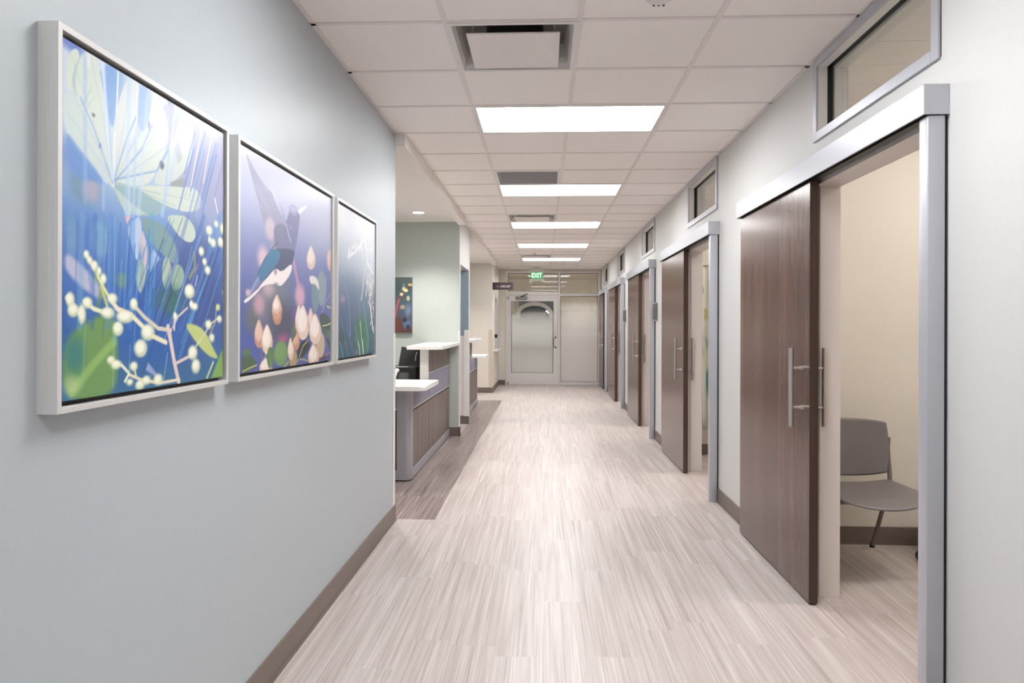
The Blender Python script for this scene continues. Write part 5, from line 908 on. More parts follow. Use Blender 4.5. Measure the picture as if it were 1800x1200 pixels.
# third pier and the wall on to the end
w3 = MB(); w3.box(XL-3.2, XL-LB, A2[1], A2[1]+LB, 0, H); w3.box(XL-LB, XL, A2[1], 15.28, 0, H)
w3.box(XL-LB, XL, 15.28, 16.35, 0, .88); w3.box(XL-LB, XL, 15.28, 16.35, 2.06, H); w3.box(XL-LB, XL, 16.35, Y_END, 0, H)
struct(w3, 'wall_left', M['wall_beige'], 'beige wall past the second desk with a service window')
struct(MB().box(XL-1.6, XL-1.5, 14.95, 17.0, 0, H), 'wall_left', M['wall_beige'], 'beige wall of the room behind the service window')

# right wall: solid piers between modules, lintels between door and clerestory window
wr = MB(); RX0, RX1 = XR, XR+.126
wr.box(RX0, RX1, Y_BACK, NS[0]+.05, 0, H)
for i, n in enumerate(NS):
    nxt = NS[i+1]+.05 if i < len(NS)-1 else Y_END
    wr.box(RX0, RX1, n+1.238, nxt, 0, H)
    wr.box(RX0, RX1, n+.05, n+1.238, 2.125, 2.335)
    if i == len(NS)-1: pass
    wr.box(RX0, RX1, n+1.21, n+1.238, 2.335, H)
struct(wr, 'wall_right', M['wall_white'], 'warm white wall with sliding doors and clerestory windows')
struct(MB().box(-3, 5, Y_BACK-.1, Y_BACK, 0, H), 'wall_back', M['wall_white'])

# end wall around the aluminium frame
FX0, FX1 = -.885, 1.345
we = MB(); we.box(XL-1.6, FX0, Y_END, Y_END+.12, 0, H); we.box(FX1, 3.2, Y_END, Y_END+.12, 0, H); we.box(FX0, FX1, Y_END, Y_END+.12, 2.705, H)
struct(we, 'wall_end', M['wall_beige'], 'beige end wall around the glazed door frame')
# vestibule beyond the glass
M['dim_wall'] = plain('vestibule paint', (214, 204, 190), .6)
vb = MB(); vb.box(-1.5, -1.4, Y_END+.12, 20.6, 0, H); vb.box(2.0, 2.1, Y_END+.12, 20.6, 0, H); vb.box(-1.5, 2.1, 20.5, 20.6, 0, H)
struct(vb, 'wall_end', M['dim_wall'], 'beige vestibule walls beyond the end door')

# exam rooms behind the right wall
rm = MB()
rm.box(RX1, 4.3, NS[0]-1.05, NS[0]-.93, 0, H)
for n in NS: rm.box(RX1, 4.3, n+2.14, n+2.26, 0, H)
rm.box(4.2, 4.3, NS[0]-.93, NS[-1]+2.2, 0, H)
struct(rm, 'wall_right', M['wall_beige'], 'beige partition walls of the exam rooms')

# ceiling: tiles set cell by cell in an exposed grid, open where a fitting hangs
xs = [XL, GX0, GX0+T, GX0+2*T, XR]
fix_rows = [-6, -2, 2, 6, 10, 14, 18]
holes = {(1, r) for r in fix_rows} | {(2, r) for r in fix_rows} | {(1, 0), (1, 5), (1, 9), (1, 17)}
rows = range(-11, 23)
tm = MB(); gm = MB()
def yrow(r): return GY0+T*r
for r in rows:
    y0, y1 = max(yrow(r), Y_BACK), min(yrow(r+1), Y_END)
    if y1-y0 < .02: continue
    for c in range(4):
        if (c, r) in holes: continue
        tm.box(xs[c]+.001, xs[c+1]-.001, y0+.001, y1-.001, H+.004, H+.02)
for r in list(rows)+[23]:
    y = yrow(r)
    if y > Y_END-.02 or y < Y_BACK: continue
    for c in range(4):
        if c == 2 or c == 1: pass
        gm.box(xs[c], xs[c+1], y-.012, y+.012, H-.001, H+.006)
for c in (1, 3): gm.box(xs[c]-.012, xs[c]+.012, Y_BACK, Y_END, H-.0015, H+.0055)
segs = [Y_BACK]+[v for r in fix_rows for v in (yrow(r), yrow(r+1))]+[Y_END]
for a_, b_ in zip(segs[::2], segs[1::2]):
    if b_-a_ > .05: gm.box(xs[2]-.012, xs[2]+.012, a_, b_, H-.0015, H+.0055)
gm.box(XL, XL+.022, Y_BACK, A1[0], H-.001, H+.006); gm.box(XR-.022, XR, Y_BACK, Y_END, H-.001, H+.006); gm.box(XL, XR, Y_END-.022, Y_END, H-.001, H+.006)
gm.box(XL, XL+.022, 8.95, 10.15, H-.001, H+.006)
struct(tm, 'ceiling', M['tile'], 'pale acoustic ceiling tiles over the corridor')
struct(gm, 'trim_1', M['tbar'], 'exposed ceiling grid')
# plenum slab so nothing outside shows in the fitting openings
struct(MB().box(-4.6, 4.5, Y_BACK-.1, 20.7, 3.1, 3.2), 'ceiling', M['dark_duct'], 'slab hidden above the tiles')
ac = MB(); ac.box(XL-3.2, XL-.002, A1[0], A1[1], 2.705, 2.74); ac.box(XL-3.2, XL-.002, A2[0], A2[1], 2.705, 2.74)
struct(ac, 'ceiling', M['gyp'], 'smooth painted ceiling over the desk alcoves')
for k, (a_, b_) in enumerate((A1, A2)):
    e_ = MB(); e_.box(XL-.012, XL+.075, a_-.02 if k == 0 else a_, b_, 2.66, H+.004, .004)
    struct(e_, 'trim_%d' % (k+2), M['gyp'], ('near', 'far')[k]+' ceiling edge trim between tiles and smooth alcove ceiling')
# exam room ceilings (own tiles in the same pattern) with joints
rc = MB(); rg = MB()
for r in range(-3, 24):
    y0, y1 = yrow(r)+.3, yrow(r+1)+.3
    for c in range(5):
        x0 = RX1+.001+c*T; x1 = min(x0+T, 4.2)
        if x1-x0 > .05: rc.box(x0, x1-.006, y0, y1-.006, H+.004, H+.02)
rg.box(RX1+.001, 4.2, NS[0]-.93, NS[-1]+2.14, H+.10, H+.11)
struct(rc, 'ceiling', M['tile'], 'tiled ceilings of the exam rooms')
struct(rg, 'ceiling', M['dark_duct'], 'backing above the exam room tiles')
struct(MB().box(-1.5, 2.1, Y_END+.12, 20.6, H, H+.03), 'ceiling', M['dim_wall'], 'vestibule ceiling')

# rubber bases
def base(name, x0, x1, y0, y1, label):
    b = MB(); b.box(x0, x1, y0, y1, 0, .112)
    b.box(x0-(.006 if x0 < x1 else 0), x1+.006, y0-.006, y1+.006, 0, .012)
    return struct(b, name, M['rubber'], label)
base('baseboard_left', XL, XL+.009, Y_BACK, A1[0]+.009, 'brown rubber base along the blue grey wall')
base('baseboard_left', XL-.35, XL+.01, A1[1]-.009, A1[1], 'brown rubber base at the first pier')
base('baseboard_left', XL+.002, XL+.011, A1[1]-.009, 9.04, 'brown rubber base round the first pier')
base('baseboard_left', XL-.8, XL+.01, 10.041, 10.05, 'brown rubber base at the doorway pier')
base('baseboard_left', XL-3.2, XL+.009, A2[1]-.009, A2[1], 'brown rubber base at the beige pier')
base('baseboard_left', XL, XL+.009, A2[1], Y_END, 'brown rubber base below the service window')
base('baseboard_end', XL, FX0-.01, Y_END-.009, Y_END, 'brown rubber base on the end wall')
pr = Y_BACK
for i, n in enumerate(NS):
    base('baseboard_right', XR-.009, XR, pr, n-.002, 'brown rubber base on the white wall before door %s' % ['one', 'two', 'three', 'four', 'five'][i]); pr = n+1.25
    base('baseboard_right', RX1+.05, 4.2, n+2.131, n+2.14, 'brown rubber base inside exam room %s' % ['one', 'two', 'three', 'four', 'five'][i])

# corner guards
def guard(name, bx, lab, m='lining'):
    g = MB()
    for b in bx: g.box(*b, .0012)
    struct(g, name, M[m], lab)
M['guard'] = plain('white corner guard vinyl', (228, 224, 222), .35)
guard('trim_4', [(XL, XL+.003, A1[0]-.06, A1[0]+.003, .113, 1.335), (XL-.06, XL, A1[0], A1[0]+.003, .113, 1.335)], 'white corner guard at the end of the blue grey wall', 'guard')
guard('trim_5', [(XL+.002, XL+.006, A1[1]-.004, 8.99, .113, 1.335), (XL-.014, XL+.002, A1[1]-.004, A1[1], .113, 1.335)], 'white corner guard beside the first desk', 'guard')
guard('trim_6', [(XL+.002, XL+.006, 10.046, 10.11, .113, 1.335), (XL-.062, XL+.002, 10.03, 10.048, .113, 1.335)], 'pale corner guard on the doorway pier', 'guard')
M['guard_beige'] = plain('beige corner guard vinyl', (208, 194, 176), .4)
guard('trim_7', [(XL-.075, XL+.004, A2[1]-.004, A2[1], .113, 1.32), (XL, XL+.004, A2[1], A2[1]+.07, .113, 1.32)], 'tan corner guard on the beige pier', 'guard_beige')

# ------------------------------------------------------------------ sliding doors
ORD = ['nearest', 'second', 'third', 'fourth', 'farthest']
def pull(parent, y, side):
    g = MB(); x = 1.328 if side < 0 else 1.372
    xb = x+side*.062
    g.rod((xb, y, .88), (xb, y, 1.28), .0125, seg=24)
    for z in (.977, 1.178):
        g.rod((xb, y, z), (x, y, z), .0075, seg=16); g.rod((x, y, z), (x+side*.022, y, z), .012, .009, seg=20)
    return g.build('pull_handle', M['steel'], parent, True)
for i, n in enumerate(NS):
    root = empty('door_%d' % (i+1), (0, 0, 0)); tag(root, ORD[i]+' dark walnut sliding door with pale metal header and post', None, None, 'structure')
    ye = n+2.37 if i < 4 else Y_END-.005
    # header: hollow channel with dark track inside
    h = MB(); h.box(1.304, 1.312, n, ye, 2.118, 2.222, .0015); h.box(1.312, XR, n, ye, 2.214, 2.222); h.box(1.3045, XR, n-.003, n+.004, 2.118, 2.223, .0015)
    if i < 4: h.box(1.3045, XR, ye-.004, ye+.001, 2.118, 2.222)
    h.build('header', M['alu'], root)
    tk = MB(); tk.box(1.318, 1.382, n+.006, ye-.006, 2.150, 2.212); tk.box(1.333, 1.367, n+.01, ye-.01, 2.118, 2.15)
    tk.build('track', M['black'], root)
    p = MB(); p.box(1.321, 1.381, n+.004, n+.061, 0, 2.117, .004, 3); p.build('door_post', M['alu'], root, True)
    g = MB(); g.box(1.381, XR, n+.012, n+.05, 0, 2.117); g.build('post_gap_shade', M['black'], root)  # black fill for the shaded gap between post and wall
    # frame lining of the opening
    f = MB(); f.box(RX0+.002, RX1+.012, n+1.222, n+1.2385, 0, 2.125, .002); f.box(RX0+.002, RX1+.012, n+.05, n+.066, 0, 2.125, .002); f.box(RX0+.002, RX1+.012, n+.05, n+1.238, 2.11, 2.125, .001)
    f.box(RX0+.03, RX0+.045, n+1.214, n+1.223, 0, 2.11); f.box(RX1+.0005, RX1+.0115, n+1.239, n+1.285, 0, 2.16, .002)
    f.build('jamb_lining', M['lining'], root)
    y0 = n+1.10 if i < 4 else n+.55
    y1 = y0+1.245 if i < 4 else Y_END-.02
    d = MB(); d.box(1.3282, 1.3718, y0+.0015, y1-.0015, .011, 2.115)
    pn = d.build('sliding_panel', M['door_wood'], root)
    e_ = MB(); e_.box(1.328, 1.372, y0, y0+.0015, .01, 2.116, .0004); e_.build('panel_edge', M['edge_wood'], pn)
    s_ = MB(); s_.box(1.334, 1.366, y0+.004, y1-.01, .0025, .0108); s_.build('bottom_seal', M['black'], pn)
    for sd in (-1, 1):
        ph = pull(pn, y0+.085, sd)

# ------------------------------------------------------------------ clerestory windows
for i, n in enumerate(NS):
    root = empty('window_%d' % (i+1)); tag(root, ORD[i]+' clerestory window above the sliding doors', None, None, 'structure')
    y0, y1, z0, z1 = n+.055, n+1.21, 2.33, H-.002
    def ring(x0, x1, a, inn, name, m, bev=0):
        g = MB(); g.box(x0, x1, y0+a, y0+a+inn, z0+a, z1-a, bev); g.box(x0, x1, y1-a-inn, y1-a, z0+a, z1-a, bev)
        g.box(x0, x1, y0+a+inn, y1-a-inn, z0+a, z0+a+inn, bev); g.box(x0, x1, y0+a+inn, y1-a-inn, z1-a-inn, z1-a, bev)
        return g.build(name, M[m], root)
    ring(XR-.012, XR+.0, 0, .045, 'face_trim', 'alu', .002)
    ring(XR+.0, XR+.045, .005, .04, 'front_frame', 'white_enamel')
    ring(XR+.045, XR+.078, .005, .036, 'gasket', 'gasket')
    ring(XR+.078, RX1+.01, .005, .052, 'rear_frame', 'white_enamel')
    ring(RX1+.01, RX1+.02, -.005, .055, 'inner_trim', 'alu')
    g = MB(); g.box(XR+.058, XR+.064, y0+.03, y1-.03, z0+.03, z1-.03); g.build('pane', M['glass'], root)
# ------------------------------------------------------------------ end frame, door, sidelight, transoms
MX0, MX1 = .355, .41
fr = MB(); y0, y1 = Y_END-.03, Y_END+.09
fr.box(FX0, FX0+.05, y0, y1, 0, 2.70, .002); fr.box(FX1-.045, FX1, y0, y1, 0, 2.70, .002); fr.box(FX0+.05, FX1-.045, y0, y1, 2.655, 2.70, .002)
fr.box(MX0, MX1, y0, y1, 0, 2.655, .002); fr.box(FX0+.05, MX0, y0+.003, y1, 2.135, 2.215, .002); fr.box(MX1, FX1-.045, y0+.003, y1, 2.11, 2.165, .002)
fr.box(MX1, FX1-.045, y0+.003, y1, .003, .075, .002)
struct(fr, 'trim_8', M['alu_trim'], 'aluminium frame of the glazed end screen')
gk = MB()
for a_, b_, c_, d_ in ((FX0+.05, MX0, 2.215, 2.655), (MX1, FX1-.045, 2.165, 2.655), (MX1, FX1-.045, .075, 2.11)):
    gk.box(a_, a_+.009, y0+.02, y0+.05, c_, d_); gk.box(b_-.009, b_, y0+.02, y0+.05, c_, d_); gk.box(a_+.009, b_-.009, y0+.02, y0+.05, c_, c_+.007); gk.box(a_+.009, b_-.009, y0+.02, y0+.05, d_-.009, d_)
struct(gk, 'trim_9', M['gasket'], 'black glazing gaskets of the end screen')
for k, (nm, a_, b_, c_, d_, m, lb) in enumerate((('window_6', FX0+.055, MX0-.004, 2.22, 2.65, 'glass', 'clear transom pane over the end door'), ('window_7', MX1+.004, FX1-.05, 2.17, 2.65, 'glass', 'clear transom pane over the frosted sidelight'), ('window_8', MX1+.004, FX1-.05, .08, 2.105, 'glass_side', 'tall gradient frosted sidelight beside the end door'))):
    g = MB(); g.box(a_, b_, y0+.032, y0+.038, c_, d_); struct(g, nm, M[m], lb)
root = empty('door_6', (0, 0, 0)); tag(root, 'aluminium end door with a gradient frosted glass pane', None, None, 'structure')
DX0, DX1, dz0, dz1 = FX0+.056, MX0-.006, .012, 2.13
GXa, GXb, GZa, GZb = -.755, .245, .285, 1.985
dl = MB(); yy0, yy1 = Y_END-.024, Y_END+.02
dl.box(DX0, GXa, yy0, yy1, dz0, dz1, .002); dl.box(GXb, DX1, yy0, yy1, dz0, dz1, .002); dl.box(GXa, GXb, yy0, yy1, dz0, GZa, .002); dl.box(GXa, GXb, yy0, yy1, GZb, dz1, .002)
dl.build('door_leaf', M['alu_trim'], root)
gk = MB()
gk.box(GXa, GXa+.01, yy0+.004, yy0+.03, GZa, GZb); gk.box(GXb-.01, GXb, yy0+.004, yy0+.03, GZa, GZb); gk.box(GXa+.01, GXb-.01, yy0+.004, yy0+.03, GZb-.01, GZb); gk.box(GXa+.01, GXb-.01, yy0+.004, yy0+.03, GZa, GZa+.006)
gk.build('gasket', M['gasket'], root)
g = MB(); g.box(GXa+.006, GXb-.006, yy0+.014, yy0+.02, GZa+.004, GZb-.004); g.build('pane', M['glass_door'], root)
g = MB(); g.rod((GXa-.05, Y_END+.06, 1.10), (GXb+.05, Y_END+.06, 1.06), .028); g.rod((GXa-.04, Y_END+.06, 1.10), (GXa-.04, Y_END+.02, 1.10), .02); g.rod((GXb+.04, Y_END+.06, 1.06), (GXb+.04, Y_END+.02, 1.06), .02)
g.build('panic_bar', M['steel'], root, True)
g = MB(); g.tube([(.30, yy0, 1.13), (.30, yy0-.05, 1.13), (.262, yy0-.062, 1.12), (.255, yy0-.062, 1.08), (.255, yy0-.062, .96), (.262, yy0-.062, .905), (.30, yy0-.05, .895), (.30, yy0, .895)], .011)
g.build('pull_handle', M['closer'], root, True)
g = MB(); g.rod((.30, yy0-.008, 1.13), (.30, yy0, 1.13), .022); g.rod((.30, yy0-.008, .895), (.30, yy0, .895), .022); g.build('handle_rose', M['black'], root, True)
for z in (2.07, .045):
    g = MB(); g.box(DX0-.03, DX0+.022, yy0-.016, yy0, z-.045, z+.03, .003); g.build('hinge', M['silver'], root)
c = empty('door_closer', (-.51, yy0, 2.06)); tag(c, 'silver hydraulic closer at the top of the end door', 'door closer')
g = MB(); g.box(-.14, .14, -.055, 0, -.04, .04, .03, 4); g.build('closer_body', M['closer'], c, True)
g = MB(); g.tube([(0, -.055, .03), (.02, -.07, .045), (.14, -.10, .10)], .012); g.rod((0, -.03, .028), (0, -.03, .055), .016); g.build('closer_arm', M['black'], c, True)
# darker arched opening seen through the clear part of the door
M['far_dark'] = plain('blue grey far opening', (70, 78, 92), .35)
M['far_pale'] = plain('pale far arch', (176, 172, 168), .5)
M['far_mid'] = plain('grey far block', (104, 104, 108), .4)
ft = empty('far_archway', (-.34, 19.9, 0)); tag(ft, 'blurred dark booth with a pale arch behind the frosted door glass', 'archway')
g = MB(); g.box(-.35, .72, .3, .5, 0, 2.3); g.build('archway_back', M['far_dark'], ft)
def arch(w, h, z0, n_=24): return [(w*math.cos(math.pi*k/n_), z0+h*math.sin(math.pi*k/n_)) for k in range(n_+1)]
g = MB(); outer = arch(.52, .36, 1.72); inner = arch(.42, .27, 1.70)
poly = [(-.62 if False else outer[0][0]+.06, 0)]+outer+[(outer[-1][0]-.12, 0), (inner[-1][0]-.1, 0)]+inner[::-1]+[(inner[0][0], 0)]
g.prism([(p[0]+.1, p[1]) for p in poly], .05, .16, axis='y'); g.build('arch_frame', M['far_pale'], ft)
g = MB(); g.box(-.12, .42, .12, .26, 1.55, 1.80, .02); g.build('grey_block', M['far_mid'], ft)
g = MB(); g.rod((.42, .1, 1.83), (.52, .1, 1.76), .018); g.build('glow_rod', emit('cool glowing rod', (215, 220, 255), 3.0), ft)  # small emissive rod on the arch
g = MB(); g.rod((.28, .08, 1.33), (.28, .12, 1.33), .03); g.build('glow_disc', emit('violet indicator', (190, 190, 240), 2.0), ft)  # small emissive disc lower down

# service window in the far left wall
root = empty('window_9'); tag(root, 'service window with white sill past the second desk', None, None, 'structure')
g = MB(); g.box(XL-.1, XL+.012, 15.28, 15.33, .88, 2.06, .002); g.box(XL-.1, XL+.012, 16.30, 16.35, .88, 2.06, .002); g.box(XL-.1, XL+.012, 15.33, 16.30, 2.01, 2.06, .002); g.build('frame', M['white_enamel'], root)
g = MB(); g.box(XL-.06, XL-.054, 15.33, 16.30, .9, 2.01); g.build('pane', M['glass'], root)
g = MB(); g.box(XL-.15, XL+.09, 15.22, 16.40, .85, .885, .004); g.build('sill', M['solid'], root)
g = MB(); g.box(XL-.05, XL+.03, 15.95, 15.99, 1.13, 1.21, .006); g.build('latch', M['black'], root)

# ------------------------------------------------------------------ ceiling fittings
def added_wrap_light(xc, yc, z, w, d, label, group, lens='room_lens'):  # unseen light added for brightness, drawn as a surface fitting
    root = empty('ceiling_light', (xc, yc, z)); tag(root, label, 'ceiling light', group)
    g = MB(); g.box(-w/2, w/2, -d/2, d/2, -.012, 0, .002); g.build('housing', M['white_enamel'], root)
    g = MB(); g.box(-w/2+.01, w/2-.01, -d/2+.01, d/2-.01, -.085, -.012, .02, 3); g.build('lens', M[lens], root, True)
    return root
def troffer(y0, label, x0=GX0, w=2*T, lens='lens'):
    y1 = y0+T; x1 = x0+w; root = empty('ceiling_light', ((x0+x1)/2, (y0+y1)/2, H)); tag(root, label, 'ceiling light', 'recessed troffers down the corridor' if lens == 'lens' else 'recessed troffers in the exam rooms')
    hx, hy = w/2, T/2; m = .012; D = .03
    f = MB()
    f.box(-hx, -hx+m+.014, -hy, hy, -.003, .006); f.box(hx-m-.014, hx, -hy, hy, -.003, .006); f.box(-hx+m+.014, hx-m-.014, -hy, -hy+m+.014, -.003, .006); f.box(-hx+m+.014, hx-m-.014, hy-m-.014, hy, -.003, .006)
    a, b, c_, d = hx-m-.014, hy-m-.014, hx-.038, hy-.045
    for p, q in ((((-a, -b), (a, -b)), ((c_, -d), (-c_, -d))), (((a, -b), (a, b)), ((c_, d), (c_, -d))), (((a, b), (-a, b)), ((-c_, d), (c_, d))), (((-a, b), (-a, -b)), ((-c_, -d), (-c_, d)))):
        f.quad((*p[0], .004), (*p[1], .004), (*q[0], D), (*q[1], D))
    f.box(-hx+.005, hx-.005, -hy+.005, hy-.005, D+.012, D+.02)
    f.build('housing', M['white_enamel'], root)
    g = MB(); g.box(-c_, c_, -d, d, D, D+.01); g.build('lens', M[lens], root)
    return root
LB_ = {2: 'nearest lit ceiling troffer in view, behind the square air diffuser', 6: 'second lit ceiling troffer, just behind the grey return grille', 10: 'third lit ceiling troffer down the corridor',
       14: 'fourth lit ceiling troffer down the corridor', 18: 'farthest lit ceiling troffer, in front of the exit sign', -2: 'lit ceiling troffer above and before the first framed print', -6: 'lit ceiling troffer at the near end of the corridor'}
for r in fix_rows: troffer(yrow(r), LB_[r])
ROOMN = ['nearest', 'second', 'third', 'fourth', 'farthest']
for i, n in enumerate(NS):
    added_wrap_light(2.85, n+.9, H+.004, 1.2, .32, 'unseen surface light shaped to brighten the ceiling of the %s exam room' % ROOMN[i], 'added surface lights in the exam rooms')  # unseen fittings shaped to throw light along the room ceilings
M['duct_grey'] = plain('shadowed duct metal', (120, 112, 108), .5)
M['duct_shade'] = plain('black shade in duct', (22, 20, 20), .8)  # black and grey stand for the shade up inside the diffuser duct
# square plaque diffusers
def diffuser(r, label):
    root = empty('air_diffuser', (GX0+T/2, yrow(r)+T/2, H)); tag(root, label, 'air diffuser', 'square plaque air diffusers')
    h = T/2-.004
    f = MB(); k = .022
    f.box(-h, -h+k, -h, h, -.006, .004); f.box(h-k, h, -h, h, -.006, .004); f.box(-h+k, h-k, -h, -h+k, -.006, .004); f.box(-h+k, h-k, h-k, h, -.006, .004)
    q = h-k; prof = [(0, 0.0), (.012, .02), (.022, .05), (.028, .085), (.030, .12)]
    for (d0, z0), (d1, z1) in zip(prof, prof[1:]):
        a, b = q-d0, q-d1
        for s1, s2 in (((-1, -1), (1, -1)), ((1, -1), (1, 1)), ((1, 1), (-1, 1)), ((-1, 1), (-1, -1))):
            f.quad((a*s1[0], a*s1[1], z0), (a*s2[0], a*s2[1], z0), (b*s2[0], b*s2[1], z1), (b*s1[0], b*s1[1], z1))
    f.box(-h+.01, h-.01, -h+.01, h-.01, .12, .128)
    f.build('frame', M['white_enamel'], root)
    g = MB(); g.box(-q+.031, q-.031, -q+.031, q-.031, .1185, .1198); g.build('back_plate', M['duct_grey'], root)
    g = MB(); g.rod((0, 0, .07), (0, 0, .118), .14, seg=40); g.build('duct_collar', M['duct_shade'], root, True)
    g = MB(); g.box(-.217, .217, -.217, .217, -.02, -.012, .002); 
    g.build('plaque', M['tbar'], root)
    for sx in (-1, 1):
        for sy in (-1, 1): MB().rod((sx*.19, sy*.19, -.012), (sx*.19, sy*.19, .118), .004).build('hanger', M['silver'], root)
    return root
diffuser(0, 'nearest square air diffuser, large at the top of the view'); diffuser(9, 'air diffuser in front of the third corridor troffer'); diffuser(17, 'farthest air diffuser, in front of the last troffer')
root = empty('return_grille', (GX0+T/2, yrow(5)+T/2, H)); tag(root, 'flat grey return air grille in front of the second troffer', 'air grille')
h = T/2-.004
g = MB(); g.box(-h, -h+.03, -h, h, -.004, .004); g.box(h-.03, h, -h, h, -.004, .004); g.box(-h+.03, h-.03, -h, -h+.03, -.004, .004); g.box(-h+.03, h-.03, h-.03, h, -.004, .004); g.build('frame', M['white_enamel'], root)
g = MB()
for k in range(40): u = -h+.034+k*(2*h-.068)/39; g.box(u-.001, u+.001, -h+.03, h-.03, 0, .012)
for k in range(40): u = -h+.034+k*(2*h-.068)/39; g.box(-h+.03, h-.03, u-.001, u+.001, .001, .011)
g.build('egg_crate', M['grille'], root)
g = MB(); g.box(-h, h, -h, h, .03, .036); g.build('backing', M['grille'], root)
root = empty('smoke_detector', (.47, 2.915, H)); tag(root, 'round white smoke detector cut by the top edge', 'smoke detector')
g = MB(); g.lathe([(0, -.045), (.03, -.045), (.045, -.040), (.058, -.028), (.064, -.012), (.07, -.010), (.072, .0), (0, 0)], seg=48); g.build('body', M['white_enamel'], root, True)
g = MB()
for k in range(3): g.box(-.022+k*.02, -.014+k*.02, .03, .036, -.047, -.038)
g.build('sensor_slot', M['black'], root)
o = MB().lathe([(0, -.012), (.04, -.012), (.05, -.006), (.052, .0), (0, 0)], (.449, 15.1, H), 32).build('sprinkler_cover', M['white_enamel'], None, True)
tag(o, 'small round white sprinkler cover past the last troffer', 'sprinkler')
o = MB().lathe([(0, -.03), (.012, -.03), (.014, -.015), (.03, -.004), (.032, 0), (0, 0)], (-.158, 13.3, H), 24).build('fire_sprinkler', M['grille'], None, True)
tag(o, 'tiny sprinkler head before the farthest air diffuser', 'sprinkler')
for k, (x, y, lb) in enumerate(((-1.45, 8.2, 'round lit downlight in the smooth ceiling over the first desk'), (-1.45, 6.1, 'round downlight nearer the blue wall over the first desk'), (-2.6, 7.2, 'round downlight deeper in the first desk alcove'), (-1.5, 11.6, 'round downlight over the second desk'), (-1.5, 13.6, 'round downlight beside the beige pier'), (-2.7, 12.6, 'round downlight deep in the second desk alcove'))):
    root = empty('downlight', (x, y, 2.705)); tag(root, lb, 'downlight', 'round downlights over the reception desks')
    MB().lathe([(.062, .03), (.068, -.001), (.082, -.004), (.088, 0.0)], seg=40).build('trim_ring', M['white_enamel'], root, True)
    MB().rod((0, 0, -.0015), (0, 0, -.0005), .064, seg=40).build('lens', M['down'], root)
    ld = bpy.data.lights.new('lamp', 'SPOT'); ld.energy = 95; ld.spot_size = math.radians(118); ld.spot_blend = .8; ld.shadow_soft_size = .06; ld.color = (1, .965, .92)
    lo = bpy.data.objects.new('lamp', ld); link(lo); lo.parent = root; lo.location = (0, 0, -.07)
# unseen light added to the passage between the alcoves
added_wrap_light(-2.6, 9.55, 2.5, .6, .3, 'unseen surface light added in the cross passage between the alcoves', 'added passage lights')

# ------------------------------------------------------------------ signs
root = empty('exit_sign', (-.145, 16.3, 0)); tag(root, 'green lit EXIT sign hanging before the end door transom', 'exit sign')
g = MB(); g.box(-.175, .175, -.045, .045, 2.635, 2.70, .004); g.rod((0, 0, 2.70), (0, 0, 2.725), .03); g.lathe([(0, 2.72), (.09, 2.725), (.09, H-.001), (0, H-.001)]); g.build('housing', M['white_enamel'], root)
g = MB(); g.box(-.135, .135, -.008, .008, 2.475, 2.635, .002); g.build('face_plate', M['exit_plate'], root)
g = MB(); g.box(-.17, .17, -.012, .012, 2.43, 2.475, .004); g.build('glare_bar', M['white_enamel'], root)  # white bar stands in for the bright reflection under the sign
text('EXIT', .15, M['exit_green'], 'lettering', root, (0, -.0115, 2.555), (math.pi/2, 0, 0), .002, .235)
root = empty('hanging_sign', (-.825, 14.835, 2.23)); tag(root, 'dark blade sign reading CHECK-OUT on the beige pier', 'sign')
g = MB(); g.box(-.195, .195, -.009, .009, -.077, .077, .002); g.build('panel', M['sign'], root)
g = MB(); g.box(-.231, -.195, -.02, .02, -.077, .077, .003); g.build('bracket', M['black'], root)
text('CHECK-OUT', .062, M['sign_text'], 'lettering', root, (.035, -.0105, -.008), (math.pi/2, 0, 0), .0012, .215)
g = MB(); g.box(-.135, -.10, -.0115, -.0095, -.011, -.005); g.prism([(-.145, -.008), (-.127, .006), (-.127, -.022)], -.0115, -.0095, axis='y'); g.build('arrow', M['sign_text'], root)
# flag style room status holders on the wall
for k, (y, lb) in enumerate(((8.72, 'grey folded flag signal on the wall beside the third sliding door'), (11.97, 'grey folded flag signal on the wall beside the fourth sliding door'))):
    root = empty('wall_flag_signal', (XR, y, 1.57)); tag(root, lb, 'flag signal', 'wall flag signals between the doors')
    g = MB(); g.box(-.012, -.0, -.014, .014, -.11, .11, .004); g.build('mounting_plate', M['silver'], root)
    for q in range(3):
        z = .0; g = MB(); xx = -.02-.011*q
        g.tube([(xx, -.04, -.09), (xx, .04, -.09), (xx, .045, -.08), (xx, .045, .08), (xx, .04, .09), (xx, -.04, .09), (xx, -.045, .08), (xx, -.045, -.08), (xx, -.04, -.09)], .0045, 8)
        g.build('flag', M['chair_tube'], root, True)
    for z in (-.1, .1): MB().rod((-.05, 0, z), (0, 0, z), .013).build('hinge_pin', M['steel'], root, True)

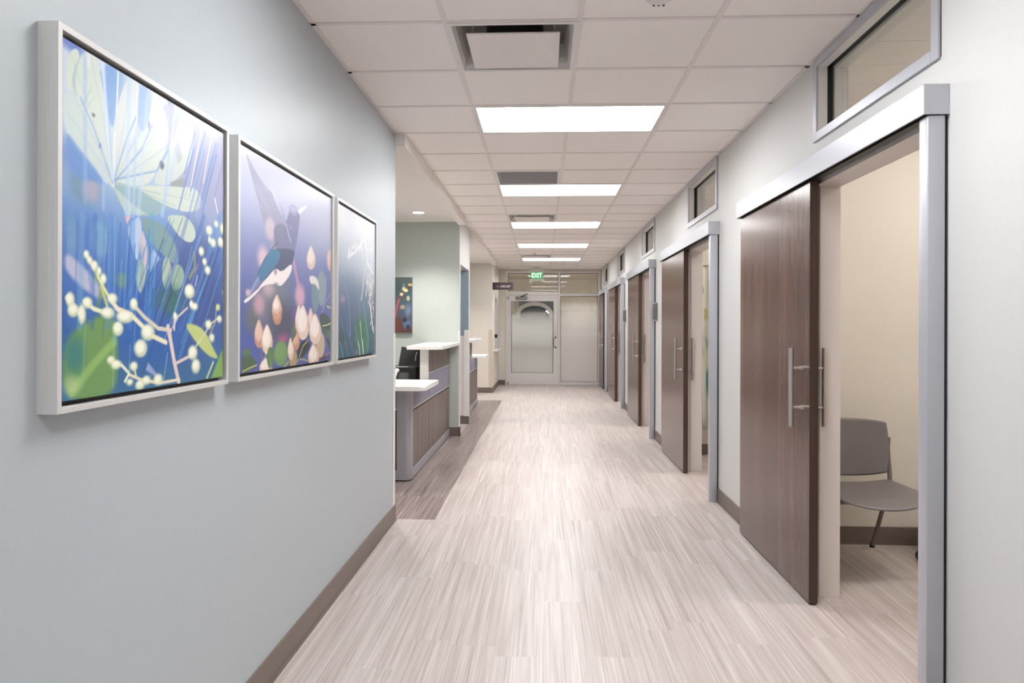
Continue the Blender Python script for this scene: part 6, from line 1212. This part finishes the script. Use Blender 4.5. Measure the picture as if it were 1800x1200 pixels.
# ------------------------------------------------------------------ framed prints
def paint(ops, w, h, bands):
    """rasterises the print's shapes; u in 0..w/h, v in 0..1 (v up)"""
    asp = w/h; ny = 300; nx = int(ny*asp)
    U, V = np.meshgrid((np.arange(nx)+.5)/ny, (np.arange(ny)+.5)/ny)
    zs = np.array([b[0] for b in bands]); img = np.stack([np.interp(V, zs, [b[1][k] for b in bands]) for k in range(3)], -1)
    def sd_seg(px, py, a, b):
        ax, ay = a; bx, by = b; dx, dy = bx-ax, by-ay; L = dx*dx+dy*dy+1e-12
        t = np.clip(((px-ax)*dx+(py-ay)*dy)/L, 0, 1); return np.hypot(px-ax-t*dx, py-ay-t*dy)
    for typ, pts, prm, col, blur, al in ops:
        blur = max(blur, .0022); xs_ = [p[0] for p in pts]; ys_ = [p[1] for p in pts]
        ex = (prm[0] if typ == 'e' else (prm/2 if typ == 's' else 0))+blur*1.5; ey = (prm[1] if typ == 'e' else (prm/2 if typ == 's' else 0))+blur*1.5
        i0, i1 = max(0, int((min(xs_)-ex)*ny)), min(nx, int((max(xs_)+ex)*ny)+2); j0, j1 = max(0, int((min(ys_)-ey)*ny)), min(ny, int((max(ys_)+ey)*ny)+2)
        if i1 <= i0 or j1 <= j0: continue
        u, v = U[j0:j1, i0:i1], V[j0:j1, i0:i1]
        if typ == 'e':
            q = np.hypot((u-pts[0][0])/prm[0], (v-pts[0][1])/prm[1]); d = (q-1)*min(prm[0], prm[1])
        elif typ == 's':
            d = np.full(u.shape, 9.)
            for a, b in zip(pts, pts[1:]): d = np.minimum(d, sd_seg(u, v, a, b))
            d = d-prm/2
        else:
            d = np.full(u.shape, 9.); ins = np.zeros(u.shape, bool)
            for a, b in zip(pts, pts[1:]+pts[:1]):
                d = np.minimum(d, sd_seg(u, v, a, b))
                c1 = (a[1] > v) != (b[1] > v)
                xi = (b[0]-a[0])*(v-a[1])/((b[1]-a[1]) or 1e-9)+a[0]
                ins ^= c1 & (u < xi)
            d = np.where(ins, -d, d)
        m = np.clip(.5-d/(2*blur), 0, 1); m = m*m*(3-2*m)*al
        img[j0:j1, i0:i1] = img[j0:j1, i0:i1]*(1-m[..., None])+np.array(col, float)*m[..., None]
    rng = np.random.RandomState(3); img += rng.randn(*img.shape[:2])[..., None]*1.2
    c = np.clip(img, 0, 255)/255; c = np.where(c <= .04045, c/12.92, ((c+.055)/1.055)**2.4)
    return c, nx, ny
PRINT_GAIN = 1.0
def print_mesh(name, img, nx, ny, w, h, mat, parent):
    X, Z = np.meshgrid(np.linspace(0, w, nx), np.linspace(0, h, ny))
    co = np.stack([X, np.zeros_like(X), Z], -1).reshape(-1, 3)
    ii = np.arange(nx*ny).reshape(ny, nx); f = np.stack([ii[:-1, :-1], ii[:-1, 1:], ii[1:, 1:], ii[1:, :-1]], -1).reshape(-1, 4)
    me = bpy.data.meshes.new(name); me.vertices.add(len(co)); me.vertices.foreach_set('co', co.ravel().astype('f'))
    me.loops.add(f.size); me.loops.foreach_set('vertex_index', f.ravel().astype('i'))
    me.polygons.add(len(f)); me.polygons.foreach_set('loop_start', np.arange(0, f.size, 4).astype('i'))
    try: me.polygons.foreach_set('loop_total', np.full(len(f), 4, 'i'))
    except Exception: pass
    me.update(); me.validate()
    at = me.color_attributes.new('print', 'FLOAT_COLOR', 'POINT')
    rgba = np.ones((nx*ny, 4), 'f'); rgba[:, :3] = np.clip(img.reshape(-1, 3)*PRINT_GAIN, 0, .95); at.data.foreach_set('color', rgba.ravel())
    me.materials.append(mat); o = bpy.data.objects.new(name, me); link(o); o.parent = parent; return o
k = N('printed canvas'); at = k.n('ShaderNodeAttribute', attribute_name='print'); k.lk(at.outputs['Color'], k.b.inputs['Base Color']); k.b.inputs['Roughness'].default_value = .3
M['print'] = k.m
M['frame'] = plain('brushed champagne aluminium', (222, 220, 218), .32, metal=.3, noise=.04, scale=8, aniso=(30, 30, .6))
BANDS = {1: [(0, (60, 110, 150)), (.25, (48, 96, 170)), (.5, (96, 136, 196)), (.75, (165, 190, 214)), (1, (196, 204, 220))],  # print backgrounds; pale tops also hold the haze of ceiling light
         2: [(0, (70, 86, 148)), (.2, (84, 98, 160)), (.45, (128, 138, 184)), (.7, (168, 174, 206)), (1, (198, 200, 220))],
         3: [(0, (52, 88, 112)), (.2, (70, 102, 122)), (.4, (108, 128, 152)), (.6, (168, 182, 202)), (.8, (204, 211, 222)), (1, (214, 218, 228))]}
def framed(y0, y1, z0, z1, key, label):
    w, h = y1-y0, z1-z0; D = .046
    root = empty('framed_print', (XL, y0, z0), math.pi/2); tag(root, label, 'picture')
    # local: +x runs along the wall, -y leaves the wall
    L = .014; g = MB()
    for b in ((0, L, 0, h), (w-L, w, 0, h), (L, w-L, 0, L), (L, w-L, h-L, h)): g.box(b[0], b[1], -D, 0, b[2], b[3], .0012)
    g.build('frame', M['frame'], root)
    g = MB(); g.box(L, w-L, -.018, -.012, L, h-L); g.build('backing', M['black'], root)
    m_ = .025; g = MB(); g.box(m_, w-m_, -.0375, -.018, m_, h-m_); g.build('canvas_block', M['black'], root)
    img, nx, ny = paint(ART[key], w-2*m_, h-2*m_, BANDS[key])
    o = print_mesh('print', img, nx, ny, w-2*m_, h-2*m_, M['print'], root); o.location = (m_, -.038, m_)
    return root
framed(1.436, 2.242, 1.198, 2.020, 1, 'large framed print of pale leaves and white buds against blue, nearest on the wall')
framed(2.314, 3.390, 1.198, 2.020, 2, 'framed print of a hummingbird over pink blossom buds, middle of the wall')
framed(3.453, 4.280, 1.198, 2.020, 3, 'framed print of a white hanging flower spray over blue green stems')
BANDS[4] = [(0, (92, 62, 60)), (.2, (84, 88, 104)), (.5, (82, 100, 112)), (.8, (78, 96, 100)), (1, (96, 106, 104))]
A4 = [('e', [(.35, .5)], (.3, .4), (70, 120, 150), .1, .8), ('e', [(.72, .12)], (.1, .16), (112, 72, 62), .03, .95), ('e', [(.9, .15)], (.07, .09), (96, 120, 160), .03, .9), ('e', [(.92, .40)], (.05, .1), (120, 145, 175), .04, .8),
      ('s', [(.60, -.02), (.675, .25), (.72, .48), (.77, .64), (.86, .76)], .030, (205, 92, 84), .006, 1.), ('s', [(.76, .62), (.82, .72), (.9, .78), (.99, .86)], .022, (120, 60, 40), .005, 1.),
      ('e', [(.84, .79)], (.03, .04), (222, 205, 150), .008, 1.), ('e', [(.80, .69)], (.03, .03), (226, 210, 170), .008, 1.), ('e', [(.88, .76)], (.035, .03), (232, 222, 180), .008, 1.), ('e', [(.955, .86)], (.04, .025), (206, 176, 126), .008, 1.),
      ('e', [(.92, .62)], (.03, .045), (190, 180, 140), .01, 1.), ('e', [(.82, .46)], (.045, .04), (176, 150, 130), .012, 1.), ('e', [(.86, .23)], (.04, .035), (66, 52, 58), .01, .9), ('e', [(.92, .10)], (.04, .045), (70, 56, 66), .01, .9),
      ('e', [(.3, .7)], (.05, .06), (226, 210, 160), .01, 1.), ('e', [(.2, .6)], (.05, .05), (222, 200, 150), .01, 1.), ('s', [(.1, .5), (.35, .75), (.5, .9)], .02, (120, 70, 50), .005, 1.), ('e', [(.84, .85)], (.015, .04), (120, 150, 160), .006, 1.)]
root = empty('framed_print', (-2.35, A1[1]-.001, 1.30)); tag(root, 'dark teal print with a red stem on the green grey wall over the desk', 'picture')
g = MB(); g.box(0, .705, -.035, 0, 0, .705, .001); g.build('canvas_block', M['grille'], root)
img, nx, ny = paint(A4, .699, .699, BANDS[4]); o = print_mesh('print', img[::2, ::2], nx//2, ny//2, .699, .699, M['print'], root); o.location = (.003, -.0358, .003)

# ------------------------------------------------------------------ reception desks
def rounded(pts, r, n_=6):
    out = []; m = len(pts)
    for i in range(m):
        p = Vector(pts[i]).to_2d(); a = (Vector(pts[i-1]).to_2d()-p).normalized(); b = (Vector(pts[(i+1) % m]).to_2d()-p).normalized()
        A, B = p+a*r, p+b*r
        for k in range(n_+1):
            t = k/n_; out.append(tuple((A*(1-t)**2+p*2*t*(1-t)+B*t*t)))
    return out
def desk(yw, s, label):
    root = empty('reception_desk', (-1.185, yw, 0)); tag(root, label, 'reception desk', 'two-level reception desks in the alcoves')
    def bx(g, x0, x1, d0, d1, z0, z1, bev=0): ya, yb = sorted((s*d0, s*d1)); g.box(x0, x1, ya, yb, z0, z1, bev)
    def poly(pts, z0, z1, r, bev): 
        g = MB(); q = rounded([(x, s*d) for x, d in pts], r); 
        if s < 0: q = q[::-1]
        return g.prism(q, z0, z1, bev)
    E = 2.64
    g = MB(); bx(g, -.04, 0, .012, E-.11, .015, .835); bx(g, -.04, 0, .012, 1.6, .835, 1.146); bx(g, -1.3, -.11, E-.04, E, .015, .835); g.build('carcass', M['black'], root)
    g = MB(); bx(g, -.03, .012, .005, E-.06, .012, .098, .003); bx(g, -1.3, -.06, E-.03, E+.010, .012, .098, .003); g.build('kick_plate', M['silver'], root)
    g = MB(); bx(g, -.03, .002, .005, E-.07, 0, .012); bx(g, -1.3, -.07, E-.03, E+.002, 0, .012); g.build('floor_shadow_line', M['black'], root)  # black strip stands in for the shadow line at the floor
    for d0, d1 in ((.015, 1.58), (1.588, E-.105)):
        g = MB(); bx(g, 0, .006, d0, d1, .104, .614, .001); g.build('lower_panel', M['desk_wood'], root)
        g = MB(); bx(g, 0, .006, d0, d1, .652, .892 if d1 < 1.6 else .834, .002); g.build('fabric_band', M['desk_band'], root)
    g = MB(); bx(g, 0, .006, .015, 1.58, .908, 1.145, .001); g.build('upper_panel', M['desk_wood'], root)
    g = MB(); bx(g, -1.3, -.112, E, E+.006, .104, .635, .001); g.build('front_panel', M['door_wood'], root)
    g = MB(); bx(g, -1.3, -.112, E, E+.006, .652, .834, .001); g.build('front_band', M['desk_band'], root)
    g = MB(); bx(g, 0, .009, .012, E-.1, .634, .650, .001); bx(g, 0, .009, .012, 1.6, .894, .906, .001); bx(g, -1.3, -.11, E, E+.009, .636, .650, .001); g.build('metal_rail', M['alu'], root)
    # rounded corner column
    pts = [(-.115, E-.12), (.008, E-.12), (.008, E-.05)]+[(-.042+.05*math.cos(a), E-.05+.062*math.sin(a)) for a in [math.pi/2*k/10 for k in range(11)]]+[(-.115, E+.012)]
    g = MB(); q = [(x, s*d) for x, d in pts]; g.prism(q if s > 0 else q[::-1], .012, .835); g.build('corner_column', M['silver'], root, True)
    g = MB(); bx(g, -.078, .004, 1.6, 1.68, .835, 1.147, .002); g.build('riser_post', M['white_enamel'], root)
    poly([(-1.35, 2.13), (.19, 2.13), (.19, 2.97), (-1.35, 2.97)], .836, .871, .05, .006).build('low_counter', M['solid'], root)
    poly([(-.285, .004), (.135, .004), (.165, 1.72), (.145, 1.78), (-.2, 1.78)], 1.148, 1.183, .02, .006).build('high_counter', M['solid'], root)
    g = MB(); bx(g, -.72, -.045, .03, 2.1, .705, .74, .003); g.build('work_surface', M['solid'], root)
    g = MB(); bx(g, -.70, -.66, .06, .12, 0, .705); g.build('leg', M['silver'], root); g = MB(); bx(g, -.70, -.66, 1.98, 2.04, 0, .705); g.build('leg', M['silver'], root)
    return root
desk(A1[1], -1, 'two-level desk with white counters and brown panels beside the blue grey wall')
desk(A2[0], 1, 'two-level white topped desk in the far alcove before the beige pier')

# things behind the first counter
root = empty('printer', (-1.57, 7.72, .74)); tag(root, 'black desktop printer behind the low white counter', 'printer')
g = MB(); g.box(-.19, .22, -.16, .2, .0, .205, .008, 3); g.build('body', M['black'], root)
g = MB(); g.box(-.185, .12, -.158, -.12, .2055, .211, .002); g.build('top_lid', M['grille'], root)
g = MB(); g.box(-.10, .10, -.167, -.159, .03, .135, .003); g.box(-.10, .10, -.170, -.166, .128, .135); g.build('paper_tray', plain('charcoal plastic', (44, 41, 42), .5), root)
root = empty('monitor', (-1.47, 8.05, .74)); tag(root, 'black monitor tilted on a chrome arm behind the high counter', 'monitor')
g = MB(); g.box(-.16, .13, -.012, .012, -.11, .11, .004)
o = g.build('screen', M['black'], root); o.rotation_euler = (math.radians(-14), math.radians(9), math.radians(8)); o.location = (.0, 0, .28)
g = MB(); g.tube([(.03, .03, .28), (.05, .08, .26), (.11, .1, .235), (.16, .06, .19), (.17, .02, .12), (.14, .0, .03)], .011); g.rod((.14, 0, 0), (.14, 0, .03), .04); g.build('arm', M['chrome'], root, True)
g = MB(); g.tube([(.04, -.02, .35), (.025, -.022, .31), (.018, -.02, .25)], .005); g.build('cable_clip', M['white_enamel'], root)
root = empty('desk_phone', (-1.415, 7.02, .74)); tag(root, 'grey desk phone standing behind the low white counter', 'phone')
g = MB(); g.prism([(-.08, 0), (.09, 0), (.09, .17), (.05, .18), (-.08, .06)], -.07, .07, .006, axis='x'); g.build('base', M['black'], root)
g = MB(); g.tube([(-.05, -.09, .09), (-.05, -.05, .14), (-.05, .02, .185), (-.05, .07, .20)], [.024, .015, .015, .024], 14); g.build('handset', M['grille'], root, True)

def task_chair(x, y, rz, label):
    root = empty('task_chair', (x, y, 0), rz); tag(root, label, 'office chair', 'black office chairs behind the desks')
    g = MB(); g.box(-.24, .24, -.24, .22, .44, .52, .03, 4); g.build('seat', M['black'], root, True)
    g = MB(); g.grid(lambda u, v: (-.22+.44*u, .24+.05*math.cos((u-.5)*2.6)+.06*v, .62+.44*v), 12, 10); o = g.build('backrest', M['black'], root, True); m = o.modifiers.new('t', 'SOLIDIFY'); m.thickness = .03
    for sx in (-1, 1):
        g = MB(); g.tube([(sx*.2, .1, .45), (sx*.29, .08, .47), (sx*.29, .05, .62), (sx*.29, -.02, .67)], .014); g.box(sx*.29-.035, sx*.29+.035, -.14, .1, .67, .70, .01); g.build('armrest', M['black'], root, True)
    g = MB(); g.tube([(0, .05, .46), (0, .30, .47), (0, .33, .65), (0, .32, .8)], .022); g.build('back_support', M['chrome'], root, True)
    g = MB(); g.rod((0, 0, .08), (0, 0, .44), .028); g.build('gas_column', M['chrome'], root, True)
    for k in range(5):
        a = 2*math.pi*k/5; g = MB(); g.tube([(0, 0, .11), (.15*math.cos(a), .15*math.sin(a), .1), (.29*math.cos(a), .29*math.sin(a), .07)], [.026, .022, .016]); L = g.build('base_arm', M['chrome'], root, True)
        g = MB(); c, s_ = math.cos(a)*.29, math.sin(a)*.29; g.rod((c-.018*s_/.29, s_+.018*c/.29, .03), (c+.018*s_/.29, s_-.018*c/.29, .03), .03); g.build('caster', M['black'], L, True)
    return root
task_chair(-2.25, 7.7, math.radians(-70), 'black office chair behind the first reception desk')
task_chair(-2.25, 11.3, math.radians(-110), 'black office chair behind the second reception desk')

# ------------------------------------------------------------------ exam room furniture
root = empty('side_chair', (1.85, 4.12, 0)); tag(root, 'warm grey moulded plastic chair seen through the nearest doorway', 'chair')
def seat_f(u, v):
    s_, t = 2*u-1, 2*v-1
    x = s_*math.sqrt(max(0, 1-.30*t*t))*.262; y = t*math.sqrt(max(0, 1-.34*s_*s_))*.275
    z = .437+.030*s_*s_+.012*t*t-.034*max(0, -t-.35)**1.5*1.6
    return (x, y, z)
g = MB(); g.grid(seat_f, 28, 28); o = g.build('seat', M['chair_grey'], root, True); m = o.modifiers.new('thickness', 'SOLIDIFY'); m.thickness = .010; m.offset = -1
def back_f(u, v):
    s_, t = 2*u-1, 2*v-1
    x = s_*math.sqrt(max(0, 1-.10*t*t))*(.232+.012*t); z = .665+t*.160*math.sqrt(max(0, 1-.16*s_**4))-(.022*(1-s_*s_) if t < 0 else 0)*(-t)
    return (x, .325-.075*s_*s_+.030*t, z)
g = MB(); g.grid(back_f, 28, 24); o = g.build('backrest', M['chair_grey'], root, True); m = o.modifiers.new('thickness', 'SOLIDIFY'); m.thickness = .010
for sx in (-1, 1):
    g = MB(); g.tube([(sx*.246, .285, .72), (sx*.246, .292, .66), (sx*.246, .285, .60), (sx*.238, .25, .50), (sx*.232, .235, .435), (sx*.228, .25, .40), (sx*.23, .455, .012)], .0125, 16)
    L = g.build('rear_leg', M['chair_tube'], root, True)
    g = MB(); g.rod((sx*.23, .458, 0), (sx*.23, .455, .02), .015); g.build('foot_cap', M['black'], L, True)
    g = MB(); g.tube([(sx*.228, .25, .40), (sx*.228, .1, .415), (sx*.232, -.12, .412), (sx*.242, -.15, .38), (sx*.272, -.17, .012)], .0125, 16)
    L = g.build('front_leg', M['chair_tube'], root, True)
    g = MB(); g.rod((sx*.272, -.17, 0), (sx*.272, -.17, .02), .015); g.build('foot_cap', M['black'], L, True)
for y in (-.1, .15): MB().rod((-.228, y, .414), (.228, y, .414), .011).build('seat_bar', M['chair_tube'], root, True)

root = empty('rolling_stool', (2.535, 4.28, 0), math.radians(177)); tag(root, 'rolling stool mostly hidden beside the grey chair, one caster showing', 'stool')
g = MB(); g.lathe([(0, .47), (.16, .47), (.185, .485), (.19, .51), (.18, .535), (.15, .545), (0, .548)], seg=40); g.build('seat', M['black'], root, True)
g = MB(); g.rod((0, 0, .1), (0, 0, .47), .025); g.build('gas_column', M['chrome'], root, True)
for k in range(5):
    a = 2*math.pi*k/5; g = MB(); g.tube([(0, 0, .13), (.15*math.cos(a), .15*math.sin(a), .13), (.29*math.cos(a), .29*math.sin(a), .10)], [.03, .026, .022]); L = g.build('base_arm', M['white_enamel'], root, True)
    g = MB(); c, s_ = math.cos(a), math.sin(a); g.rod((c*.29-.02*s_, s_*.29+.02*c, .035), (c*.29+.02*s_, s_*.29-.02*c, .035), .035); g.rod((c*.29, s_*.29, .05), (c*.29, s_*.29, .1), .01); g.build('caster', M['black'], L, True)

# patterned privacy curtain in the second room
k = N('patterned curtain'); tc = k.n('ShaderNodeTexCoord').outputs['Object']
mp = k.n('ShaderNodeMapping', i_0=tc); mp.inputs['Scale'].default_value = (9, 9, 1.4)
f = k.n('ShaderNodeTexNoise', i_Vector=mp.outputs[0], i_Scale=1.0, i_Detail=1.5, i_Distortion=1.2).outputs['Fac']
k.lk(k.ramp(f, [(.34, lin((96, 160, 158))), (.42, lin((226, 224, 214))), (.55, lin((232, 230, 222))), (.62, lin((196, 190, 130))), (.70, lin((228, 226, 216)))]), k.b.inputs['Base Color']); k.b.inputs['Roughness'].default_value = .85
M['curtain'] = k.m
root = empty('privacy_curtain', (1.71, 7.68, 0)); tag(root, 'white curtain with teal and olive swirls in the second exam room', 'curtain')
g = MB(); g.grid(lambda u, v: (1.3*u, .035*math.sin(u*58+.6*math.sin(v*3)), .29+1.76*v), 160, 12); o = g.build('fabric', M['curtain'], root, True); m = o.modifiers.new('t', 'SOLIDIFY'); m.thickness = .003
g = MB(); g.box(-.03, 1.33, -.012, .012, 2.055, 2.08); g.rod((.0, 0, 2.08), (.0, 0, H), .008); g.rod((1.3, 0, 2.08), (1.3, 0, H), .008); g.build('rail', M['white_enamel'], root)

# lights added in the vestibule, kept out of view, to backlight the frosted glass
for x, lb in ((.85, 'unseen light added in the vestibule to backlight the frosted sidelight'), (-.45, 'unseen light added in the vestibule to backlight the end door')):
    root = added_wrap_light(x, 17.35, H, 1.0, .3, lb, 'added vestibule lights', 'vest_lens'); root.scale.z = .3
